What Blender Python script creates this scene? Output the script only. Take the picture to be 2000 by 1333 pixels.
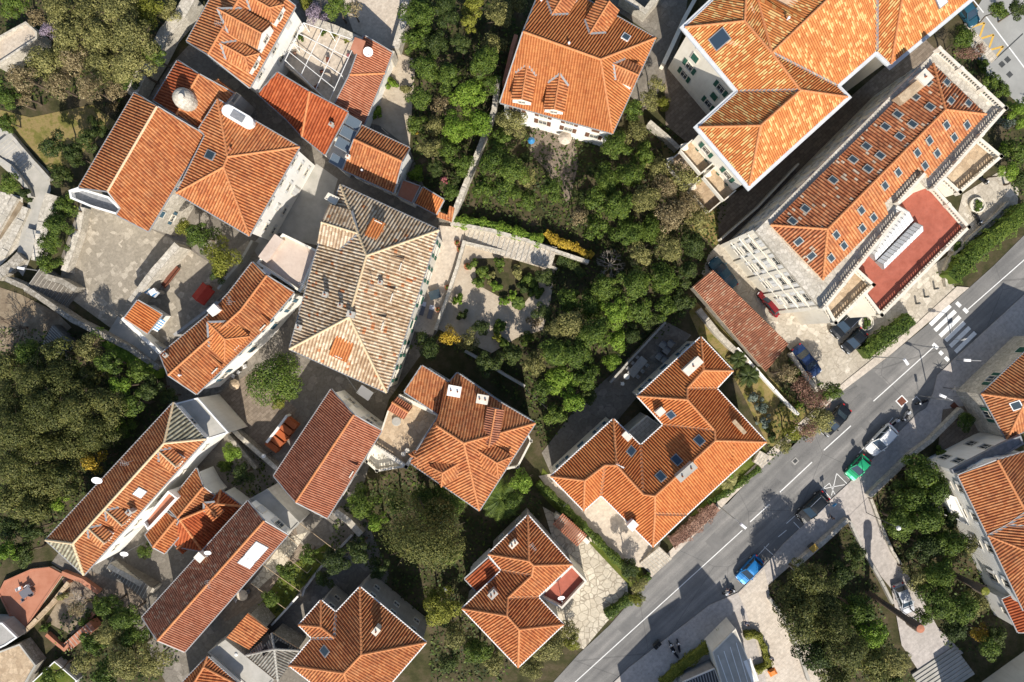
import bpy, bmesh, math, random
from mathutils import Vector, Matrix, Euler
random.seed(11)
for o in list(bpy.data.objects): bpy.data.objects.remove(o)
SC = bpy.context.scene; COL = SC.collection
# ---------------------------------------------------------------- camera
H = 100.0; S = 0.07; CX, CY = 1000.0, 666.5
cd = bpy.data.cameras.new('camera'); cam = bpy.data.objects.new('camera', cd); COL.objects.link(cam)
cam.location = (0, 0, H); cam.rotation_euler = (0, 0, 0)
cd.sensor_width = 36; cd.lens = 36*H/(2000*S); cd.clip_end = 2000; cd.clip_start = 1
SC.camera = cam
# ---------------------------------------------------------------- world, sun, exposure
SUN_EL = math.radians(41); SAZ = Vector((0.18, -0.98)).normalized()   # horizontal direction towards the sun
w = bpy.data.worlds.new('World'); SC.world = w; w.use_nodes = True
nt = w.node_tree; bg = nt.nodes['Background']
sky = nt.nodes.new('ShaderNodeTexSky'); sky.sky_type = 'NISHITA'; sky.sun_disc = False
sky.sun_elevation = SUN_EL; sky.sun_rotation = math.atan2(SAZ.x, SAZ.y)
nt.links.new(sky.outputs[0], bg.inputs[0]); bg.inputs[1].default_value = 0.10
sl = bpy.data.lights.new('sun', 'SUN'); sl.energy = 4.7; sl.angle = math.radians(0.5); sl.color = (1, 0.93, 0.83)
so = bpy.data.objects.new('sun', sl); COL.objects.link(so)
sd = Vector((SAZ.x*math.cos(SUN_EL), SAZ.y*math.cos(SUN_EL), math.sin(SUN_EL)))
so.rotation_euler = sd.to_track_quat('Z', 'Y').to_euler(); so.location = sd*150
SC.view_settings.view_transform = 'Standard'; SC.view_settings.look = 'None'
SC.view_settings.exposure = 0.42; SC.view_settings.gamma = 1
# ---------------------------------------------------------------- helpers
def W(px, py, z=0.0):
    k = S*(H-z)/H
    return Vector(((px-CX)*k, (CY-py)*k, z))
def PX(p):
    k = S*(H-p.z)/H
    return (CX+p.x/k, CY-p.y/k)
NM = {}
def mat(name, base=(.5,.5,.5), rough=.85, metal=0.0, spec=0.3):
    m = bpy.data.materials.new(name); m.use_nodes = True
    b = m.node_tree.nodes['Principled BSDF']
    b.inputs['Base Color'].default_value = (*base, 1); b.inputs['Roughness'].default_value = rough
    b.inputs['Metallic'].default_value = metal; b.inputs['Specular IOR Level'].default_value = spec
    NM[name] = m; return m
class G:
    """tiny node-graph builder"""
    def __init__(s, m): s.t = m.node_tree; s.b = s.t.nodes['Principled BSDF']
    def n(s, ty, **kw):
        x = s.t.nodes.new(ty)
        for k, v in kw.items(): setattr(x, k, v)
        return x
    def l(s, a, b): s.t.links.new(a, b)
    def coord(s, which='Object', scale=None, rot=0):
        c = s.n('ShaderNodeTexCoord')
        mp = s.n('ShaderNodeMapping'); s.l(c.outputs[which], mp.inputs[0])
        mp.inputs['Rotation'].default_value = (0, 0, rot)
        return mp.outputs[0]
    def noise(s, vec, scale, detail=4, rough=.6, out='Fac'):
        x = s.n('ShaderNodeTexNoise'); x.inputs['Scale'].default_value = scale
        x.inputs['Detail'].default_value = detail; x.inputs['Roughness'].default_value = rough
        s.l(vec, x.inputs['Vector']); return x.outputs[out]
    def ramp(s, fac, stops, interp='LINEAR'):
        r = s.n('ShaderNodeValToRGB'); e = r.color_ramp.elements; r.color_ramp.interpolation = interp
        while len(e) > 1: e.remove(e[-1])
        e[0].position = stops[0][0]; e[0].color = (*stops[0][1], 1)
        for p, c in stops[1:]:
            k = e.new(p); k.color = (*c, 1)
        s.l(fac, r.inputs[0]); return r.outputs[0]
    def mix(s, fac, a, b, mode='MIX'):
        x = s.n('ShaderNodeMix'); x.data_type = 'RGBA'; x.blend_type = mode
        for i, v in ((0, fac), (6, a), (7, b)):
            if hasattr(v, 'links') or hasattr(v, 'is_linked'): s.l(v, x.inputs[i])
            elif i == 0: x.inputs[0].default_value = v
            else: x.inputs[i].default_value = (*v, 1)
        return x.outputs[2]
    def m(s, op, a, b=None, c=None):
        x = s.n('ShaderNodeMath', operation=op)
        for i, v in enumerate((a, b, c)):
            if v is None: continue
            if isinstance(v, (int, float)): x.inputs[i].default_value = v
            else: s.l(v, x.inputs[i])
        return x.outputs[0]
    def bump(s, h, strength=.5, dist=.05):
        x = s.n('ShaderNodeBump'); x.inputs['Strength'].default_value = strength
        x.inputs['Distance'].default_value = dist; s.l(h, x.inputs['Height'])
        s.l(x.outputs[0], s.b.inputs['Normal'])
def tile_mat(name, stops, tw, tl=.42, stain=None, stain_amt=.5, patch=None, patch_at=.62, blockw=1, blockl=1, var=.25):
    """clay tiles: uv in metres, one random tone per tile"""
    m = mat(name, rough=.9, spec=.15); g = G(m)
    uv = g.n('ShaderNodeUVMap').outputs[0]; sp = g.n('ShaderNodeSeparateXYZ'); g.l(uv, sp.inputs[0])
    def cell(bw, bl, seed):
        cu = g.m('FLOOR', g.m('DIVIDE', sp.outputs[0], tw*bw)); cv = g.m('FLOOR', g.m('DIVIDE', g.m('ADD', sp.outputs[1], seed), tl*bl))
        cb = g.n('ShaderNodeCombineXYZ'); g.l(cu, cb.inputs[0]); g.l(cv, cb.inputs[1]); cb.inputs[2].default_value = seed
        wn = g.n('ShaderNodeTexWhiteNoise', noise_dimensions='3D'); g.l(cb.outputs[0], wn.inputs[0]); return wn.outputs[0]
    c = cell(1, 1, 0.0)
    ob = g.coord()
    big = g.noise(ob, .35, 3)
    f = g.m('ADD', g.m('MULTIPLY', c, .5), g.m('MULTIPLY', big, .62))
    col = g.ramp(g.m('SUBTRACT', f, .1), stops)
    if patch:
        c2 = cell(blockw, blockl, 3.7)
        on = g.m('GREATER_THAN', c2, patch_at)
        col = g.mix(g.m('MULTIPLY', on, .85), col, patch)
    if stain:
        st = g.ramp(g.noise(ob, 1.1, 6, .7), [(.45, (0,0,0)), (.68, (1,1,1))])
        col = g.mix(g.m('MULTIPLY', st, stain_amt), col, stain)
        s2 = g.ramp(g.noise(ob, .28, 4, .6), [(.42, (0,0,0)), (.7, (1,1,1))])
        col = g.mix(g.m('MULTIPLY', s2, stain_amt*.6), col, stain)
    # rain streaks running down the slope, soot, and a tone of its own for every roof
    cs = g.n('ShaderNodeCombineXYZ'); g.l(g.m('MULTIPLY', sp.outputs[0], 1.3), cs.inputs[0]); g.l(g.m('MULTIPLY', sp.outputs[1], .16), cs.inputs[1])
    sr = g.ramp(g.noise(cs.outputs[0], 1.0, 5, .7), [(.48, (0,0,0)), (.72, (1,1,1))])
    col = g.mix(g.m('MULTIPLY', sr, .42), col, g.mix(1.0, col, (.50,.42,.38), 'MULTIPLY'))
    oi = g.n('ShaderNodeObjectInfo'); tone = g.ramp(oi.outputs['Random'], [(0, (.84,.88,.92)), (.35, (1.0,.96,.92)), (.7, (.92,.98,1.04)), (1, (1.04,1.06,1.08))])
    col = g.mix(1.0, col, tone, 'MULTIPLY')
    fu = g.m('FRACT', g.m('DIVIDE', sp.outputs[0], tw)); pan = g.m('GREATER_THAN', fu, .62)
    col = g.mix(g.m('MULTIPLY', pan, .72), col, g.mix(1.0, col, (.42,.30,.26), 'MULTIPLY'))  # pan channels darkened in the colour: stains plus painted shade between the covers
    fine = g.ramp(g.noise(ob, 9, 3), [(.3, (1-var,)*3), (.7, (1+var*.4,)*3)])
    col = g.mix(1.0, col, fine, 'MULTIPLY')
    g.l(col, g.b.inputs['Base Color'])
    fr = g.m('FRACT', g.m('DIVIDE', sp.outputs[1], tl))
    g.bump(fr, .6, .05)
    return m
O1 = [(0,(.33,.095,.04)),(.3,(.50,.18,.07)),(.6,(.62,.265,.105)),(.85,(.68,.33,.15)),(1,(.75,.43,.22))]
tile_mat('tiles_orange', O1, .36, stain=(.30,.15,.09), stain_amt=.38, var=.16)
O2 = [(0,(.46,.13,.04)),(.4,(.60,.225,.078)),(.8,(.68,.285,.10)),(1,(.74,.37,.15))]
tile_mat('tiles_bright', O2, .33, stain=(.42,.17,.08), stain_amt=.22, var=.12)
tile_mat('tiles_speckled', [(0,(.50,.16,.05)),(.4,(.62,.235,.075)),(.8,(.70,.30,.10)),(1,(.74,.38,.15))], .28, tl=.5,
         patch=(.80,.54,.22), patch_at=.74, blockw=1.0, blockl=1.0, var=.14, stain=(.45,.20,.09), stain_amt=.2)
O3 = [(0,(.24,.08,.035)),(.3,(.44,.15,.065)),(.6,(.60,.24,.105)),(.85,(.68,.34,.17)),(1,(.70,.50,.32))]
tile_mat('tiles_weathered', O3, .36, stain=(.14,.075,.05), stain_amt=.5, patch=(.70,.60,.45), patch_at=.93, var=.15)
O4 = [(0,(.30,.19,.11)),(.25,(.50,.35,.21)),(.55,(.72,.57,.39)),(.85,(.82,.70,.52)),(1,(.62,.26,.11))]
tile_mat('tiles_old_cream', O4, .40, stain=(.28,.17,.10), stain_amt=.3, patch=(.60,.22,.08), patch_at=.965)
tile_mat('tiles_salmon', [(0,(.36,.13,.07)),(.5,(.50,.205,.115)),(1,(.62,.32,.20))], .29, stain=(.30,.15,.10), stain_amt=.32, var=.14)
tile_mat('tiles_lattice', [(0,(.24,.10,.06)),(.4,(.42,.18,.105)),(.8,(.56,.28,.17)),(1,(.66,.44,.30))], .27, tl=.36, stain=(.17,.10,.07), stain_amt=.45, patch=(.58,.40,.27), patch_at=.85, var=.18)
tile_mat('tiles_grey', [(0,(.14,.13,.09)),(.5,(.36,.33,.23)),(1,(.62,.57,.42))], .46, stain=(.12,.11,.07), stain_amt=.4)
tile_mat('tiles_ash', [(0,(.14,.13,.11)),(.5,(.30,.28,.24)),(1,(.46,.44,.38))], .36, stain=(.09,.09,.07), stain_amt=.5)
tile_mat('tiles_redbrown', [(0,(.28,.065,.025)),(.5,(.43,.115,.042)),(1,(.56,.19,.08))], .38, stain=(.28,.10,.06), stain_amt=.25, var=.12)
TW = {'tiles_lattice':.27,'tiles_orange':.36,'tiles_bright':.33,'tiles_speckled':.28,'tiles_weathered':.36,'tiles_old_cream':.40,'tiles_salmon':.29,'tiles_grey':.46,'tiles_ash':.36,'tiles_redbrown':.38}
def plaster(name, a, b, scale=.6, rough=.9, streak=None):
    m = mat(name, rough=rough, spec=.2); g = G(m); ob = g.coord()
    col = g.ramp(g.noise(ob, scale, 6, .65), [(.3, a), (.7, b)])
    if streak:
        mp = g.n('ShaderNodeMapping'); g.l(ob, mp.inputs[0]); mp.inputs['Scale'].default_value = (3, 3, .25)
        st = g.ramp(g.noise(mp.outputs[0], 1.0, 5, .7), [(.5, (0,0,0)), (.75, (1,1,1))])
        col = g.mix(g.m('MULTIPLY', st, .5), col, streak)
    g.l(col, g.b.inputs['Base Color']); g.bump(g.noise(ob, 6, 5), .25, .02); return m
plaster('plaster_white', (.78,.76,.70), (.86,.85,.81), .5, streak=(.66,.63,.56))
plaster('plaster_cream', (.72,.67,.56), (.83,.79,.69), .5, streak=(.60,.55,.44))
plaster('plaster_grey', (.30,.29,.27), (.44,.42,.39), .7, streak=(.22,.21,.19))
plaster('plaster_pink', (.50,.40,.33), (.62,.52,.44), .6, streak=(.40,.32,.26))
plaster('stone_trim', (.58,.53,.44), (.74,.70,.61), 1.4)
plaster('concrete', (.32,.31,.27), (.48,.455,.41), .5)
plaster('terracotta_floor', (.36,.14,.08), (.48,.22,.14), .5)
plaster('red_floor', (.30,.085,.055), (.44,.14,.095), .8, streak=(.24,.09,.065))
plaster('white_paint', (.74,.74,.72), (.84,.84,.82), 1.5, rough=.6)
plaster('trim_blue_grey', (.50,.53,.55), (.62,.64,.65), 1)
plaster('dark_metal', (.05,.055,.055), (.09,.09,.09), 2, rough=.5)
plaster('mortar', (.60,.40,.25), (.74,.52,.34), 2.5)
plaster('ridge_orange', (.44,.16,.06), (.68,.31,.14), 3.5)
plaster('ridge_cream', (.55,.42,.25), (.70,.56,.37), 2.5)
plaster('ridge_brown', (.26,.13,.08), (.38,.19,.11), 2.5)
plaster('lead', (.16,.17,.18), (.30,.30,.31), 2, rough=.6)
plaster('wood_brown', (.12,.045,.03), (.20,.08,.05), 3)
plaster('red_sheet', (.40,.035,.02), (.50,.06,.035), 1.5, rough=.6)
def stones(name, a, b, mortar, cell=1.6, rot=0.0, kind='voronoi', stain=(.25,.22,.18), gap=.035):
    m = mat(name, rough=.92, spec=.2); g = G(m); ob = g.coord(rot=rot)
    if kind in ('voronoi', 'slabs'):
        v = g.n('ShaderNodeTexVoronoi'); v.distance = 'CHEBYCHEV' if kind == 'slabs' else 'EUCLIDEAN'; v.inputs['Scale'].default_value = cell; g.l(ob, v.inputs['Vector'])
        v2 = g.n('ShaderNodeTexVoronoi', feature='DISTANCE_TO_EDGE'); v2.inputs['Scale'].default_value = cell; g.l(ob, v2.inputs['Vector'])
        sp = g.n('ShaderNodeSeparateColor'); g.l(v.outputs['Color'], sp.inputs[0])
        col = g.ramp(sp.outputs[0], [(0, a), (.72, tuple(.8*p+.2*q for p, q in zip(a, b))), (1, b)] if kind == 'slabs' else [(0, a), (1, b)])
        edge = g.m('LESS_THAN', v2.outputs['Distance'], gap)
        col = g.mix(g.m('MULTIPLY', edge, .7), col, mortar)
    else:
        bt = g.n('ShaderNodeTexBrick'); g.l(ob, bt.inputs['Vector']); bt.inputs['Scale'].default_value = 1
        bt.inputs['Brick Width'].default_value = cell; bt.inputs['Row Height'].default_value = cell*.55
        bt.inputs['Mortar Size'].default_value = gap; bt.inputs['Color1'].default_value = (*a, 1); bt.inputs['Color2'].default_value = (*b, 1)
        bt.inputs['Mortar'].default_value = (*mortar, 1); col = bt.outputs['Color']
    st = g.ramp(g.noise(ob, .22, 7, .68), [(.42, (0,0,0)), (.72, (1,1,1))])
    col = g.mix(g.m('MULTIPLY', st, .55), col, stain)
    col = g.mix(1.0, col, g.ramp(g.noise(ob, 2.6, 5), [(.3, (.75,)*3), (.7, (1.08,)*3)]), 'MULTIPLY')
    g.l(col, g.b.inputs['Base Color']); g.bump(g.noise(ob, 5, 5), .35, .03); return m
R37 = math.radians(-42)
stones('paving_plaza', (.30,.265,.21), (.54,.48,.39), (.20,.17,.13), 1.5, R37, 'slabs', (.27,.24,.19), .012)
stones('paving_light', (.52,.46,.37), (.66,.60,.50), (.36,.31,.25), .85, R37, 'brick', (.42,.36,.28), .035)
stones('paving_hotel', (.46,.41,.33), (.68,.62,.52), (.28,.24,.19), 1.2, R37, 'slabs', (.36,.31,.24), .02)
stones('paving_drive', (.52,.46,.36), (.68,.62,.50), (.24,.20,.15), 1.1, 0, 'voronoi', (.46,.40,.30), .05)
stones('pavement_grey', (.46,.42,.385), (.52,.475,.435), (.40,.36,.33), 1.0, R37, 'brick', (.42,.38,.34), .012)
stones('pavement_warm', (.56,.49,.41), (.64,.57,.485), (.46,.40,.33), .9, R37, 'brick', (.52,.455,.375), .015)
stones('rubble_wall', (.30,.27,.22), (.52,.48,.41), (.18,.16,.13), 2.6, 0, 'voronoi', (.20,.18,.15), .05)
stones('pale_stone', (.50,.46,.38), (.68,.63,.54), (.34,.30,.25), 2.2, 0, 'voronoi', (.34,.31,.25), .04)
stones('terrace_tan', (.42,.31,.20), (.60,.47,.32), (.34,.25,.17), 1.5, 0, 'voronoi', (.42,.30,.19), .03)
stones('sand_floor', (.54,.46,.37), (.62,.54,.44), (.50,.43,.34), .6, R37, 'brick', (.50,.42,.33), .01)
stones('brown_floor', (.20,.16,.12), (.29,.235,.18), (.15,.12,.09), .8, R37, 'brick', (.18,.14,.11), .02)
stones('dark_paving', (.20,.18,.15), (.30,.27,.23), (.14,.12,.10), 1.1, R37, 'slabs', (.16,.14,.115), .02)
def soil(name, cs, scale=.35):
    m = mat(name, rough=1, spec=.1); g = G(m); ob = g.coord()
    col = g.ramp(g.noise(ob, scale, 9, .7), cs); g.l(col, g.b.inputs['Base Color']); g.bump(g.noise(ob, 3, 6), .8, .08); return m
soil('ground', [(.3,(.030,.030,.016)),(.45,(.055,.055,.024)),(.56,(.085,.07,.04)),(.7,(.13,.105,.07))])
soil('gravel_beige', [(.3,(.36,.30,.23)),(.5,(.46,.39,.30)),(.7,(.54,.47,.37))], .8)
soil('dry_soil', [(.3,(.14,.10,.07)),(.5,(.24,.19,.13)),(.7,(.36,.30,.22))], .5)
soil('grass_dry', [(.3,(.09,.095,.025)),(.45,(.17,.155,.045)),(.53,(.27,.20,.09)),(.62,(.20,.18,.055)),(.75,(.40,.30,.18))], .55)
soil('grass_green', [(.3,(.06,.075,.015)),(.5,(.10,.125,.022)),(.7,(.17,.16,.05))], .5)
def asphalt():
    m = mat('asphalt', rough=.85, spec=.3); g = G(m); ob = g.coord(rot=math.radians(-43))
    mp = g.n('ShaderNodeMapping'); g.l(ob, mp.inputs[0]); mp.inputs['Scale'].default_value = (.03, .8, 1)
    n1 = g.noise(mp.outputs[0], 1, 4, .6); n2 = g.noise(ob, .25, 6, .65)
    col = g.ramp(g.m('ADD', g.m('MULTIPLY', n1, .6), g.m('MULTIPLY', n2, .4)), [(.35,(.125,.123,.12)),(.5,(.19,.185,.176)),(.66,(.29,.278,.26))])
    col = g.mix(1.0, col, g.ramp(g.noise(ob, 9, 3), [(.3, (.85,)*3), (.7, (1.1,)*3)]), 'MULTIPLY')
    v = g.n('ShaderNodeTexVoronoi', feature='DISTANCE_TO_EDGE'); v.inputs['Scale'].default_value = .09; g.l(ob, v.inputs['Vector'])
    col = g.mix(g.m('MULTIPLY', g.m('LESS_THAN', v.outputs['Distance'], .004), .35), col, (.06,.06,.06))
    sp = g.ramp(g.noise(ob, .9, 5, .7), [(.62, (0,0,0)), (.70, (1,1,1))]); col = g.mix(g.m('MULTIPLY', sp, .35), col, (.10,.098,.095))
    g.l(col, g.b.inputs['Base Color'])
asphalt()
plaster('asphalt_patch', (.15,.147,.142), (.20,.195,.186), .8)
plaster('asphalt_light', (.27,.27,.255), (.36,.36,.34), .3)
plaster('road_paint', (.66,.66,.64), (.84,.84,.82), 2.2)
plaster('yellow_paint', (.55,.33,.06), (.68,.45,.12), 2)
mat('glass_dark', (.03,.045,.055), .12, spec=.6); mat('glass_blue', (.03,.05,.075), .12, spec=.6)
mat('skylight_glass', (.045,.065,.08), .12, spec=.6); mat('solar_glass', (.10,.13,.16), .25, spec=.6)
mat('shutter_green', (.03,.11,.075), .6); mat('shutter_blue', (.06,.12,.16), .6); mat('shutter_brown', (.16,.08,.05), .6); mat('shutter_white', (.6,.6,.58), .6)
mat('steel', (.33,.33,.33), .65, .2); mat('rubber', (.02,.02,.02), .9); mat('chrome', (.7,.7,.7), .25, .9)
mat('white_plastic', (.8,.8,.8), .45); mat('blue_plastic', (.05,.22,.45), .5); mat('orange_plastic', (.75,.22,.04), .5)
mat('polycarbonate', (.78,.80,.82), .3); mat('lamp_glass', (.75,.74,.70), .3); mat('headlight', (.75,.78,.8), .15, spec=.8); mat('tail_light', (.45,.02,.02), .3)
mat('skin', (.55,.32,.22), .6); mat('cloth_black', (.012,.012,.016), .9); mat('cloth_blue', (.03,.05,.12), .9); mat('cloth_white', (.6,.62,.7), .9); mat('hair', (.02,.013,.01), .8)
mat('cloth_grey', (.15,.15,.17), .9); mat('bark', (.12,.09,.065), .95); mat('bark_pale', (.30,.26,.22), .95); mat('pot_clay', (.42,.17,.09), .9)
def paint(name, c, metal=.35):
    m = mat(name, c, .35, metal, .4); m.node_tree.nodes['Principled BSDF'].inputs['Coat Weight'].default_value = .3; return m
def leafmat(name, a, b, c):
    m = mat(name, rough=.62, spec=.25); g = G(m)
    geo = g.n('ShaderNodeNewGeometry'); oi = g.n('ShaderNodeObjectInfo')
    ob = g.coord()
    n = g.noise(ob, .55, 3)
    f = g.m('ADD', g.m('ADD', g.m('MULTIPLY', geo.outputs['Random Per Island'], .55), g.m('MULTIPLY', n, .55)), g.m('MULTIPLY', g.m('SUBTRACT', oi.outputs['Random'], .5), .18))
    col = g.ramp(f, [(.15, a), (.5, b), (.9, c)])
    g.l(col, g.b.inputs['Base Color'])
    tr = g.n('ShaderNodeBsdfTranslucent'); g.l(col, tr.inputs[0]); mx = g.n('ShaderNodeMixShader'); mx.inputs[0].default_value = .15
    out = g.t.nodes['Material Output']; g.l(g.b.outputs[0], mx.inputs[1]); g.l(tr.outputs[0], mx.inputs[2]); g.l(mx.outputs[0], out.inputs[0])
    return m
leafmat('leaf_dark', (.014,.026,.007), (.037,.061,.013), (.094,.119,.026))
leafmat('leaf_mid', (.021,.040,.007), (.064,.107,.014), (.158,.210,.033))
leafmat('leaf_wood', (.028,.038,.009), (.084,.098,.024), (.199,.191,.053))
leafmat('leaf_bright', (.045,.090,.008), (.119,.205,.018), (.262,.361,.049))
leafmat('leaf_olive', (.054,.057,.019), (.154,.154,.046), (.369,.339,.122))
leafmat('leaf_dry', (.079,.058,.030), (.203,.155,.074), (.426,.352,.192))
leafmat('leaf_yellow', (.074,.082,.008), (.172,.184,.023), (.328,.328,.057))
leafmat('leaf_rust', (.089,.044,.030), (.216,.113,.079), (.394,.256,.187))
leafmat('leaf_amber', (.14,.085,.008), (.36,.24,.02), (.64,.46,.06))
leafmat('leaf_blue', (.057,.082,.066), (.139,.180,.148), (.262,.312,.262))
leafmat('leaf_grass', (.06,.075,.015), (.13,.14,.03), (.24,.22,.07))
leafmat('leaf_lilac', (.12,.09,.11), (.28,.22,.28), (.48,.40,.48))
leafmat('leaf_pink', (.2,.05,.06), (.4,.12,.13), (.6,.3,.3))

class MB:
    def __init__(s): s.v = []; s.f = []; s.mi = []; s.uv = []
    def face(s, pts, mi=0, uv=None):
        b = len(s.v); s.v.extend([tuple(p) for p in pts]); s.f.append(tuple(range(b, b+len(pts)))); s.mi.append(mi)
        s.uv.extend(uv if uv else [(0, 0)]*len(pts))
    def box(s, c, sx, sy, sz, ang=0, mi=0, taper=1.0, M=None):
        """c = centre of the base"""
        ca, sa = math.cos(ang), math.sin(ang); P = []
        for z, k in ((0, 1), (sz, taper)):
            for x, y in ((-1,-1),(1,-1),(1,1),(-1,1)):
                X, Y = x*sx/2*k, y*sy/2*k
                p = Vector((X*ca-Y*sa, X*sa+Y*ca, z))
                P.append((M @ p if M else p)+Vector(c))
        for q in ((3,2,1,0),(4,5,6,7),(0,1,5,4),(1,2,6,5),(2,3,7,6),(3,0,4,7)): s.face([P[i] for i in q], mi)
    def bar(s, a, b, w, h=None, mi=0, up=Vector((0,0,1))):
        a, b = Vector(a), Vector(b); h = h or w; d = b-a
        if d.length < 1e-5: return
        d.normalize()
        if abs(d.dot(up)) > .98: up = Vector((1, 0, 0))
        x = d.cross(up).normalized()*(w/2); y = x.normalized().cross(d)*(h/2)
        P = [a-x-y, a+x-y, a+x+y, a-x+y, b-x-y, b+x-y, b+x+y, b-x+y]
        for q in ((0,1,2,3),(7,6,5,4),(0,4,5,1),(1,5,6,2),(2,6,7,3),(3,7,4,0)): s.face([P[i] for i in q], mi)
    def tube(s, a, b, r0, r1=None, n=8, mi=0, cap=True):
        a, b = Vector(a), Vector(b); r1 = r0 if r1 is None else r1; d = (b-a).normalized()
        up = Vector((0,0,1)) if abs(d.z) < .9 else Vector((1,0,0))
        x = d.cross(up).normalized(); y = d.cross(x)
        A = [a+(x*math.cos(t)+y*math.sin(t))*r0 for t in [2*math.pi*i/n for i in range(n)]]
        B = [b+(x*math.cos(t)+y*math.sin(t))*r1 for t in [2*math.pi*i/n for i in range(n)]]
        for i in range(n):
            j = (i+1) % n; s.face([A[j], A[i], B[i], B[j]], mi)
        if cap: s.face(A, mi); s.face(B[::-1], mi)
    def lathe(s, c, prof, n=16, mi=0):
        c = Vector(c)
        for (r0, z0), (r1, z1) in zip(prof, prof[1:]):
            for i in range(n):
                t0, t1 = 2*math.pi*i/n, 2*math.pi*(i+1)/n
                q = [c+Vector((r0*math.cos(t0), r0*math.sin(t0), z0)), c+Vector((r0*math.cos(t1), r0*math.sin(t1), z0)),
                     c+Vector((r1*math.cos(t1), r1*math.sin(t1), z1)), c+Vector((r1*math.cos(t0), r1*math.sin(t0), z1))]
                if r0 < 1e-4: q = q[1:]
                elif r1 < 1e-4: q = q[:3]
                s.face(q, mi)
    def prism(s, pts, z0, z1, mi=0, side=None):
        """pts = list of (x,y) CCW or not"""
        a = sum(pts[i][0]*pts[(i+1) % len(pts)][1]-pts[(i+1) % len(pts)][0]*pts[i][1] for i in range(len(pts)))
        if a < 0: pts = pts[::-1]
        s.face([(p[0], p[1], z1) for p in pts], mi); s.face([(p[0], p[1], z0) for p in pts][::-1], mi)
        for i in range(len(pts)):
            p, q = pts[i], pts[(i+1) % len(pts)]
            s.face([(p[0],p[1],z0),(q[0],q[1],z0),(q[0],q[1],z1),(p[0],p[1],z1)], mi if side is None else side)
    def mesh(s, name, mats, org=Vector((0,0,0)), smooth=False):
        me = bpy.data.meshes.new(name); o = Vector(org)
        me.from_pydata([(v[0]-o.x, v[1]-o.y, v[2]-o.z) for v in s.v], [], s.f)
        if isinstance(mats, str): mats = [mats]
        for m in mats: me.materials.append(NM[m] if isinstance(m, str) else m)
        me.polygons.foreach_set('material_index', s.mi)
        if any(u != (0, 0) for u in s.uv):
            ul = me.uv_layers.new(name='UVMap'); ul.data.foreach_set('uv', [c for u in s.uv for c in u])
        if smooth: me.polygons.foreach_set('use_smooth', [True]*len(s.f))
        me.update(); return me
    def build(s, name, mats, parent=None, org=None, smooth=False, weld=False):
        if org is None: org = root_of(parent).location if parent else Vector((0,0,0))
        me = s.mesh(name, mats, org, smooth)
        if weld:
            bm = bmesh.new(); bm.from_mesh(me); bmesh.ops.remove_doubles(bm, verts=bm.verts, dist=1e-4); bmesh.ops.recalc_face_normals(bm, faces=bm.faces); bm.to_mesh(me); bm.free()
        ob = bpy.data.objects.new(name, me); COL.objects.link(ob)
        if parent: ob.parent = parent
        else: ob.location = org
        return ob
def root_of(o):
    while o.parent: o = o.parent
    return o
LABELS = {}
def tag(o, label, cat, group=None, kind=None):
    o['label'] = label; o['category'] = cat
    if group: o['group'] = group
    if kind: o['kind'] = kind
    LABELS.setdefault(label, []).append((o.name, group)); return o
def thing(name, label, cat, loc=(0,0,0), rz=0, group=None):
    o = bpy.data.objects.new(name, None); COL.objects.link(o); o.location = loc; o.rotation_euler = (0, 0, rz)
    o.empty_display_size = .2
    return tag(o, label, cat, group)
def struct(name, mb, mats, kind='structure', label=None):
    o = mb.build(name, mats); o['kind'] = kind
    if label: o['label'] = label
    return o
def copy_tree(o, parent=None):
    c = o.copy(); COL.objects.link(c); c.parent = parent
    for ch in o.children: copy_tree(ch, c)
    return c
def inst(me, name, parent, loc=(0,0,0), rot=(0,0,0), scale=(1,1,1)):
    o = bpy.data.objects.new(name, me); COL.objects.link(o); o.parent = parent
    o.location = loc; o.rotation_euler = rot; o.scale = scale; return o
# ---------------------------------------------------------------- windows (shared meshes)
def window_meshes():
    d = {}
    for nm, (ww, hh) in {'tall': (1.0, 1.6), 'small': (.8, .9), 'door': (1.1, 2.2), 'wide': (1.5, 1.7)}.items():
        f = MB()   # local: x along wall, y outwards, z up, origin = centre
        t = .1
        for x in (-ww/2-t/2, ww/2+t/2): f.box((x, .03, -hh/2-t), t, .14, hh+2*t)
        f.box((0, .03, hh/2), ww, .14, t); f.box((0, .06, -hh/2-t), ww, .2, t)
        f.box((0, .02, -hh/2), .05, .07, hh); f.box((0, .02, hh*.15), ww, .07, .045)
        p = MB(); p.face([(-ww/2, .015, -hh/2), (ww/2, .015, -hh/2), (ww/2, .015, hh/2), (-ww/2, .015, hh/2)][::-1])
        s = MB()
        s.box((0, .075, -hh/2), ww/2, .05, hh)
        for k in range(6): s.box((0, .11, -hh/2+.1+k*(hh-.2)/6), ww/2-.12, .03, (hh-.2)/9)
        d[nm] = (ww, hh, f.mesh('window', 'stone_trim'), p.mesh('pane', 'glass_dark'), {})
        d[nm][4]['mb'] = s
    return d
WM = window_meshes()
def shutter_mesh(kind, m):
    d = WM[kind][4]
    if m not in d: d[m] = d['mb'].mesh('shutter', m)
    return d[m]
def put_window(root, p, out, kind='tall', shutter=None, name='window', openness=1):
    ww, hh, f, pn, _ = WM[kind]; rz = math.atan2(-out[0], out[1])
    o = inst(f, name, root, Vector(p)-root_of(root).location if root.parent is None else Vector(p), (0, 0, rz))
    inst(pn, 'pane', o)
    if shutter:
        me = shutter_mesh(kind, shutter)
        for sgn in (-1, 1):
            if openness: inst(me, 'shutter', o, (sgn*(ww*.75+.12), 0, 0))
            else: inst(me, 'shutter', o, (sgn*ww*.25, .02, 0))
    return o
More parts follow.
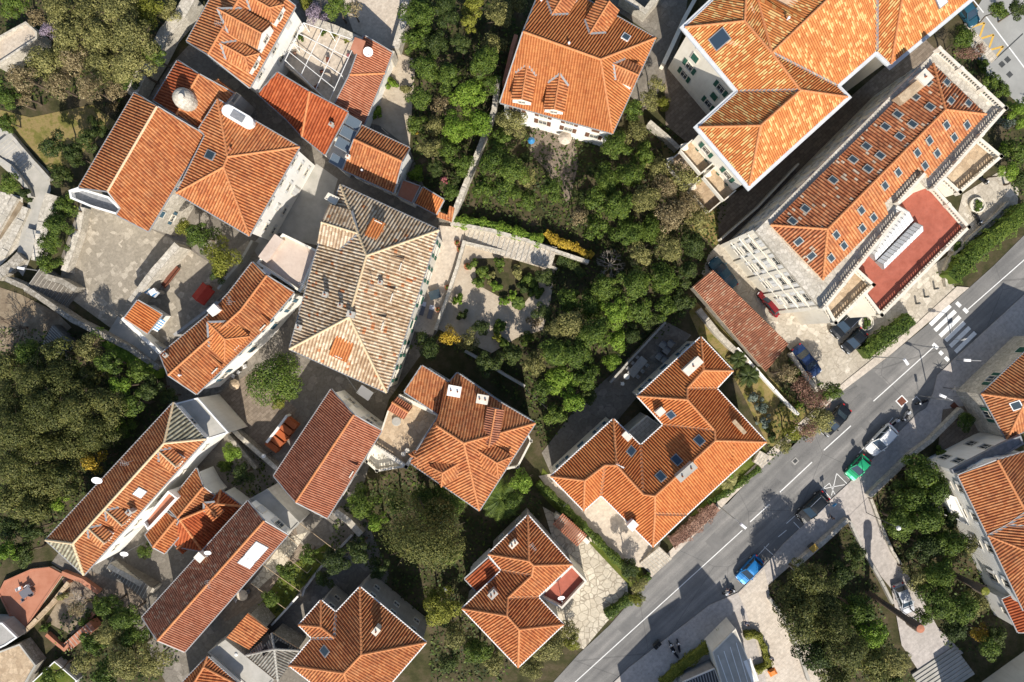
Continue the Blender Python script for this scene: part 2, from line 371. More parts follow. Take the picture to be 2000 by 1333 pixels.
# ---------------------------------------------------------------- roofs
def newell(P):
    n = Vector((0,0,0))
    for i in range(len(P)):
        a, b = P[i], P[(i+1) % len(P)]
        n += Vector(((a.y-b.y)*(a.z+b.z), (a.z-b.z)*(a.x+b.x), (a.x-b.x)*(a.y+b.y)))
    return n.normalized()
def clip(P, f, lim, keep_less):
    out = []
    for i in range(len(P)):
        a, b = P[i], P[(i+1) % len(P)]; fa, fb = f(a)-lim, f(b)-lim
        if keep_less: fa, fb = -fa, -fb
        if fa >= 0: out.append(a)
        if (fa >= 0) != (fb >= 0):
            t = fa/(fa-fb); out.append(a+(b-a)*t)
    return out
PROF = [(0, 0), (.12, .75), (.30, 1.0), (.48, .75), (.62, 0), (1, 0)]
def tiled(mb, P, w, h=.09, mi=0):
    """corrugated tile rows over a roof polygon (world space), uv in metres"""
    n = newell(P)
    if n.z < 0: P = P[::-1]; n = -n
    dn = Vector((n.x, n.y, 0))
    dn = dn.normalized() if dn.length > 1e-4 else Vector((0, -1, 0))
    u = Vector((-dn.y, dn.x, 0)); v = n.cross(u)
    fu = lambda p: p.dot(u)
    lo, hi = min(map(fu, P)), max(map(fu, P)); k = math.floor(lo/w)
    while k*w < hi:
        for (t0, h0), (t1, h1) in zip(PROF, PROF[1:]):
            a, b = (k+t0)*w, (k+t1)*w
            if b <= lo or a >= hi: continue
            Q = clip(P, fu, a, False)
            if len(Q) >= 3: Q = clip(Q, fu, b, True)
            if len(Q) < 3: continue
            pts, uv = [], []
            for q in Q:
                uu = fu(q); t = min(1, max(0, (uu-a)/(b-a)))
                pts.append(q+n*(h*(h0+(h1-h0)*t))); uv.append((min(max(uu, a+1e-3), b-1e-3), q.dot(v)))
            mb.face(pts, mi, uv)
        k += 1
    return n
def ridge_run(mb, a, b, r=.16, step=.42, mi=0):
    a, b = Vector(a), Vector(b); L = (b-a).length; n = max(1, int(L/step)); d = (b-a)/n
    x = d.normalized().cross(Vector((0,0,1)))
    if x.length < .1: return
    x.normalize(); up = x.cross(d.normalized())
    for i in range(n):
        p0, p1 = a+d*i, a+d*(i+1.08); q = []
        for p, rr in ((p0, r*1.0), (p1, r*.82)):
            q.append([p-x*rr*1.05+up*.0, p-x*rr*.7+up*rr*.75, p+up*rr*1.1, p+x*rr*.7+up*rr*.75, p+x*rr*1.05])
        for j in range(4): mb.face([q[0][j+1], q[0][j], q[1][j], q[1][j+1]], mi)
        mb.face(q[0][::-1], mi); mb.face(q[1], mi)
def offset_poly(P, d):
    """P = CCW list of Vectors, offset inwards by d in xy, z kept"""
    out = []; n = len(P)
    for i in range(n):
        a, b, c = P[i-1], P[i], P[(i+1) % n]
        e1 = Vector((b.x-a.x, b.y-a.y)); e2 = Vector((c.x-b.x, c.y-b.y))
        if e1.length < 1e-4 or e2.length < 1e-4: out.append(b.copy()); continue
        e1.normalize(); e2.normalize(); n1 = Vector((-e1.y, e1.x)); n2 = Vector((-e2.y, e2.x))
        m = n1+n2
        k = d/max(.35, (1+n1.dot(n2))) if m.length > .05 else 0
        out.append(Vector((b.x+m.x*k, b.y+m.y*k, b.z)))
    return out
class Roof:
    def __init__(s, ze, pts, faces, pitch=31):
        s.ze = ze; s.faces = [f.split() for f in faces]; s.P = {}
        tn = math.tan(math.radians(pitch))
        for k, v in pts.items():
            if len(v) > 2: s.P[k] = W(v[0], v[1], ze+v[2])
            elif k[0].islower(): s.P[k] = W(v[0], v[1], ze)
        for k, v in pts.items():
            if k in s.P: continue
            q = W(v[0], v[1], ze+1.5); ds = []
            for f in s.faces:
                if k not in f: continue
                for a, b in zip(f, f[1:]+f[:1]):
                    if a[0].islower() and b[0].islower():
                        A, B = s.P[a], s.P[b]; e = (B-A); e.z = 0; e.normalize(); r = q-A
                        ds.append(abs(e.x*r.y-e.y*r.x))
            dz = (sorted(ds)[0]*.7+sum(ds)/len(ds)*.3)*tn if ds else 1.5
            s.P[k] = W(v[0], v[1], ze+dz)
        edges = {}
        for i, f in enumerate(s.faces):
            pts3 = [s.P[k] for k in f]
            if newell(pts3).z < 0: s.faces[i] = f = f[::-1]
        for i, f in enumerate(s.faces):
            for a, b in zip(f, f[1:]+f[:1]): edges.setdefault(frozenset((a, b)), []).append((i, a, b))
        s.edges = edges
        nxt = {}
        for e in edges.values():
            if len(e) == 1: nxt[e[0][1]] = e[0][2]
        st = next(iter(nxt)); loop = [st]; k = nxt[st]
        while k != st and k in nxt and len(loop) < 60: loop.append(k); k = nxt[k]
        s.loop = loop
    def find(s, px, py):
        for f in s.faces:
            P = [s.P[k] for k in f]; Q = [PX(p) for p in P]; ins = False; j = len(Q)-1
            for i in range(len(Q)):
                if (Q[i][1] > py) != (Q[j][1] > py) and px < (Q[j][0]-Q[i][0])*(py-Q[i][1])/(Q[j][1]-Q[i][1])+Q[i][0]: ins = not ins
                j = i
            if ins:
                n = newell(P); c = sum(P, Vector())/len(P); o = Vector((0, 0, H)); d = W(px, py, 0)-o
                return o+d*((c-o).dot(n)/d.dot(n)), n
        return None, None
def build_roof(root, R, tm, ridge='ridge_orange', valley='lead', gutter='steel', face_mats=None, thick=.3, h=.12):
    mats = [tm]+sorted(set(face_mats.values())) if face_mats else [tm]
    mats.append('mortar'); rb = MB()
    for i, f in enumerate(R.faces):
        m = (face_mats or {}).get(i, tm); P = [R.P[k] for k in f]
        n = tiled(rb, P, TW[m], h, mats.index(m))
        rb.face([p-Vector((0,0,.3)) for p in P][::-1], len(mats)-1)
    for e in R.edges.values():
        if len(e) == 1:
            a, b = R.P[e[0][1]], R.P[e[0][2]]
            dz = Vector((0, 0, thick)); rb.face([a-dz, b-dz, b+Vector((0,0,.02)), a+Vector((0,0,.02))], len(mats)-1)
    ro = rb.build('roof', mats, root)
    rc, vl, gt = MB(), MB(), MB()
    for e in R.edges.values():
        a, b = R.P[e[0][1]], R.P[e[0][2]]
        if len(e) == 2:
            n1 = newell([R.P[k] for k in R.faces[e[0][0]]]); P2 = [R.P[k] for k in R.faces[e[1][0]]]; c2 = sum(P2, Vector())/len(P2)
            s = n1.dot((c2-a).normalized())
            up = Vector((0, 0, .07))
            if s < -.03: ridge_run(rc, a+up, b+up)
            elif s > .03:
                d = (b-a).normalized(); x = d.cross(Vector((0,0,1))).normalized()*.17; u2 = Vector((0,0,.11))
                vl.face([a-x+u2+Vector((0,0,.05)), a+u2*.6, b+u2*.6, b-x+u2+Vector((0,0,.05))]); vl.face([a+u2*.6, a+x+u2+Vector((0,0,.05)), b+x+u2+Vector((0,0,.05)), b+u2*.6])
        elif gutter:
            out = Vector(((b-a).y, -(b-a).x, 0))
            if out.length < .01: continue
            out = out.normalized()*.07
            gt.bar(a+out-Vector((0,0,.02)), b+out-Vector((0,0,.02)), .15, .13)
    if rc.v: rc.build('ridge_cap', ridge, ro)
    if vl.v: vl.build('valley_flashing', valley, ro)
    if gt.v: gt.build('gutter', gutter, ro)
    return ro
def walls(root, P, wm, inset=.35, z0=-.6, drop=.14, win=None, name='wall'):
    """P CCW loop of Vectors at the wall top"""
    a = sum(P[i].x*P[(i+1) % len(P)].y-P[(i+1) % len(P)].x*P[i].y for i in range(len(P)))
    if a < 0: P = P[::-1]
    Q = offset_poly(P, inset); mb = MB()
    for i in range(len(Q)):
        p, q = Q[i], Q[(i+1) % len(Q)]
        mb.face([(p.x,p.y,z0),(q.x,q.y,z0),(q.x,q.y,q.z-drop),(p.x,p.y,p.z-drop)])
    mb.build(name, wm, root)
    if win:
        kind, sh, spacing, floors = win[:4]; cnt = 0
        skip = win[4] if len(win) > 4 else ()
        for i in range(len(Q)):
            p, q = Q[i], Q[(i+1) % len(Q)]; e = Vector((q.x-p.x, q.y-p.y, 0)); L = e.length
            if L < 2.4 or i in skip: continue
            e.normalize(); out = Vector((e.y, -e.x, 0)); mid = (p+q)/2
            if out.dot(Vector((-mid.x, -mid.y, 0))) < 1.5: continue
            n = max(1, int(round((L-1.2)/spacing))); zt = min(p.z, q.z)-drop
            for k in range(n):
                x = L*(k+.5)/n; b = Vector((p.x, p.y, 0))+e*x+out*.0
                for fl in range(floors):
                    z = zt-1.25-fl*2.9
                    if z < 1.0: continue
                    kk = 'door' if (fl == floors-1 and k == n//2 and z < 2.2) else kind
                    cl = 0 if ((i*7+k*3+fl*5) % 4 == 0) else 1
                    put_window(root, (b.x, b.y, z), (out.x, out.y), kk, sh, 'door' if kk == 'door' else 'window', cl); cnt += 1
    return Q
def dn_dir(n):
    d = Vector((n.x, n.y, 0)); return d.normalized()
def dormer(root, R, px, py, wd=1.6, hw=.9, kind='gable', tm='tiles_orange', ridge='ridge_orange', wm='plaster_white', hr=None, win=True, valley='lead', big=False):
    """px,py = where the foot of the dormer's front meets the roof"""
    p, n = R.find(px, py)
    if p is None: print('dormer misses roof', root.name, px, py); return
    d = dn_dir(n); t = math.sqrt(n.x**2+n.y**2)/n.z; u = Vector((-d.y, d.x, 0)); hr = hr or wd*.26
    cap_ = 4.6*t/(hw+hr)
    if kind != 'shed' and cap_ < 1 and not big: hw *= cap_; hr *= cap_
    up = Vector((0,0,1)); F = p; mb = MB(); wb = MB()
    if kind == 'shed':
        ts = t*.35; L = hw/(t-ts)
        a, b = F-u*(wd/2+.1)+up*hw+d*.25-up*.25*ts, F+u*(wd/2+.1)+up*hw+d*.25-up*.25*ts
        c, e = F+u*(wd/2+.1)-d*L+up*(L*t+.03), F-u*(wd/2+.1)-d*L+up*(L*t+.03)
        nn = tiled(mb, [a, b, c, e], TW[tm]); mb.face([a-up*.1, e-up*.1, c-up*.1, b-up*.1]); mb.face([a-up*.1, b-up*.1, b, a])
        for s in (-1, 1): wb.face([F+u*s*wd/2-up*.1, F+u*s*wd/2+up*(hw-.06), F+u*s*wd/2-d*(L*.98)+up*(L*.98*t)])
        wb.face([F-u*wd/2-up*.1, F+u*wd/2-up*.1, F+u*wd/2+up*(hw-.06), F-u*wd/2+up*(hw-.06)])
        dm = mb.build('dormer', tm, root); wb.build('dormer_wall', wm, dm)
        if win: put_window(dm, F+up*(hw*.42)+d*.01-root.location, (d.x, d.y), 'small', None)
        return dm
    Le, Lr = hw/t, (hw+hr)/t; o = .22; back = wd*.42 if kind == 'hip' else 0
    el, er = F-u*(wd/2+.15)+up*hw+d*o, F+u*(wd/2+.15)+up*hw+d*o
    kk = -d*back if kind == 'hip' else Vector()
    ap = F+up*(hw+hr)+d*o+kk
    re = F+up*(hw+hr)-d*Lr
    bl, br = F-u*(wd/2+.15)+up*hw-d*Le, F+u*(wd/2+.15)+up*hw-d*Le
    tiled(mb, [el, ap, re, bl], TW[tm], .09); tiled(mb, [er, br, re, ap], TW[tm], .09)
    mb.face([el-up*.08, bl-up*.08, re-up*.08, ap-up*.08]); mb.face([er-up*.08, ap-up*.08, re-up*.08, br-up*.08])
    if kind == 'hip': tiled(mb, [el, er, ap], TW[tm], .09); mb.face([er-up*.1, el-up*.1, el, er])
    else: mb.face([el-up*.1, ap-up*.1, ap, el]); mb.face([ap-up*.1, er-up*.1, er, ap])
    f0, f1 = F-u*wd/2-up*.1, F+u*wd/2-up*.1; g0, g1 = F-u*wd/2+up*(hw-.05), F+u*wd/2+up*(hw-.05)
    wb.face([f0, f1, g1, F+up*(hw+(hr-.05 if kind != 'hip' else -.05)), g0])
    for s in (-1, 1): wb.face([F+u*s*wd/2-up*.1, F+u*s*wd/2+up*(hw-.05), F+u*s*wd/2-d*Le+up*(hw-.05)])
    dm = mb.build('dormer', tm, root); wb.build('dormer_wall', wm, dm)
    rc = MB(); ridge_run(rc, ap+up*.05, re+up*.05, .12)
    if kind == 'hip': ridge_run(rc, el+up*.05, ap+up*.05, .1); ridge_run(rc, er+up*.05, ap+up*.05, .1)
    rc.build('ridge_cap', ridge, dm)
    if valley:
        vb = MB()
        for q in (bl, br):
            vb.bar(q+up*.1-(q-re)*.0, re+up*.1, .26, .05)
        vb.build('valley_flashing', valley, dm)
    if win: put_window(dm, F+up*(hw*.45)+d*.01-root.location, (d.x, d.y), 'small', None)
    return dm
def chimney(ro, R, px, py, sx=.7, sy=.5, h=1.3, ang=None, m='stone_trim', pots=2, cap=True):
    """px,py = where the chimney's foot meets the roof"""
    p, n = R.find(px, py)
    if p is None: print('chimney misses', px, py); return
    d = dn_dir(n); a = math.atan2(d.y, d.x)+(math.radians(ang) if ang else 0); mb = MB()
    mb.box(p-Vector((0,0,.5)), sx, sy, h+.5, a)
    if cap: mb.box(p+Vector((0,0,h)), sx+.16, sy+.16, .1, a)
    for k in range(pots):
        off = (k-(pots-1)/2)*sy/max(1, pots)*1.1 if sy >= sx else 0; off2 = (k-(pots-1)/2)*sx/max(1, pots)*1.1 if sx > sy else 0
        c = p+Vector((math.cos(a)*off2-math.sin(a)*off, math.sin(a)*off2+math.cos(a)*off, h+.1))
        mb.lathe(c, [(.11, 0), (.1, .28), (.07, .28), (.07, .05), (.001, .05)], 8, 1)
    mb.build('chimney', [m, 'pot_clay'], ro)
def vent(ro, R, px, py, m='white_plastic'):
    p, n = R.find(px, py)
    if p is None: print('vent misses', px, py); return
    mb = MB(); mb.lathe(p-Vector((0,0,.1)), [(.09,0),(.09,.5),(.17,.52),(.12,.68),(.001,.7)], 8); mb.build('vent_pipe', m, ro)
def skylight(ro, R, px, py, ws=.75, ls=1.0, frame='lead', glass='skylight_glass', rot=0, h=.16):
    p, n = R.find(px, py)
    if p is None: print('skylight misses', px, py); return
    d = dn_dir(n); u = Vector((-d.y, d.x, 0)); v = n.cross(u).normalized()
    if rot: u, v = v, -u
    mb = MB()
    def slab(s, l, z0, z1, mi):
        P = [p+u*(a*s/2)+v*(b*l/2) for a, b in ((-1,-1),(1,-1),(1,1),(-1,1))]
        if newell(P).dot(n) < 0: P = P[::-1]
        top = [q+n*z1 for q in P]; bot = [q+n*z0 for q in P]; mb.face(top, mi)
        for i in range(4): mb.face([bot[i], bot[(i+1) % 4], top[(i+1) % 4], top[i]], mi)
    slab(ws+.22, ls+.22, 0, h, 0); slab(ws, ls, h-.01, h+.015, 1)
    mb.build('skylight', [frame, glass], ro)
def center(P): return sum(P, Vector())/len(P)
def house(name, label, ze, pts, faces, tm='tiles_orange', wm='plaster_white', win=('tall', 'shutter_green', 3.2, 2), pitch=31, inset=.35, cat='house', ridge='ridge_orange', gutter='steel', group=None, valley='lead', z0=-.6, **kw):
    R = Roof(ze, pts, faces, pitch); P = [R.P[k] for k in R.loop]; c = center(P)
    root = thing(name, label, cat, (round(c.x, 2), round(c.y, 2), 0), 0, group)
    ro = build_roof(root, R, tm, ridge, valley, gutter, **kw)
    walls(root, P, wm, inset, z0, win=win)
    return root, ro, R
def flat_house(name, label, z, poly, floor='concrete', wm='plaster_grey', ph=.5, pt=.25, cap='stone_trim', cat='building', win=None, z0=-.6, group=None, root=None, part='roof'):
    P = [W(x, y, z+ph) for x, y in poly]
    a = sum(P[i].x*P[(i+1) % len(P)].y-P[(i+1) % len(P)].x*P[i].y for i in range(len(P)))
    if a < 0: P = P[::-1]
    c = center(P)
    own = root is None
    if own: root = thing(name, label, cat, (round(c.x, 2), round(c.y, 2), 0), 0, group)
    Q = offset_poly(P, pt); mb = MB(); mb.face([(q.x, q.y, z) for q in Q]); ro = mb.build(part, floor, root)
    pb = MB(); n = len(P)
    if ph > .02:
        for i in range(n):
            p0, p1, q0, q1 = P[i], P[(i+1) % n], Q[i], Q[(i+1) % n]
            pb.face([p0, p1, q1, q0], 0); pb.face([(q0.x,q0.y,z-.05), q0, q1, (q1.x,q1.y,z-.05)], 0)
            pb.face([(p0.x,p0.y,z-.25), (p1.x,p1.y,z-.25), p1, p0], 0)
        pb.build('parapet', cap, root)
    T = [Vector((p.x, p.y, z+.0 if ph > .02 else z)) for p in P]
    walls(root, T, wm, .04, z0, .0, win=win)
    return root, ro
def balustrade(parent, pts, z, h=.95, m='stone_trim', step=.36, thick=.3, name='balustrade'):
    """posts + balusters + rail along world points"""
    mb = MB()
    for a, b in zip(pts, pts[1:]):
        a, b = Vector((a.x, a.y, z)), Vector((b.x, b.y, z)); L = (b-a).length; d = (b-a).normalized(); ang = math.atan2(d.y, d.x)
        up = Vector((0,0,1)); mb.bar(a+up*.08, b+up*.08, thick*.9, .16); mb.bar(a+up*(h-.07), b+up*(h-.07), thick, .14)
        n = max(1, int(L/3.2))
        for k in range(n+1): mb.box(a+d*(L*k/n), .42, thick*1.15, h+.06, ang)
        m2 = int(L/step)
        for k in range(1, m2):
            q = a+d*(L*k/m2); mb.box((q.x, q.y, z+.15), .13, .13, h-.28, ang)
    return mb.build(name, m, parent)
def poly_struct(name, pts, z, m, kind='structure', rise=None):
    mb = MB(); P = [W(x, y, 0) for x, y in pts]
    P2 = [(p.x, p.y) for p in P]
    if rise: mb.prism(P2, -.3, rise)
    else:
        a = sum(P2[i][0]*P2[(i+1) % len(P2)][1]-P2[(i+1) % len(P2)][0]*P2[i][1] for i in range(len(P2)))
        if a < 0: P2 = P2[::-1]
        mb.face([(x, y, z) for x, y in P2])
    return struct(name, mb, m, kind)
def wall_run(name, label, pts, w=.45, h=1.6, m='rubble_wall', cap=None, cat='wall', z0=-.4, group=None, zc=None):
    """pts pixels of the wall top centreline"""
    P = [W(x, y, h if zc is None else zc) for x, y in pts]; P = [Vector((p.x, p.y, 0)) for p in P]
    L, Rr = [], []
    for i, p in enumerate(P):
        d = Vector((0,0,0))
        if i: d += (p-P[i-1]).normalized()
        if i < len(P)-1: d += (P[i+1]-p).normalized()
        d.normalize(); nrm = Vector((-d.y, d.x, 0))*(w/2); L.append(p+nrm); Rr.append(p-nrm)
    mb = MB(); cb = MB()
    for i in range(len(P)-1):
        mb.face([L[i]+Vector((0,0,z0)), L[i+1]+Vector((0,0,z0)), L[i+1]+Vector((0,0,h)), L[i]+Vector((0,0,h))][::-1])
        mb.face([Rr[i]+Vector((0,0,z0)), Rr[i+1]+Vector((0,0,z0)), Rr[i+1]+Vector((0,0,h)), Rr[i]+Vector((0,0,h))])
        # uneven top made of short stones
        a, b = P[i], P[i+1]; LL = (b-a).length; n = max(1, int(LL/.8))
        for k in range(n):
            t0, t1 = k/n, (k+1)/n; zz = h+random.uniform(-.05, .07)
            q = [L[i].lerp(L[i+1], t0), L[i].lerp(L[i+1], t1), Rr[i].lerp(Rr[i+1], t1), Rr[i].lerp(Rr[i+1], t0)]
            up = Vector((0,0,zz)); (cb if cap else mb).face([q[3]+up, q[2]+up, q[1]+up, q[0]+up])
            for s, e in ((0, 1), (1, 2), (2, 3), (3, 0)): (cb if cap else mb).face([q[s]+up, q[e]+up, q[e]+Vector((0,0,h-.08)), q[s]+Vector((0,0,h-.08))])
    for i in (0, -1): mb.face([L[i]+Vector((0,0,z0)), Rr[i]+Vector((0,0,z0)), Rr[i]+Vector((0,0,h)), L[i]+Vector((0,0,h))])
    if cap:
        root = thing(name, label, cat, P[0], 0, group); mb.build('wall_body', m, root); cb.build('coping', cap, root); return root
    return tag(mb.build(name, m, org=P[0]), label, cat, group)
def stairs(name, label, a, b, width, n, z0, z1, m='pavement_grey', cat='stairs', base=-.3, structure=False):
    """a,b pixel centreline from low to high"""
    A, B = W(a[0], a[1], z0), W(b[0], b[1], z1); A.z = B.z = 0; d = (B-A)/n; ang = math.atan2(d.y, d.x); mb = MB()
    for k in range(n):
        z = z0+(z1-z0)*(k+1)/n; c = A+d*(k+.5); mb.box((c.x, c.y, base), d.length*1.0, width, z-base, ang)
    for k in range(n):
        z = z0+(z1-z0)*(k+1)/n; c = A+d*(k+.06); mb.box((c.x, c.y, z-.04), .09, width+.02, .045, ang, 1)
    return tag(mb.build(name, [m, 'concrete'], org=A), label, cat)

def antenna(ro, R, px, py, h=2.2):
    p, n = R.find(px, py)
    if p is None: return
    mb = MB(); mb.tube(p, p+Vector((0,0,h)), .03, n=5); a = px*.7
    for k in range(5):
        c = p+Vector((math.cos(a)*(k*.22-.4), math.sin(a)*(k*.22-.4), h-.1)); e = Vector((-math.sin(a), math.cos(a), 0))*(.38-.04*k); mb.bar(c-e, c+e, .025)
    mb.bar(p+Vector((math.cos(a)*-.5, math.sin(a)*-.5, h-.1)), p+Vector((math.cos(a)*.6, math.sin(a)*.6, h-.1)), .03)
    mb.build('tv_antenna', 'steel', ro)
# ================================================================ GROUND, ROADS, PAVING
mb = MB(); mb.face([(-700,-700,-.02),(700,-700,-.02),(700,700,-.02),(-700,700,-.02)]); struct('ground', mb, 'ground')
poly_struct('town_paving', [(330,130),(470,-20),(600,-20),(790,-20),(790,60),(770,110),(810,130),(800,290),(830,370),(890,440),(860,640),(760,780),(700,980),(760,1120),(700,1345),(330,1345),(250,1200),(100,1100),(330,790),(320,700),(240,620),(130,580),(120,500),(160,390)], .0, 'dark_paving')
poly_struct('plaza', [(166,400),(240,425),(345,470),(372,476),(330,650),(318,672),(215,640),(140,585),(118,545),(130,480)], .02, 'paving_plaza')
poly_struct('kiosk_court', [(352,476),(420,520),(485,470),(515,520),(420,590),(330,668),(300,660),(262,590)], .045, 'paving_plaza')
poly_struct('lane', [(618,320),(660,350),(622,480),(575,470),(545,455),(490,520),(470,500),(520,450)], .02, 'concrete')
poly_struct('villa_terrace', [(858,442),(908,446),(905,470),(846,655),(800,645)], .5, 'sand_floor', rise=.5)
poly_struct('garden_path', [(905,470),(1010,495),(1085,515),(1075,590),(1060,645),(1010,660),(960,690),(870,650),(850,640)], .02, 'gravel_beige')
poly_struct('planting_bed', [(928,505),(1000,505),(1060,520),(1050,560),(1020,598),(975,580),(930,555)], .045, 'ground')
poly_struct('court_below_wall', [(415,775),(470,740),(500,720),(580,800),(540,880),(520,890),(440,800)], .03, 'brown_floor')
poly_struct('yard_paving', [(560,1045),(600,1015),(680,1040),(600,1110),(500,1180),(440,1215),(420,1190)], .03, 'brown_floor')
poly_struct('yard_paving', [(575,1020),(610,1005),(680,1040),(625,1085),(585,1060)], .05, 'dark_paving')
poly_struct('pale_strip', [(560,1050),(600,1040),(560,1100),(505,1150),(490,1140)], .055, 'paving_drive')
poly_struct('flower_bed', [(640,1060),(650,1075),(540,1210),(500,1190),(560,1110)], .06, 'grass_green')
poly_struct('garden_soil', [(110,1180),(130,1150),(180,1170),(190,1200),(140,1240),(90,1215)], .03, 'dry_soil')
poly_struct('court_paving', [(120,1130),(175,1115),(290,1160),(275,1195),(200,1185),(130,1150)], .02, 'brown_floor')
poly_struct('meadow', [(0,215),(60,230),(180,205),(230,240),(170,290),(125,340),(95,330),(60,290),(0,250)], .03, 'grass_dry')
poly_struct('footpath', [(-20,250),(20,262),(95,335),(100,372),(80,420),(62,500),(45,540),(28,520),(45,440),(60,375),(-20,305)], .04, 'concrete')
poly_struct('terraced_slope', [(-20,370),(45,385),(40,480),(0,520),(-20,530)], .03, 'pale_stone')
poly_struct('terraced_soil', [(-20,480),(35,390),(48,400),(-20,500)], .06, 'dry_soil')
poly_struct('bare_slope', [(-20,555),(40,575),(110,610),(140,640),(70,700),(-20,690)], .03, 'dry_soil')
poly_struct('garden_terrace', [(765,98),(812,118),(806,190),(800,290),(742,246),(716,240)], .03, 'gravel_beige')
poly_struct('upper_court', [(660,-20),(795,-20),(795,50),(770,100),(690,62)], .04, 'sand_floor')
poly_struct('back_patio', [(1035,235),(1120,262),(1130,320),(1110,400),(1065,330),(1035,300)], .03, 'brown_floor')
poly_struct('service_lane', [(1140,-20),(1345,-20),(1335,60),(1300,160),(1262,215),(1220,180),(1285,75)], .02, 'dark_paving')
poly_struct('inner_courtyard', [(1306,120),(1450,190),(1460,270),(1345,282),(1300,245),(1298,170)], .05, 'brown_floor')
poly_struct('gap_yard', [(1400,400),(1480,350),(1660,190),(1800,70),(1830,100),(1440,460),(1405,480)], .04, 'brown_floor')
poly_struct('dry_bank', [(1290,270),(1330,300),(1420,390),(1400,480),(1350,450),(1300,340)], .02, 'grass_dry')
poly_struct('hotel_forecourt', [(1370,535),(1385,495),(1402,478),(1440,470),(1630,630),(1700,600),(1850,500),(1880,380),(1960,330),(1990,370),(1985,420),(1880,500),(1862,560),(1880,570),(1740,690),(1640,768),(1590,760),(1540,680),(1450,600)], .03, 'paving_hotel')
poly_struct('outbuilding_lawn', [(1345,610),(1360,590),(1500,735),(1600,820),(1540,880),(1500,870),(1430,730),(1365,655)], .03, 'grass_dry')
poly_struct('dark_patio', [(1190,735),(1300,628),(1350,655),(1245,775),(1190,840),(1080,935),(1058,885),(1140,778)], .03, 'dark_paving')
poly_struct('villa_drive', [(1080,925),(1140,970),(1170,950),(1290,1060),(1275,1108),(1245,1108),(1140,1050),(1052,930)], .05, 'sand_floor')
poly_struct('villa_side_garden', [(1060,915),(1075,930),(1250,1105),(1262,1130),(1225,1150),(1100,1010),(1050,960)], .03, 'grass_green')
poly_struct('driveway', [(1060,990),(1092,1008),(1150,1060),(1225,1140),(1228,1175),(1185,1215),(1140,1268),(1120,1262),(1090,1225),(1060,1180),(1100,1120)], .035, 'paving_drive')
poly_struct('verge', [(1500,900),(1490,860),(1425,930),(1345,1010),(1375,1000),(1420,985),(1470,930)], .03, 'grass_green')
# raised pavements and the road
poly_struct('pavement', [(2060,520),(1930,640),(1862,702),(1830,733),(1821,770),(1808,797),(1792,807),(1660,941),(1621,977),(1531,1061),(1490,1108),(1441,1157),(1385,1182),(1306,1243),(1229,1303),(1185,1345),(1600,1345),(1540,1220),(1480,1160),(1560,1090),(1660,1012),(1830,850),(1900,820),(2060,760)], .13, 'pavement_grey', rise=.13)
poly_struct('pavement', [(1892,562),(1740,692),(1640,768),(1545,860),(1480,922),(1430,970),(1330,1072),(1270,1130),(1262,1122),(1322,1062),(1420,960),(1470,912),(1535,850),(1600,790),(1650,745),(1790,632),(1868,560)], .12, 'pavement_warm', rise=.12)
poly_struct('road', [(2060,400),(1940,520),(1880,574),(1812,634),(1740,693),(1640,769),(1545,861),(1480,923),(1430,971),(1330,1073),(1270,1131),(1190,1222),(1130,1278),(1065,1350),(1190,1350),(1231,1304),(1308,1244),(1387,1183),(1443,1158),(1492,1109),(1533,1062),(1623,978),(1662,942),(1794,808),(1810,798),(1823,771),(1832,734),(1864,703),(1932,641),(2060,520)], .03, 'asphalt')
poly_struct('driveway', [(1652,1012),(1698,968),(1722,1020),(1748,1085),(1790,1150),(1830,1225),(1880,1275),(1800,1320),(1760,1260),(1740,1150),(1690,1090)], .16, 'pavement_grey')
poly_struct('sunlit_path', [(1441,1158),(1492,1110),(1504,1165),(1570,1240),(1640,1345),(1500,1345),(1475,1250),(1455,1190)], .15, 'pavement_warm')
poly_struct('upper_road', [(1880,60),(1930,-20),(2060,-20),(2060,260),(1985,200),(1930,150)], .03, 'asphalt_light')
poly_struct('upper_pavement', [(1878,60),(1892,48),(1948,112),(1936,124)], .05, 'paving_light')
poly_struct('yard', [(1840,800),(1900,790),(1975,850),(1960,900),(1880,920),(1830,880)], .16, 'brown_floor')
poly_struct('asphalt_repair', [(1692,712),(1660,742),(1703,779),(1735,752)], .036, 'asphalt_patch')
poly_struct('asphalt_repair', [(1680,832),(1693,821),(1706,831),(1691,843)], .036, 'asphalt_patch')
poly_struct('parking_strip', [(1660,942),(1621,978),(1531,1062),(1490,1109),(1441,1157),(1428,1146),(1480,1092),(1520,1050),(1608,965),(1646,930)], .036, 'asphalt_patch')
for q in ([(1395,1040),(1420,1062),(1402,1080),(1377,1058)], [(1236,1200),(1256,1218),(1226,1247),(1206,1229)], [(1890,600),(1905,612),(1885,632),(1871,619)], [(1540,905),(1556,919),(1529,945),(1513,931)], [(1310,1150),(1318,1157),(1262,1212),(1254,1205)]): poly_struct('asphalt_repair', q, .037, 'asphalt_patch')
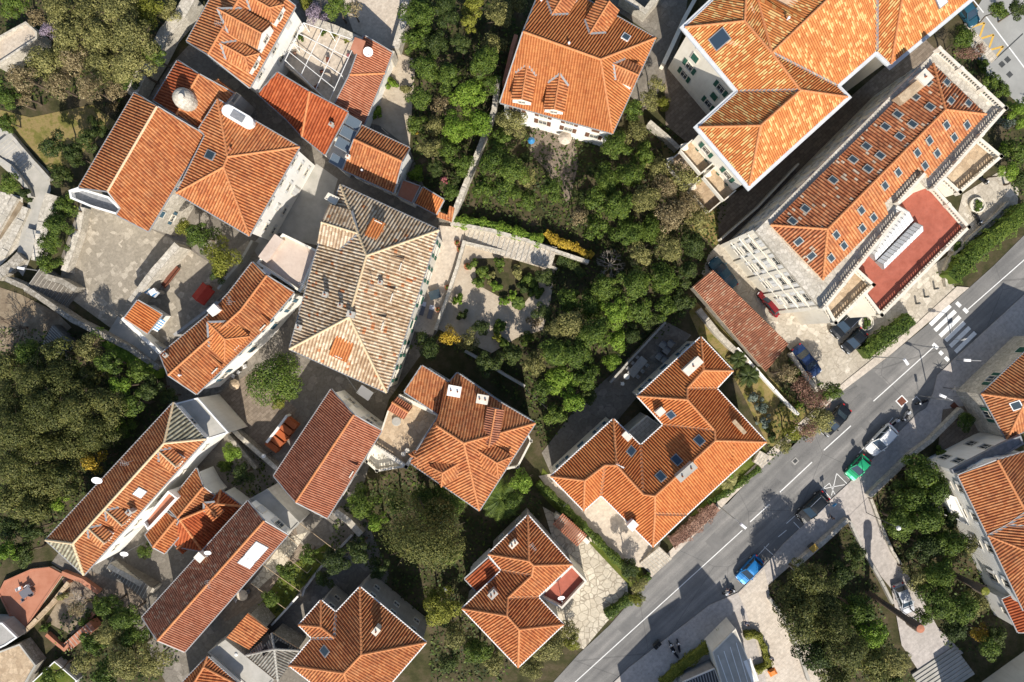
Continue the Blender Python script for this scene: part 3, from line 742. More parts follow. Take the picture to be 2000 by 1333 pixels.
# road markings
def stripe(name, a, b, wd, m='road_paint', z=.042):
    A, B = W(a[0], a[1], z), W(b[0], b[1], z); mb = MB(); d = (B-A).normalized(); x = Vector((-d.y, d.x, 0))*wd/2
    n = max(1, int((B-A).length/.5)); 
    for k in range(n):
        p, q = A.lerp(B, k/n), A.lerp(B, (k+1)/n); mb.face([p-x, q-x, q+x, p+x])
    return struct(name, mb, m)
for a, b in (((1848,588),(1807,625)),((1856,597),(1817,635)),((1866,608),(1826,646)),((1875,619),(1836,657)),((1884,630),(1847,666)),((1894,640),(1856,677)),((1905,650),(1866,688))): stripe('crossing_stripe', a, b, .58)
for a, b in (((1856,579),(1864,586)),((1868,591),(1876,599)),((1882,603),(1890,611)),((1822,672),(1832,681)),((1835,687),(1841,693)),((1846,698),(1853,705))): stripe('give_way_block', a, b, .5)
stripe('centre_line', (2030,482), (1890,605), .13); stripe('centre_line', (1826,676), (1706,784), .13)
for a, b in (((1662,832),(1609,880)),((1586,903),(1523,962)),((1503,985),(1465,1020))): stripe('centre_line', a, b, .14)
stripe('centre_line', (1450,1036), (1110,1345), .12)
for a, b in (((1520,1049),(1536,1036)),((1550,1020),(1564,1035)),((1536,1023),(1556,1005)),((1478,1088),(1502,1062)),((1492,1068),(1512,1086)),((1598,962),(1620,944)),((1606,954),(1624,976)),((1620,944),(1634,973)),((1608,955),(1650,947)),((1634,925),(1624,968)),((1634,925),(1654,945)),((1678,885),(1690,872)),((1733,830),(1744,816)),((1744,840),(1758,852)),((1790,775),(1782,782)),((1790,775),(1802,787))):
    stripe('parking_line', a, b, .09)
zz = [(1893,55),(1923,45),(1912,77),(1941,68),(1930,99),(1960,91),(1941,117)]
for a, b in zip(zz, zz[1:]): stripe('yellow_zigzag', a, b, .28, 'yellow_paint')
stripe('lane_line', (1896,-6), (1921,25), .16); stripe('lane_line', (1926,33), (2010,145), .16)
stripe('drain_channel', (1942,118), (1998,66), .16, 'dark_metal')
for x, y in ((1968,117),(1957,126),(1972,146)):
    mb = MB(); q = W(x, y, .045); mb.box(q-Vector((0,0,.01)), .7, .7, .012, .75); struct('drain_cover', mb, 'dark_metal')
# drains, manholes
def grate(name, label, x, y, w, l, ang, frame, m):
    q = W(x, y, .04); mb = MB(); mb.box(q, w, l, .03, ang, 0); mb.box(q+Vector((0,0,.03)), w-.3, l-.3, .01, ang, 1)
    for k in range(4):
        o = (k-1.5)*(w-.3)/4; mb.box(q+Vector((math.cos(ang)*o, math.sin(ang)*o, .035)), .06, l-.3, .02, ang, 1)
    tag(mb.build(name, [frame, m], org=q), label, 'manhole')
grate('manhole_cover', 'square rusty manhole cover in a white frame on the road near the white estate car', 1761, 784, 1.25, 1.25, .75, 'road_paint', 'wood_brown')
grate('manhole_cover', 'small dark manhole cover in the lane left of the dashed centre line', 1553, 901, .85, .75, .75, 'plaster_grey', 'dark_metal')
q = W(1864, 794, .14); mb = MB(); mb.box(q, .8, .95, .02, .75); tag(mb.build('pavement_cover', 'wood_brown', org=q), 'dark brown cover set in the pavement beside the stone corner house', 'manhole')
# ================================================================ BUILDINGS
GL = 'lead'
# --- A: white house with three dormers, top left
r, ro, R = house('white_house', 'white house with orange tiles and three dormers facing the pergola terrace', 8,
  {'a': (365,81), 'b': (488,172), 'c': (577,13), 'd': (454,-79), 'E': (407,107), 'F': (496,-53)},
  ['a E F d', 'E b c F'], win=('small', 'shutter_white', 3.0, 3))
dormer(r, R, 502, 131, 2.4, 1.5, 'hip', valley='steel'); dormer(r, R, 523, 83, 3.2, 1.9, 'gable', valley='steel', big=True, hr=1.0); dormer(r, R, 549, 37, 2.4, 1.5, 'hip', valley='steel')
antenna(ro, R, 440, 60)
# --- lean-to below it
r, ro, R = house('red_roofed_annexe', 'narrow annexe with one dull red slope bending along the dark alley beside the pergola terrace', 5,
  {'a': (504,184), 'b': (560,234), 'c': (590,267), 'd': (635,303), 'E': (680,220,1.9), 'F': (605,180,1.9), 'G': (542,142,1.9)},
  ['a b c F G', 'c d E F'], tm='tiles_redbrown', win=None, gutter='lead')
chimney(ro, R, 650, 247, .4, .4, .9, m='concrete', pots=1)
# --- house right of the pergola
r, ro, R = house('orange_roofed_house', 'low house with one salmon slope and a brick chimney, right of the pergola terrace', 4.2,
  {'a': (766,103), 'b': (751,144), 'c': (710,246), 'D': (653,205,1.6), 'E': (683,147,1.7), 'F': (696,111,1.7), 'G': (711,70,1.7)},
  ['a b E F G', 'b c D E'], tm='tiles_salmon', win=('small', 'shutter_white', 3.2, 1))
chimney(ro, R, 703, 96, 1.3, 1.5, 1.1, m='terracotta_floor', pots=0)
rh3, roof3, R3 = r, ro, R
# --- gable house with solar panels
r, ro, R = house('gabled_house', 'small gabled house with orange tiles and a white end wall, below the solar panels', 6,
  {'a': (670,332), 'b': (769,377), 'c': (800,290), 'd': (707,246), 'E': (692,273), 'F': (785,316)},
  ['a b F E', 'E F c d'], win=('tall', 'shutter_white', 2.6, 2))
chimney(ro, R, 682, 309, .4, .4, .8, pots=1); vent(ro, R, 708, 334)
mb = MB()
for px, py in ((690,240),(680,261),(670,283),(659,315)):
    c = W(px, py, 6.1); a = math.radians(-30)
    M = Matrix.Rotation(a, 3, 'Z') @ Matrix.Rotation(math.radians(14), 3, 'X')
    mbx = MB(); mbx.box(c, 1.95, 1.35, .1, 0, 0, M=M); mbx.box(c+Vector((0,0,.1)), 1.83, 1.23, .03, 0, 1, M=M)
    for sx in (-.8, .8): mbx.tube(c+M@Vector((sx,-.5,0)), Vector((c.x, c.y, 4.6))+M@Vector((sx,-.5,0)), .03, n=5)
    mbx.build('solar_panel', ['steel', 'solar_glass'], r)
flat_house('terrace_block', 'plain cream connecting block under the four solar panels', 4.5, [(680,222),(712,246),(668,334),(634,304)], 'plaster_cream', 'plaster_white', .12, .15, 'stone_trim')
flat_house('brown_flat_extension', 'flat brown terrace on the end of the small gabled house', 3.2, [(786,350),(822,363),(805,398),(774,383)], 'terracotta_floor', 'plaster_white', .25, .12, 'steel')
r, ro, R = house('small_shed', 'tiny shed with one orange slope at the end of the brown flat terrace', 3.0,
  {'a': (810,397), 'b': (852,419), 'C': (867,391,.9), 'D': (826,366,.9)}, ['a b C D'], tm='tiles_bright', win=None)
r, ro, R = house('gate_canopy', 'small tiled canopy over the garden gate at the foot of the long stone wall', 2.6,
  {'a': (852,424), 'b': (882,434), 'C': (888,406,.5), 'D': (878,402,.5), 'E': (874,420,.4), 'F': (858,414,.4)}, ['a b C D E F'], win=None, gutter=None)
# --- big gabled house left of centre
r, ro, R = house('big_gabled_house', 'big house with a plain orange gable roof at the top of the stone plaza', 8,
  {'a': (263,182), 'B': (307,209), 'c': (401,265), 'd': (290,452), 'e': (228,420), 'F': (236,407,.3), 'G': (211,374), 'h': (154,367)},
  ['a B G h', 'B c d e F G'], win=('small', 'shutter_blue', 4.2, 2), ridge='mortar', wm='pale_stone')
flat_house('white_balcony', 'L-shaped white roof balcony cut into the corner of the big gabled roof above the plaza', 7.0, [(134,372),(152,366),(212,384),(236,408),(228,420),(175,404),(137,388)], 'lead', 'plaster_white', .9, .25, 'white_paint')
# --- rear wing
r, ro, R = house('rear_wing', 'dark orange gabled wing with a round stone dome, behind the big gabled house', 7,
  {'a': (347,119), 'B': (389,146), 'c': (457,183), 'd': (392,253), 'E': (345,225), 'f': (300,196)},
  ['a B E f', 'B c d E'], win=None, face_mats={1: 'tiles_orange'}, tm='tiles_redbrown')  # lighter tiles on the sun side: its light put into the colour
mb = MB(); p, n = R.find(362, 195); mb.lathe(p-Vector((0,0,1.0)), [(1.3,0),(1.3,1.5),(1.15,2.1),(.8,2.6),(.4,2.85),(.001,2.9)], 18)
mb.lathe(p+Vector((.4,-.3,1.6)), [(.35,0),(.35,.6),(.001,.62)], 10, 1)
mb.build('stone_dome', ['pale_stone', 'stone_trim'], ro)
r, ro, R = house('tiny_roofed_porch', 'tiny porch with a short orange gable next to the dark alley', 6.4,
  {'a': (418,160), 'B': (427,156), 'c': (459,180), 'd': (447,197), 'E': (415,172)}, ['a B E', 'B c d E'], win=None, gutter=None, tm='tiles_bright')
flat_house('grey_landing', 'small grey landing squeezed between the porch roof and the hipped house', 5.6, [(449,196),(461,180),(470,186),(456,204)], 'lead', 'plaster_grey', .1, .1)
# --- hipped house
r, ro, R = house('hipped_house', 'hipped orange roofed house with a wide white facade of windows facing the narrow lane', 9,
  {'a': (425,195), 'b': (389,252), 'c': (401,265), 'd': (345,378), 'e': (487,461), 'f': (585,288), 'G': (445,307), 'H': (437,327)},
  ['a b c d H G', 'a G f', 'G H e f', 'H d e'], win=('small', 'shutter_white', 3.0, 3), pitch=31)
skylight(ro, R, 411, 304, .9, 1.1, glass='glass_dark'); vent(ro, R, 452, 293, 'terracotta_floor')
p, n = R.find(470, 232); d = dn_dir(n); mb = MB(); A = math.atan2(d.y, d.x)+math.pi/2
mb.box(p-Vector((0,0,.6)), 2.6, 1.5, 1.5, A)
u = Vector((math.cos(A), math.sin(A), 0))
for s in (-1.3, 1.5): mb.lathe(p+u*s-Vector((0,0,.6)), [(.75,0),(.75,1.45),(.6,1.5),(.5,1.48),(.001,1.45)], 14)
mb.box(p+Vector((0,0,.9)), 1.7, .9, .12, A, 1); mb.build('roof_lantern', ['white_paint', 'lead'], ro)
# --- the big cream-tiled villa
r, ro, R = house('cream_roofed_villa', 'large villa under old cream and brown tiles in the middle of the photo', 10,
  {'a': (665,362), 'b': (617,497), 'c': (566,682), 'd': (755,767), 'e': (857,450), 'F': (716,500), 'G': (682,620)},
  ['a b c G F', 'G c d', 'F G d e', 'a F e'], tm='tiles_old_cream', ridge='ridge_cream', wm='plaster_cream', win=('tall', 'shutter_green', 3.4, 3), gutter='lead', h=.13, pitch=31)
dormer(r, R, 783, 523, 1.9, .55, 'shed', 'tiles_old_cream', wm='plaster_cream'); dormer(r, R, 766, 582, 1.8, .55, 'shed', 'tiles_old_cream', wm='plaster_cream'); dormer(r, R, 748, 638, 2.0, .55, 'shed', 'tiles_old_cream', wm='plaster_cream')
dormer(r, R, 664, 697, 2.2, .85, 'shed', 'tiles_bright'); dormer(r, R, 741, 437, 1.5, .8, 'shed', 'tiles_bright')
dormer(r, R, 641, 442, 4.6, 1.5, 'gable', 'tiles_old_cream', 'ridge_cream', 'plaster_cream', hr=1.0, big=True)
for q in ((640,577,.5,.5,1.3),(668,597,.4,.4,.9),(745,553,.4,.4,.8),(688,615,.8,.6,.8),(586,640,.7,.5,.7)): chimney(ro, R, *q, m='concrete', pots=1)
R9, rv9 = R, ro
flat_house('chimney_stack_block', 'pale square stone stack beside the dark gap at the corner of the cream roofed villa', 10.6, [(633,388),(641,376),(663,387),(655,401)], 'stone_trim', 'stone_trim', .12, .1)
antenna(rv9, R9, 600, 560); antenna(rv9, R9, 730, 560)
# --- flat terrace block
r, ro = flat_house('flat_roof_terrace', 'flat beige roof terrace with a low parapet, left of the cream roofed villa', 6.3, [(552,456),(622,490),(587,572),(500,514)], 'plaster_pink', 'plaster_cream', .75, .28, 'plaster_cream')
mb = MB(); q = W(533, 487, 6.3); mb.box(q, 1.3, 3.6, .9, math.radians(-36)); mb.build('stair_box', 'plaster_pink', r)
mb = MB(); q = W(529, 545, 6.3); mb.box(q-Vector((.3,-.9,0)), 1.1, .5, .7, math.radians(-32)); mb.build('air_unit', 'white_plastic', r)
# --- long bent house beside the kiosk court
r, ro, R = house('long_bent_house', 'long, slightly bent orange roofed house with a hipped dormer, above the round green tree', 7.5,
  {'a': (493,513), 'B': (521,539), 'c': (574,572), 'd': (499,660), 'e': (384,770), 'F': (329,733,.9), 'g': (313,693), 'h': (405,617), 'i': (447,573), 'J': (470,607), 'K': (428,645)},
  ['a B J K F g h i', 'B c d e F K J'], win=('tall', 'shutter_blue', 3.6, 2), pitch=28)
dormer(r, R, 516, 640, 2.0, .5, 'shed'); dormer(r, R, 423, 724, 2.0, .5, 'shed'); dormer(r, R, 466, 680, 4.2, 1.3, 'hip', 'tiles_bright')
chimney(ro, R, 424, 607, .9, 1.1, 1.1, m='plaster_white', pots=0); chimney(ro, R, 328, 694, .4, .4, .7, m='concrete', pots=1); vent(ro, R, 353, 733)
antenna(ro, R, 460, 590)
# --- kiosk house
r, ro, R = house('kiosk_house', 'one-room kiosk with small orange roof and striped awnings at the edge of the plaza', 3.6,
  {'a': (317,615), 'b': (288,652), 'C': (243,622,.9), 'D': (269,587,.9)}, ['a b C D'], tm='tiles_bright', win=None)
mb = MB()
for (x0, y0), (x1, y1), k in (((313,622),(297,643),5), ((281,572),(303,582),3)):
    A, B = W(x0, y0, 3.0), W(x1, y1, 3.0); e = (B-A); o = Vector((-e.y, e.x, 0)).normalized()*(1 if k == 5 else 1)
    if k == 5: o = Vector((.55, -.45, 0))
    else: o = Vector((.5, .8, 0))
    for i in range(k*2):
        p, q = A+e*(i/(k*2)), A+e*((i+1)/(k*2)); dz = Vector((0,0,-.45))
        mb.face([p, q, q+o*.85+dz, p+o*.85+dz], i % 2); mb.face([p-Vector((0,0,.05)), p+o*.85+dz-Vector((0,0,.05)), q+o*.85+dz-Vector((0,0,.05)), q-Vector((0,0,.05))], i % 2)
mb.build('awning', ['blue_plastic', 'white_paint'], r)
# --- K house
r, ro, R = house('ridge_roofed_house', 'plain gabled salmon roofed house with one low dormer, left of the balustraded terrace', 7,
  {'a': (647,761), 'B': (691,811), 'c': (745,842), 'd': (639,1012), 'E': (578,981), 'f': (535,930)},
  ['a B E f', 'B c d E'], tm='tiles_salmon', win=('tall', 'shutter_white', 3.2, 2), ridge='ridge_orange')
dormer(r, R, 688, 925, 2.4, .55, 'shed', 'tiles_salmon')
# --- M house and its terrace
r, ro, R = house('dormered_house', 'orange roofed house with several dormers, right of the stone balustraded terrace', 8,
  {'a': (824,715), 'b': (877,748), 'c': (893,729), 'd': (976,786), 'e': (1045,827), 'f': (936,997), 'g': (801,904), 'h': (858,811), 'i': (790,766), 'J': (906,866,3.1), 'K': (853,832,2.7)},
  ['a b c d e J K h i', 'J e f', 'K J f g h'], tm='tiles_orange', win=('tall', 'shutter_brown', 3.2, 2), pitch=31)
dormer(r, R, 855, 926, 2.7, 1.2, 'hip', valley=None); dormer(r, R, 984, 908, 2.9, 1.15, 'hip', valley=None); dormer(r, R, 812, 897, 1.8, .9, 'hip', valley=None); dormer(r, R, 968, 800, 1.8, 1.3, 'gable', 'tiles_salmon', valley=None)
chimney(ro, R, 889, 763, 1.2, 1.5, 1.4, m='plaster_white', pots=2); chimney(ro, R, 943, 779, 1.0, 1.3, 1.2, m='stone_trim', pots=2)
skylight(ro, R, 879, 816, .8, 1.0, glass='glass_blue'); skylight(ro, R, 905, 851, .8, 1.3, glass='glass_dark'); vent(ro, R, 830, 920)
r2, ro2 = flat_house('balustraded_terrace', 'tan stone roof terrace with a pale balustrade between the salmon roof and the dormered house', 5.0, [(780,773),(860,812),(793,915),(727,872),(745,838),(757,802)], 'terrace_tan', 'plaster_cream', .1, .2, 'stone_trim')
P = [W(x, y, 6) for x, y in ((781,775),(858,812),(793,912),(729,871))]
balustrade(r2, P, 5.05, .95, thick=.42)
R_ = Roof(6.3, {'a': (757,801), 'B': (766,786,.45), 'c': (775,775), 'd': (806,795), 'E': (798,806,.45), 'f': (789,820)}, ['a B E f', 'B c d E'])
build_roof(r2, R_, 'tiles_salmon', gutter=None); walls(r2, [R_.P[k] for k in R_.loop], 'plaster_cream', .15, 5.0, name='stair_hut')
mb = MB(); mb.lathe(W(775, 823, 5.02), [(.55,0),(.6,.35),(.5,.4),(.001,.42)], 16); mb.build('round_table', 'concrete', r2)
for q in ((789,886),(796,879)):
    mb = MB(); mb.lathe(W(q[0], q[1], 5.02), [(.22,0),(.32,.5),(.26,.52),(.001,.48)], 10); mb.build('planter', 'stone_trim', r2)
r3, ro3 = flat_house('low_balcony', 'lower white balcony bulging out beneath the balustraded terrace, above the dark garden', 3.0, [(728,873),(715,902),(735,921),(785,913),(793,905)], 'plaster_cream', 'plaster_white', .1, .2)
balustrade(r3, [W(x, y, 4) for x, y in ((728,873),(716,902),(736,920),(784,912))], 3.05, .9, thick=.3)
r4, ro4 = flat_house('bay_balcony', 'narrow white bay balcony with railings on the right flank of the dormered house', 4.6, [(1032,848),(1038,862),(1011,913),(990,917),(996,900)], 'brown_floor', 'plaster_white', .1, .15)
balustrade(r4, [W(x, y, 5.5) for x, y in ((1031,850),(1037,862),(1011,912),(993,915))], 4.65, .9, thick=.22, step=.25)
# --- G: big orange villa
r, ro, R = house('large_orange_villa', 'large bright orange villa of many hips beside the road, centre right', 7.5,
  {'a': (1369,659), 'b': (1431,725), 'c': (1399,759), 'd': (1496,864), 'e': (1425,927), 'f': (1341,1005), 'g': (1275,1068), 'h': (1174,967), 'i': (1140,997), 'j': (1076,931), 'k': (1198,819), 'l': (1251,871), 'm': (1296,830), 'n': (1245,774),
   'A': (1374,724), 'B': (1342,759), 'C': (1342,781), 'D': (1395,841), 'E': (1397,861), 'F': (1434,862), 'G': (1279,969), 'H': (1256,966), 'I': (1204,909), 'J': (1181,909), 'K': (1142,939), 'L': (1279,1004,1.5)},
  ['a A B C n', 'a b A', 'A b c B', 'B c d F E D C', 'C D m n', 'm D E G H l', 'E F e f L G', 'F d e', 'L f g', 'G L g h J I H', 'k l H I', 'k I J K j', 'J h i K', 'K i j'],
  tm='tiles_bright', wm='plaster_cream', win=('tall', 'shutter_blue', 3.0, 2), gutter='white_paint', pitch=30, valley='ridge_brown')
chimney(ro, R, 1349, 715, .9, 2.4, 1.2, pots=1); chimney(ro, R, 1286, 803, .9, .7, 1.3, pots=0); chimney(ro, R, 1222, 851, .6, 1.0, .9, pots=0)
chimney(ro, R, 1336, 919, .8, 2.6, 1.3, pots=2, m='concrete'); chimney(ro, R, 1232, 1021, 1.0, .8, 1.5, pots=0, m='white_paint'); chimney(ro, R, 1440, 833, .35, 2.0, .8, pots=0, m='terrace_tan')
skylight(ro, R, 1311, 810, .8, .8, glass='glass_blue'); skylight(ro, R, 1366, 861, .8, 1.0, glass='glass_blue'); skylight(ro, R, 1291, 931, .8, 1.0, glass='glass_blue'); skylight(ro, R, 1232, 882, .8, 1.0, glass='glass_blue'); skylight(ro, R, 1322, 899, .8, 1.1, glass='glass_blue')
p, n = R.find(1206, 904); mb = MB(); mb.tube(p, p+Vector((0,0,3.2)), .04, n=6)
for k in range(4): mb.bar(p+Vector((-.5+.05*k,.2,2.2+.28*k)), p+Vector((.5-.05*k,-.2,2.2+.28*k)), .03)
mb.build('tv_antenna', 'white_plastic', ro)
flat_house('sunken_patio', 'small grey patio floor boxed into the back of the large orange villa', 5.0, [(1222,848),(1264,812),(1294,834),(1252,874)], 'paving_light', 'plaster_grey', .1, .12, 'stone_trim')
# --- hotel
r = thing('grand_hotel', 'cream palace hotel with rows of skylights and a red roof terrace, upper right', 'hotel', (37, 13, 0))
R = Roof(15, {'a': (1822,125), 'b': (1925,224), 'c': (1812,347,-.1), 'd': (1793,327,.62), 'e': (1727,398,.56), 'f': (1735,417), 'g': (1607,547), 'h': (1505,440), 'I': (1846,215), 'J': (1616,448)},
  ['a I J h', 'a b I', 'I b c d e f g J', 'J g h'], 25)
ro = build_roof(r, R, 'tiles_weathered', 'ridge_orange', gutter=None, face_mats={2: 'tiles_orange'})
P = [W(x, y, 14.6) for x, y in ((1826,101),(1953,217),(1817,371),(1795,346),(1748,398),(1752,420),(1603,603),(1476,452))]
mb = MB(); mb.prism([(p.x, p.y) for p in P], 14.0, 14.6); mb.build('cornice', 'pale_stone', r)
Pw = offset_poly([p.copy() for p in (P if sum(P[i].x*P[(i+1)%8].y-P[(i+1)%8].x*P[i].y for i in range(8)) > 0 else P[::-1])], .22)
walls(r, [Vector((p.x, p.y, 14.2)) for p in Pw], 'plaster_cream', .02, win=('tall', 'shutter_white', 2.7, 4))
P2 = offset_poly([p.copy() for p in P[::-1]], -.0) if False else P
balustrade(r, [P[0], P[1], P[2]], 14.62, 1.0, step=.34, thick=.34)
balustrade(r, [P[3], P[4]], 14.62, 1.0, step=.34, thick=.34); balustrade(r, [P[5], P[6]], 14.62, 1.0, step=.34, thick=.34)
# string courses and pilasters on the long south-west front
mb = MB(); A, B = Pw[0], Pw[-1]
fr = sorted([(W(1476,452,14.6)), (W(1603,603,14.6))], key=lambda p: p.x); A, B = fr; e = (B-A); e.z = 0; L = e.length; e.normalize(); out = Vector((e.y, -e.x, 0)); out = -out if out.x > 0 else out
A = A-out*.22; B = B-out*.22
for z in (4.4, 8.0, 11.4): mb.bar(Vector((A.x, A.y, z))+out*.12, Vector((B.x, B.y, z))+out*.05, .12, .2)
for k in range(5):
    q = A+e*(L*k/4); mb.bar(Vector((q.x, q.y, 0))+out*.06, Vector((q.x, q.y, 13.9))+out*.03, .5, .1, up=out)
mb.build('string_course', 'plaster_cream', r)
sk = [(1811,162),(1787,190),(1816,210),(1753,225),(1729,249),(1782,244),(1757,268),(1692,287),(1666,313),(1719,305),(1695,331),(1627,353),
      (1848,162),(1856,198),(1890,203),(1847,245),(1887,245),(1862,269),(1814,275),(1829,300),(1790,299),(1805,324),(1753,337),(1727,363),
      (1681,411),(1705,425),(1683,446),(1632,459),(1647,480),(1622,504),(1573,409),(1548,433),(1560,472),(1585,500)]
for q in sk: skylight(ro, R, *q, .58, .78, frame='concrete', glass='skylight_glass')
chimney(ro, R, 1793, 160, 1.3, 1.3, 1.4, m='stone_trim', pots=1)
mb = MB(); p, n = R.find(1775, 180); mb.box(p-Vector((.2,.2,.4)), 3.4, 1.1, 1.5, math.radians(40)); mb.build('roof_hut', 'terrace_tan', ro)
# lower terraces, roof terrace with glass roof lights
def hotel_terrace(z, poly, floor, rails, name='roof_terrace'):
    f, fr_ = flat_house(name, '', z, poly, floor, 'plaster_cream', .12, .2, 'stone_trim', root=r, part=name)
    balustrade(r, [W(x, y, z+1) for x, y in rails], z+.1, .95, thick=.36)
hotel_terrace(10.5, [(1908,268),(1956,306),(1875,377),(1817,347)], 'terrace_tan', [(1912,270),(1955,306),(1875,376),(1841,345)])
hotel_terrace(10.0, [(1752,400),(1808,352),(1893,444),(1722,618),(1688,574),(1650,520)], 'red_floor', [(1815,356),(1892,444),(1722,616),(1690,574)])
hotel_terrace(11.0, [(1598,578),(1664,518),(1707,556),(1633,632)], 'terrace_tan', [(1602,578),(1632,631),(1706,557),(1668,522)])
def Wb(x, y): return W(x, y, 10.5)
for k, (a, b, c, d) in enumerate((((1753,401),(1784,431),(1710,509),(1694,493)), ((1787,435),(1803,452),(1727,526),(1712,511)))):
    mb = MB(); P3 = [Wb(*a), Wb(*b), Wb(*c), Wb(*d)]; m1, m2 = (P3[0]+P3[1])/2+Vector((0,0,.75)), (P3[2]+P3[3])/2+Vector((0,0,.75))
    mb.face([P3[0], m1, m2, P3[3]], 1); mb.face([m1, P3[1], P3[2], m2], 1); mb.face([P3[0], P3[1], m1], 0); mb.face([P3[2], P3[3], m2], 0)
    for i in range(4):
        p0, p1 = P3[i], P3[(i+1) % 4]; mb.face([Vector((p0.x,p0.y,9.9)), Vector((p1.x,p1.y,9.9)), p1, p0], 0)
    for i in range(13):
        t = i/12; a0, b0, c0 = P3[0].lerp(P3[3], t), P3[1].lerp(P3[2], t), m1.lerp(m2, t)
        mb.bar(a0+Vector((0,0,.03)), c0+Vector((0,0,.03)), .07, .05); mb.bar(c0+Vector((0,0,.03)), b0+Vector((0,0,.03)), .07, .05)
    mb.build('roof_light', ['steel', 'polycarbonate'], r)
# --- beige block, top right
r, ro, R = house('speckled_roof_block', 'large cream block under an orange roof speckled with yellow tiles, top right corner', 13,
  {'a': (1338,54), 'b': (1443,179), 'c': (1365,249), 'd': (1463,363), 'e': (1654,190), 'f': (1633,168), 'g': (1712,99), 'h': (1740,126), 'i': (1916,-20), 'j': (1790,-150), 'k': (1500,-150), 'l': (1425,-28),
   'A': (1454,42,2.5), 'B': (1507,104,3.1), 'C': (1563,177,3.1), 'D': (1485,246,2.9), 'E': (1642,-25,4.6), 'F': (1458,-22,2.5), 'G': (1474,-22,2.0), 'I': (1765,-22,2.4), 'J': (1712,-22,1.9)},
  ['a A F l', 'a b C B A', 'A B G F', 'G B E k l F', 'B f g J E', 'J g h I', 'I h i', 'B C e f', 'b c D C', 'c d D', 'D d e C', 'E J I i j k'],
  tm='tiles_speckled', wm='plaster_cream', win=('tall', 'shutter_green', 3.6, 4), gutter='trim_blue_grey', inset=.5, ridge='ridge_orange', h=.09)
skylight(ro, R, 1406, 77, 1.5, 1.9, glass='glass_blue'); vent(ro, R, 1538, 38); skylight(ro, R, 1838, 2, 1.1, 1.1, glass='polycarbonate')
# wide pale eaves band
eb = MB(); Pl = [R.P[k] for k in R.loop]; Po = offset_poly(Pl, -.45)
for i in range(len(Pl)):
    j = (i+1) % len(Pl); a, b, c, d = Pl[i], Pl[j], Po[j], Po[i]; dz = Vector((0,0,.06)); eb.face([a-dz, d-dz, c-dz, b-dz][::-1]); eb.face([d-dz*5, c-dz*5, c-dz, d-dz]); eb.face([a-dz*5, b-dz*5, c-dz*5, d-dz*5][::-1])
eb.build('eaves_band', 'trim_blue_grey', r)
# balconies on the south-west end
A, B = R.P['c'], R.P['d']; e = B-A; e.z = 0; L = e.length; e.normalize(); out = Vector((e.y, -e.x, 0)); out = -out if out.x > 0 else out
for z in (6.4, 3.0):
    for s0, s1 in ((.04, .47), (.53, .96)):
        mb = MB(); a, b = A+e*(L*s0), A+e*(L*s1); dd = 1.5 if z > 5 else 2.9
        q = [a-out*.5, b-out*.5, b+out*dd, a+out*dd]; mb.prism([(p.x, p.y) for p in q], z-.2, z, 1)
        for p0, p1 in ((q[1], q[2]), (q[2], q[3]), (q[3], q[0])):
            p0, p1 = Vector((p0.x,p0.y,z)), Vector((p1.x,p1.y,z)); mb.bar(p0+Vector((0,0,1)), p1+Vector((0,0,1)), .16, .1); mb.bar(p0+Vector((0,0,.45)), p1+Vector((0,0,.45)), .08, .9, 2)
        mb.box(q[3]-out*.8+Vector((0,0,z-q[3].z)), .8, .8, .75, .3, 2); mb.build('balcony', ['stone_trim', 'terrace_tan', 'plaster_cream'], r)
# --- top middle house
r, ro, R = house('four_dormer_house', 'square house with a bright orange roof and five gabled dormers, top centre', 8,
  {'a': (977,201), 'b': (1196,261), 'c': (1280,75), 'd': (1066,-45), 'E': (1022,63), 'F': (1173,117)},
  ['E a b F', 'F b c', 'E F c d'], tm='tiles_bright', win=('tall', 'shutter_brown', 3.2, 2), pitch=31, valley='steel')
for q in ((1019,203,2.3,1.7), (1081,222,2.3,1.7)): dormer(r, R, *q, 'gable', 'tiles_orange', valley='steel')
dormer(r, R, 1184, 22, 2.8, 1.5, 'gable', 'tiles_orange', valley='steel'); dormer(r, R, 1112, -14, 2.8, 1.5, 'gable', 'tiles_orange', valley='steel'); dormer(r, R, 1238, 158, 2.6, 1.4, 'gable', 'tiles_orange', valley='steel')
skylight(ro, R, 1222, 74, .8, .9, frame='white_paint'); vent(ro, R, 1111, 87); vent(ro, R, 1057, 3)
# --- barn
r, ro, R = house('long_low_outbuilding', 'long low outbuilding with one weathered salmon slope beside the parked red and blue cars', 3.6,
  {'a': (1353,560), 'b': (1496,726), 'C': (1540,672,1.5), 'D': (1392,527,1.5)}, ['a b C D'], tm='tiles_lattice', wm='rubble_wall', win=None, ridge='mortar', gutter=None)
# --- H
r, ro, R = house('corner_villa', 'orange roofed villa with crossing hips and red paved terraces, beside the bottom stretch of road', 6.5,
  {'a': (1031,1007), 'b': (1117,1103), 'c': (1050,1166), 'd': (1100,1220), 'e': (1012,1303), 'f': (903,1189), 'g': (980,1114), 'h': (954,1083),
   'A': (1033,1096), 'B': (1042,1105), 'C': (1039,1124), 'D': (992,1168), 'E': (990,1203), 'F': (1014,1230)},
  ['a A h', 'a b B A', 'h A B C g', 'B b c D C', 'g C D E f', 'D c d F E', 'E F e f', 'F d e'], wm='plaster_grey', win=('small', None, 3.4, 2), gutter='white_paint', ridge='ridge_orange', valley='ridge_brown')
chimney(ro, R, 1003, 1059, .5, 1.0, 1.0, pots=2); chimney(ro, R, 963, 1155, .7, 1.0, 1.2, pots=2, m='concrete')
flat_house('red_paved_terrace', 'sunken red paved terrace with a white parapet on the road side of the corner villa', 4.4, [(1117,1104),(1147,1136),(1098,1190),(1052,1166)], 'red_floor', 'plaster_cream', .85, .25, 'stone_trim')
antenna(ro, R, 1040, 1060)
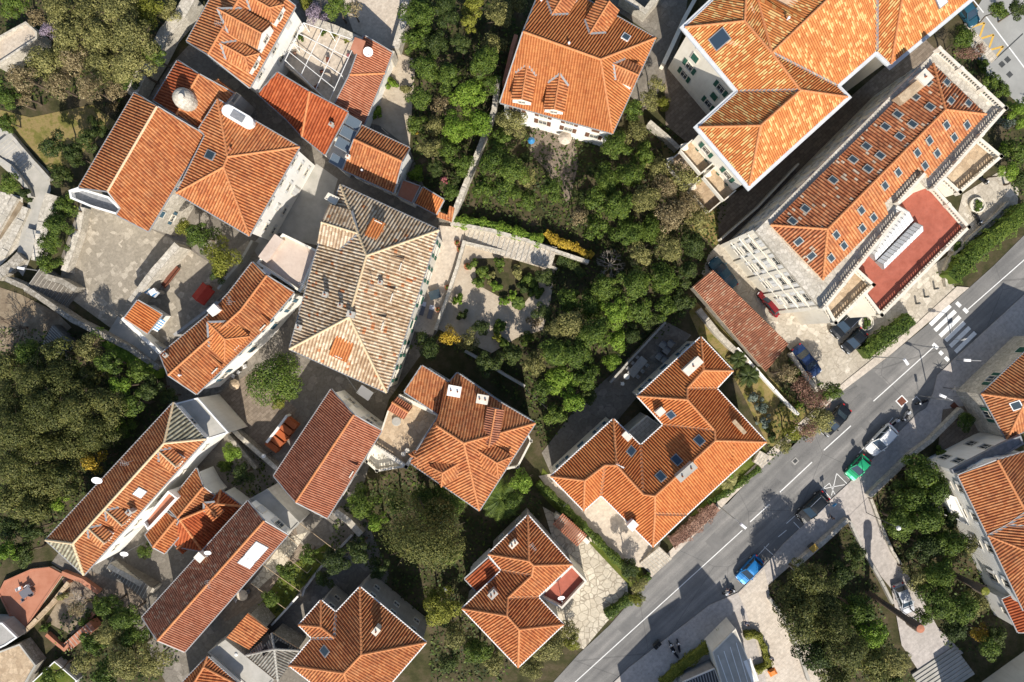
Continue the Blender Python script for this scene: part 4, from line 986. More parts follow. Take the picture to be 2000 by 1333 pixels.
r, ro, R = house('metal_roofed_lean_to', 'lean-to with a dull plum coloured roof on the left side of the corner villa', 5.6,
  {'a': (908,1131), 'b': (931,1155), 'C': (978,1116,.8), 'D': (954,1090,.8)}, ['a b C D'], tm='tiles_redbrown', win=None)
# --- N
r, ro, R = house('bottom_villa', 'orange roofed villa cut by the bottom edge of the photo, with a small hipped wing', 7.5,
  {'a': (703,1147), 'b': (832,1255), 'c': (703,1405), 'd': (565,1300), 'e': (610,1247), 'g': (584,1221), 'h': (627,1173), 'i': (656,1197),
   'J': (706,1279), 'K': (672,1315), 'L': (627,1225), 'M': (653,1246,1.3)},
  ['a J b', 'a i M e d K J', 'J K c b', 'K d c', 'g L h', 'h L M i', 'g e M L'], wm='plaster_grey', win=('small', None, 3.4, 2), gutter='white_paint')
chimney(ro, R, 738, 1226, .8, .6, 1.2, pots=1); skylight(ro, R, 635, 1272, .8, 1.0, glass='skylight_glass')
# --- Q long
r, ro, R = house('long_straight_house', 'long narrow gabled house with a salmon roof and a white double roof window, lower left', 8,
  {'a': (484,979), 'B': (516,1018), 'c': (562,1045), 'd': (361,1273), 'E': (308,1251), 'f': (278,1206)},
  ['a B E f', 'B c d E'], tm='tiles_salmon', win=('tall', 'shutter_white', 3.2, 2), pitch=29, face_mats={0: 'tiles_lattice'})
skylight(ro, R, 498, 1079, 2.6, 1.7, frame='lead', glass='polycarbonate'); skylight(ro, R, 483, 1096, 1.3, 1.7, frame='lead', glass='polycarbonate')
chimney(ro, R, 397, 1084, .9, .8, 1.1, m='plaster_cream', pots=0)
flat_house('grey_flat_block', 'flat concrete roofed block with two dark openings beside the long straight house', 5.2, [(486,976),(522,955),(585,1021),(562,1045),(517,1016)], 'concrete', 'plaster_grey', .15, .15, 'concrete')
antenna(ro, R, 420, 1130)
# --- L
r, ro, R = house('long_white_house', 'long white walled house with grey tiled roof ends and three dormers, lower left', 9,
  {'a': (339,787), 'b': (402,858), 'c': (164,1123), 'd': (90,1055), 'E': (321,866), 'F': (143,1062)},
  ['a E F d', 'a b E', 'E b c F', 'F c d'], win=('small', None, 4.2, 2), face_mats={1: 'tiles_grey', 3: 'tiles_grey'}, ridge='ridge_cream')
for q in ((352,905,2.0,1.05), (248,1018,2.0,.95), (214,1052,2.0,.95)): dormer(r, R, *q, 'gable', 'tiles_orange', 'ridge_cream')
skylight(ro, R, 273, 962, 1.0, 1.0, glass='polycarbonate'); chimney(ro, R, 263, 996, .5, .5, 1.4, m='concrete', pots=1)
flat_house('concrete_terrace_block', 'bare grey concrete roof terrace stepping off the upper end of the long white house', 6.8, [(342,788),(386,777),(447,846),(403,860)], 'concrete', 'plaster_cream', .1, .18, 'white_paint')
flat_house('roof_balcony', 'slim terracotta floored balcony with white edge on the wall of the long white house', 6.2, [(328,959),(346,973),(288,1036),(278,1020)], 'terracotta_floor', 'plaster_white', .7, .18, 'white_paint')
antenna(ro, R, 260, 900)
# --- cluster between
r, ro, R = house('little_gabled_wing', 'little orange gabled wing pressed against the long white house, upper one of the pair', 5.4,
  {'a': (384,915), 'B': (397,952), 'c': (419,968), 'd': (385,1011), 'E': (347,1012,1.0), 'f': (325,990)}, ['a B E f', 'B c d E'], win=('small', None, 3, 1), pitch=29)
r, ro, R = house('little_gabled_wing', 'little orange gabled wing pressed against the long white house, lower one of the pair', 5.4,
  {'a': (325,1001), 'B': (344,1014), 'c': (362,1034), 'd': (322,1081), 'E': (299,1069), 'f': (284,1045)}, ['a B E f', 'B c d E'], win=('small', None, 3, 1), pitch=29)
r, ro, R = house('courtyard_house', 'low dark red roofed house between the long white and long straight houses', 4.6,
  {'a': (386,1010), 'b': (431,958), 'c': (472,989), 'd': (396,1077), 'e': (345,1068), 'f': (333,1050), 'G': (352,1016,2.0), 'H': (425,985,1.6)}, ['a b H G', 'b c H', 'G H c d', 'G d e f'], win=None, tm='tiles_redbrown', z0=-.5)
dormer(r, R, 430, 1004, 1.6, .8, 'gable', 'tiles_orange', wm='plaster_grey')
r, ro, R = house('tiny_red_porch', 'tiny dark red porch roof beside the square chimney of the long straight house', 4.2,
  {'a': (337,1063), 'b': (356,1083), 'c': (382,1062), 'd': (366,1045), 'E': (346,1072,.5), 'F': (372,1052,.6)}, ['a E F d', 'E b c F'], win=None, tm='tiles_redbrown', gutter=None)
# --- bottom ruins
r, ro, R = house('old_orange_shed', 'old shed with one faded orange slope beside the collapsed grey roof, bottom left of centre', 4.5,
  {'a': (524,1230), 'b': (487,1268), 'C': (442,1246,1.2), 'D': (484,1198,1.2)}, ['a b C D'], win=None, tm='tiles_orange', wm='rubble_wall', gutter=None)
r, ro, R = house('collapsed_grey_roof', 'ruined house with ash grey tiles and dark holes in its roof', 4.5,
  {'a': (531,1237), 'b': (587,1271), 'c': (543,1330), 'd': (481,1280), 'E': (536,1268,1.2)}, ['a E b', 'b E c', 'c E d', 'd E a'], win=None, tm='tiles_ash', wm='rubble_wall', gutter=None, ridge='concrete')
for q in ((519,1271,.9),(549,1262,1.5),(520,1249,1.1)):
    p, n = R.find(q[0], q[1])
    if p:
        d = dn_dir(n); mb = MB(); u = Vector((-d.y,d.x,0)); v = n.cross(u); c = p+n*.12
        mb.face([c-u*q[2]*.6-v*.5, c+u*q[2]*.5-v*.35, c+u*q[2]*.6+v*.5, c-u*q[2]*.4+v*.4]); mb.build('roof_hole', 'rubber', ro)
r, ro, R = house('bottom_edge_house', 'gable end of an orange roof cut by the bottom edge, lower left', 6,
  {'a': (405,1283), 'B': (398,1303), 'c': (470,1340), 'd': (415,1420), 'E': (345,1390), 'f': (322,1370)}, ['a B E f', 'B a c', 'B c d E'], win=None, tm='tiles_orange')
flat_house('grey_lower_roof', 'grey mossy flat roof between the orange shed and the bottom edge', 4.5, [(440,1250),(536,1328),(505,1360),(405,1275)], 'concrete', 'plaster_grey', .1, .2, 'concrete')
# --- right side
r, ro, R = house('stone_corner_house', 'stone house with dark green shutters and orange roof at the right edge beside the road', 6,
  {'a': (1916,770), 'b': (1966,859), 'c': (2090,800), 'd': (2110,680), 'e': (2040,652), 'F': (2003,781), 'G': (2060,730)},
  ['a F G e', 'a b F', 'F b c G', 'G c d e'], wm='pale_stone', win=('tall', 'shutter_green', 4.2, 1), inset=.25, gutter='lead')
skylight(ro, R, 1985, 792, .9, 1.0, frame='white_paint')
flat_house('link_building', 'grey link with a parapet between the two orange roofs at the right edge', 6.6, [(1966,862),(1994,851),(2000,868),(1944,902),(1862,926),(1858,918)], 'lead', 'plaster_white', .25, .2, 'lead', win=('tall', None, 2.8, 2))
r, ro, R = house('long_right_edge_house', 'long white walled house with a striped orange roof running off the right edge', 7.6,
  {'a': (1871,929), 'B': (1948,899,2.1), 'c': (2010,880), 'd': (2110,1010), 'e': (2050,1130), 'f': (1999,1193), 'g': (1929,1046), 'H': (2003,1000,2.2), 'I': (1968,1025,1.0), 'J': (2010,1078,2.0), 'K': (2012,1030,2.0)},
  ['a B H I g', 'B c d H', 'H d K', 'H K I', 'g I K J', 'g J e f', 'K d e J'], wm='plaster_white', win=('tall', 'shutter_white', 3.6, 2), gutter='steel')
r, ro, R = house('low_red_roof_house', 'low wing with a small red slope at the right edge, above the mansion', 5,
  {'a': (1957,1171), 'b': (1988,1235), 'C': (2060,1235,1.2), 'D': (2010,1150,1.2)}, ['a b C D'], tm='tiles_redbrown', wm='plaster_white', win=('small', None, 3, 1))
flat_house('balcony_block', 'small white side terrace under the long white walled house, above the dark trees', 4.0, [(1842,962),(1868,972),(1895,1028),(1862,1012)], 'plaster_white', 'plaster_white', .5, .15, 'plaster_white')
r, ro = flat_house('pink_corner_mansion', 'pink mansion wall with white framed windows and an entrance stair in the bottom right corner', 6.5, [(1905,1440),(2100,1300),(2200,1400),(2000,1500)], 'terrace_tan', 'plaster_cream', .5, .3, 'stone_trim', win=('wide', 'shutter_white', 4.2, 1))
# --- bottom modern building
r, ro = flat_house('modern_pavilion', 'modern flat roofed pavilion with pale stained concrete at the bottom edge, between yellow hedges', 4.2, [(1437,1228),(1484,1345),(1412,1345),(1391,1274)], 'concrete', 'plaster_cream', .12, .15, 'stone_trim')
mb = MB(); P = [W(x, y, 4.22) for x, y in ((1452,1292),(1466,1286),(1482,1330),(1468,1333))]; mb.face([p for p in P][::-1] if newell(P).z < 0 else P); mb.build('sunlit_roof_patch', 'white_paint', r)  # sunlit part of the roof, painted on as a white patch
mb = MB()
for i in range(4): mb.bar(W(1402+i*12, 1280-i*8+i*i*0, 4.28), W(1425+i*13, 1345, 4.28), .1, .06)
mb.build('glazing_bar', 'white_paint', r)
r, ro = flat_house('ribbed_canopy', 'dark ribbed canopy and pale tiled court left of the modern pavilion, bottom edge', 3.0, [(1334,1333),(1396,1306),(1410,1345),(1330,1350)], 'dark_metal', 'plaster_grey', .05, .1, 'white_paint')
mb = MB()
for i in range(12):
    t = i/12; a, b = W(1336+62*t, 1332-25*t, 3.05), W(1342+66*t, 1350, 3.05); mb.bar(a, b, .12, .12)
mb.build('rib', 'steel', r)
for nm, lab, zz, gp in (('tree_shade_block', 'lowest cream block beyond the bottom edge', 9, ((1300,1388),(1235,1455),(1280,1520),(1380,1470))), ('tall_block', 'tall cream block beyond the bottom edge whose shadow falls across the road', 15.5, ((1413,1362),(1373,1400),(1440,1500),(1480,1440))), ('lower_block', 'lower cream block beyond the bottom edge, left of the tall one', 12.5, ((1367,1380),(1305,1420),(1370,1520),(1450,1480)))):  # lowest one stands in for unseen trees, added for their shade
    P = [W(x, y, 0) for x, y in gp]; k = H/(H-zz); flat_house(nm, lab, zz, [(CX+(x-CX)*k, CY+(y-CY)*k) for x, y in gp], 'concrete', 'plaster_cream', .5, .3, 'stone_trim')
# --- bottom left terraces
flat_house('terracotta_terrace', 'terracotta tiled roof terrace with a garden table in the lower left corner', .5, [(-4,1160),(8,1135),(60,1112),(96,1108),(122,1122),(84,1176),(44,1238),(22,1212)], 'terracotta_floor', 'plaster_cream', .1, .2, 'terracotta_floor')
flat_house('pale_corner_roof', 'sagging pale tan flat roof in the bottom left corner', 2.2, [(-20,1280),(38,1258),(70,1300),(44,1345),(-20,1345)], 'terrace_tan', 'rubble_wall', .1, .2, 'concrete')
flat_house('grey_corner_roof', 'light grey roof at the left edge below the terracotta terrace', 2.8, [(-30,1215),(4,1217),(34,1246),(10,1262),(-30,1280)], 'plaster_grey', 'plaster_grey', .1, .2, 'white_paint')
flat_house('ivy_roofed_hut', 'little hut with a white edged green overgrown roof at the bottom edge, lower left', 1.6, [(62,1333),(106,1292),(118,1302),(150,1330),(140,1345),(62,1345)], 'grass_green', 'plaster_grey', .12, .12, 'white_paint')
flat_house('top_left_terrace', 'pale walled terrace with roof beams in the top left corner', 2.6, [(-10,75),(50,42),(72,62),(72,76),(-10,130)], 'sand_floor', 'pale_stone', .5, .25, 'pale_stone')
# ================================================================ TREES AND PLANTS
def leaf_quads(mb, c, n, up=.35, size=.3):
    """one leaf cluster card, bent in the middle"""
    ax = Vector((random.gauss(0,1), random.gauss(0,1), random.gauss(0,1)))
    nn = (n+Vector((0,0,up))+ax*.34).normalized(); t = nn.cross(ax).normalized(); b = nn.cross(t)
    s = size*random.uniform(.6, 1.25); s2 = s*random.uniform(.45, .8)
    mb.face([c-t*s*.5, c-b*s2*.5, c+t*s*.5, c+b*s2*.5])
def crown_mesh(seed, r, m, nl, size, flat=.95, lob=14, spread=.66):
    rs = random.getstate(); random.seed(seed); mb = MB()
    lobes = []
    for i in range(lob):
        a = i*2.399+random.uniform(-.3,.3); q = math.sqrt((i+.3)/lob); rr = r*spread*q*random.uniform(.7,1.4)
        z = r*flat*(.55-(q**2)*.75+random.uniform(-.18,.2))
        lobes.append((Vector((rr*math.cos(a), rr*math.sin(a), z)), r*random.uniform(.25,.44)))
    tot = sum(l[1]**2 for l in lobes)
    for c, lr in lobes:
        n = int(nl*lr*lr/tot)
        for k in range(n):
            d = Vector((random.gauss(0,1), random.gauss(0,1), random.gauss(.3,.8)))
            d.normalize(); q = lr*random.uniform(.45, 1.1)**.5
            if random.random() < .08: q *= 1.25
            leaf_quads(mb, c+Vector((d.x*q, d.y*q, d.z*q*.8)), d, .3, size)
    me = mb.mesh('crown', m); random.setstate(rs); return me
def trunk_mesh(seed, h, r, m='bark', limbs=5, lr=1.0):
    rs = random.getstate(); random.seed(seed); mb = MB()
    p = Vector((0,0,-.3)); rad = r
    for k in range(3):
        q = Vector((random.uniform(-.12,.12)*h*.3, random.uniform(-.12,.12)*h*.3, h*(k+1)/3*.75)); mb.tube(p, q, rad, rad*.78, 8); p = q; rad *= .78
    for k in range(limbs):
        a = k*2*math.pi/limbs+random.uniform(-.3,.3); e = p+Vector((math.cos(a)*lr*.55, math.sin(a)*lr*.55, h*.22)); mb.tube(p-Vector((0,0,.1)), e, rad*.6, rad*.3, 6)
        for j in range(2):
            b = a+random.uniform(-.7,.7); e2 = e+Vector((math.cos(b)*lr*.35, math.sin(b)*lr*.35, h*random.uniform(.04,.14))); mb.tube(e, e2, rad*.3, rad*.08, 5)
    me = mb.mesh('trunk', m); random.setstate(rs); return me
KINDS = {'dark': ('leaf_dark', 1.35, .27), 'mid': ('leaf_mid', 1.25, .28), 'bright': ('leaf_bright', 1.2, .26), 'olive': ('leaf_olive', 1.2, .24), 'wood': ('leaf_wood', 1.05, .26), 'dry': ('leaf_dry', .6, .24), 'yellow': ('leaf_yellow', 1.35, .24),
         'rust': ('leaf_rust', .7, .2), 'amber': ('leaf_amber', .8, .24), 'blue': ('leaf_blue', 1, .2), 'lilac': ('leaf_lilac', 1, .2), 'pink': ('leaf_pink', 1, .2)}
SIZES = [(.9, 420), (1.6, 900), (2.6, 1900), (3.9, 3900), (5.8, 8600)]
CR, TR = {}, {}
def crown_for(kind, si, v):
    k = (kind, si, v)
    if k not in CR:
        m, dens, sz = KINDS[kind]; r, n = SIZES[si]
        CR[k] = crown_mesh(hash((len(kind), si, v, kind[0] == 'd')) % 9999+v*17+si, r, m, int(n*dens*1.75), sz*(.8 if si < 2 else 1), lob=[6,9,12,17,30][si])
    return CR[k]
CNT = [0]
def plant(px, py, rpx, kind, label, cat=None, h=None, group=None, name=None):
    """px,py = centre of the crown as seen; rpx its radius in photo pixels"""
    CNT[0] += 1; i = CNT[0]; r0 = rpx*S
    bush = r0 < 1.35
    rr_ = random.random(); hh = h if h is not None else ((r0*1.5+.6+rr_*2.8) if not bush else r0*.8)
    zc = hh-.25*r0 if not bush else r0*.55
    r = r0*(H-zc)/H
    si = min(range(5), key=lambda k: abs(math.log(SIZES[k][0]/r)))
    me = crown_for(kind, si, i % 3); s = r/SIZES[si][0]*1.0
    p = W(px, py, zc)
    nm = name or ('bush' if bush else 'tree')
    root = thing(nm, label, cat or nm, (p.x, p.y, 0), 0, group)
    c = inst(me, 'crown', root, (0, 0, zc), (0, 0, i*1.7), (s*random.uniform(.92,1.12), s*random.uniform(.8,1.0), s*random.uniform(.85,1.2)))
    tk = (si, i % 2)
    if tk not in TR: TR[tk] = trunk_mesh(i, SIZES[si][0]*1.5+1 if si > 0 else .8, .07+.05*SIZES[si][0], limbs=5 if si > 0 else 4, lr=SIZES[si][0])
    th = SIZES[si][0]*1.5+1 if si > 0 else .8
    t = inst(TR[tk], 'trunk', root, (0, 0, 0), (0, 0, i*.9), (s, s, max(.4, (zc+.1*r)/th)))
    return root
def hedge(name, label, pts, wd, h, kind, dens=70, cat='hedge', z0=0, group=None):
    m, _, sz = KINDS[kind]; mb = MB(); P = [W(x, y, h*.7+z0) for x, y in pts]
    for a, b in zip(P, P[1:]):
        a, b = Vector((a.x,a.y,0)), Vector((b.x,b.y,0)); L = (b-a).length; d = (b-a).normalized(); x = Vector((-d.y, d.x, 0))
        for k in range(int(L*(wd+h*1.2)*dens)):
            t = random.random(); s = random.uniform(-1, 1); z = random.random(); lump = .85+.22*math.sin(t*L*2.1+a.x)+.1*math.sin(t*L*5.3)
            if random.random() < .6: z = 1-random.random()*.18; 
            else: s = math.copysign(1-random.random()*.15, s)
            q = a+d*(t*L)+x*(s*wd/2*lump)+Vector((0,0,z0+z*h*(lump*.5+.5)*(1-.25*s*s)))
            leaf_quads(mb, q, x*s+Vector((0,0,z*1.2)), .2, sz*.9)
        mb.box((a+b)/2+Vector((0,0,z0-.1)), L, wd*.62, h*.72, math.atan2(d.y, d.x))
    return tag(mb.build(name, m, org=P[0]*Vector((1,1,0)) if False else Vector((P[0].x,P[0].y,0))), label, cat, group)
def palm(name, label, px, py, r, h, n=22, kind='leaf_mid', width=.5, cat='palm tree'):
    p = W(px, py, h); root = thing(name, label, cat, (p.x, p.y, 0)); mb = MB()
    for k in range(8): mb.tube((0,0,h*k/8-.2*(k == 0)), (0,0,h*(k+1)/8), .24-.01*k, .20-.01*k, 8)
    inst(mb.mesh('trunk', 'bark'), 'trunk', root)
    for k in range(n):
        mb = MB(); L = r*random.uniform(.85, 1.08); a0 = random.uniform(.15, .9) if k % 3 else random.uniform(.8, 1.3); prev = Vector((0,0,0)); segs = 9; pts = []
        for s in range(segs+1):
            t = s/segs; pts.append(Vector((L*t*math.cos(.5*a0), 0, L*.45*math.sin(a0)*t*2-L*.75*t*t)))
        for a, b in zip(pts, pts[1:]): mb.bar(a, b, .05, .04)
        for s in range(1, segs*3+1):
            t = s/(segs*3); i = min(segs-1, int(t*segs)); q = pts[i].lerp(pts[i+1], t*segs-i); l = width*math.sin(math.pi*min(.97, t*.9+.08))*1.1+.1
            for sg in (-1, 1): mb.face([q+Vector((-.03,0,0)), q+Vector((.05,0,0)), q+Vector((l*.55, sg*l, -l*.35))])
        inst(mb.mesh('frond', kind), 'frond', root, (0,0,h), (0,0,k*2.399))
    return root
def bare_tree(name, label, px, py, r, h, m='bark_pale', cat='bare tree', n=9):
    p = W(px, py, h*.8); root = thing(name, label, cat, (p.x, p.y, 0)); mb = MB(); tb = MB()
    tb.tube((0,0,-.3), (0,0,h*.45), .2, .15, 8); inst(tb.mesh('trunk', m), 'trunk', root)
    def grow(a, d, L, rad, lv):
        b = a+d*L; mb.tube(a, b, rad, rad*.6, 5, cap=False)
        if lv:
            for j in range(3):
                dd = (d+Vector((random.gauss(0,.55), random.gauss(0,.55), random.gauss(0,.3)))).normalized(); grow(b, dd, L*.66, rad*.6, lv-1)
    for k in range(n):
        a = k*2*math.pi/n; grow(Vector((0,0,h*.42)), Vector((math.cos(a), math.sin(a), .7)).normalized(), r*.5, .07, 3)
    inst(mb.mesh('branches', m), 'branches', root); return root
TREES = []
def T(s, kind=None):
    for ln in s.strip().split('\n'):
        ln = ln.strip()
        if not ln: continue
        a, lab = ln.split('|'); f = a.split(); TREES.append((float(f[0]), float(f[1]), float(f[2]), f[3], float(f[4]) if len(f) > 4 else None, lab.strip()))
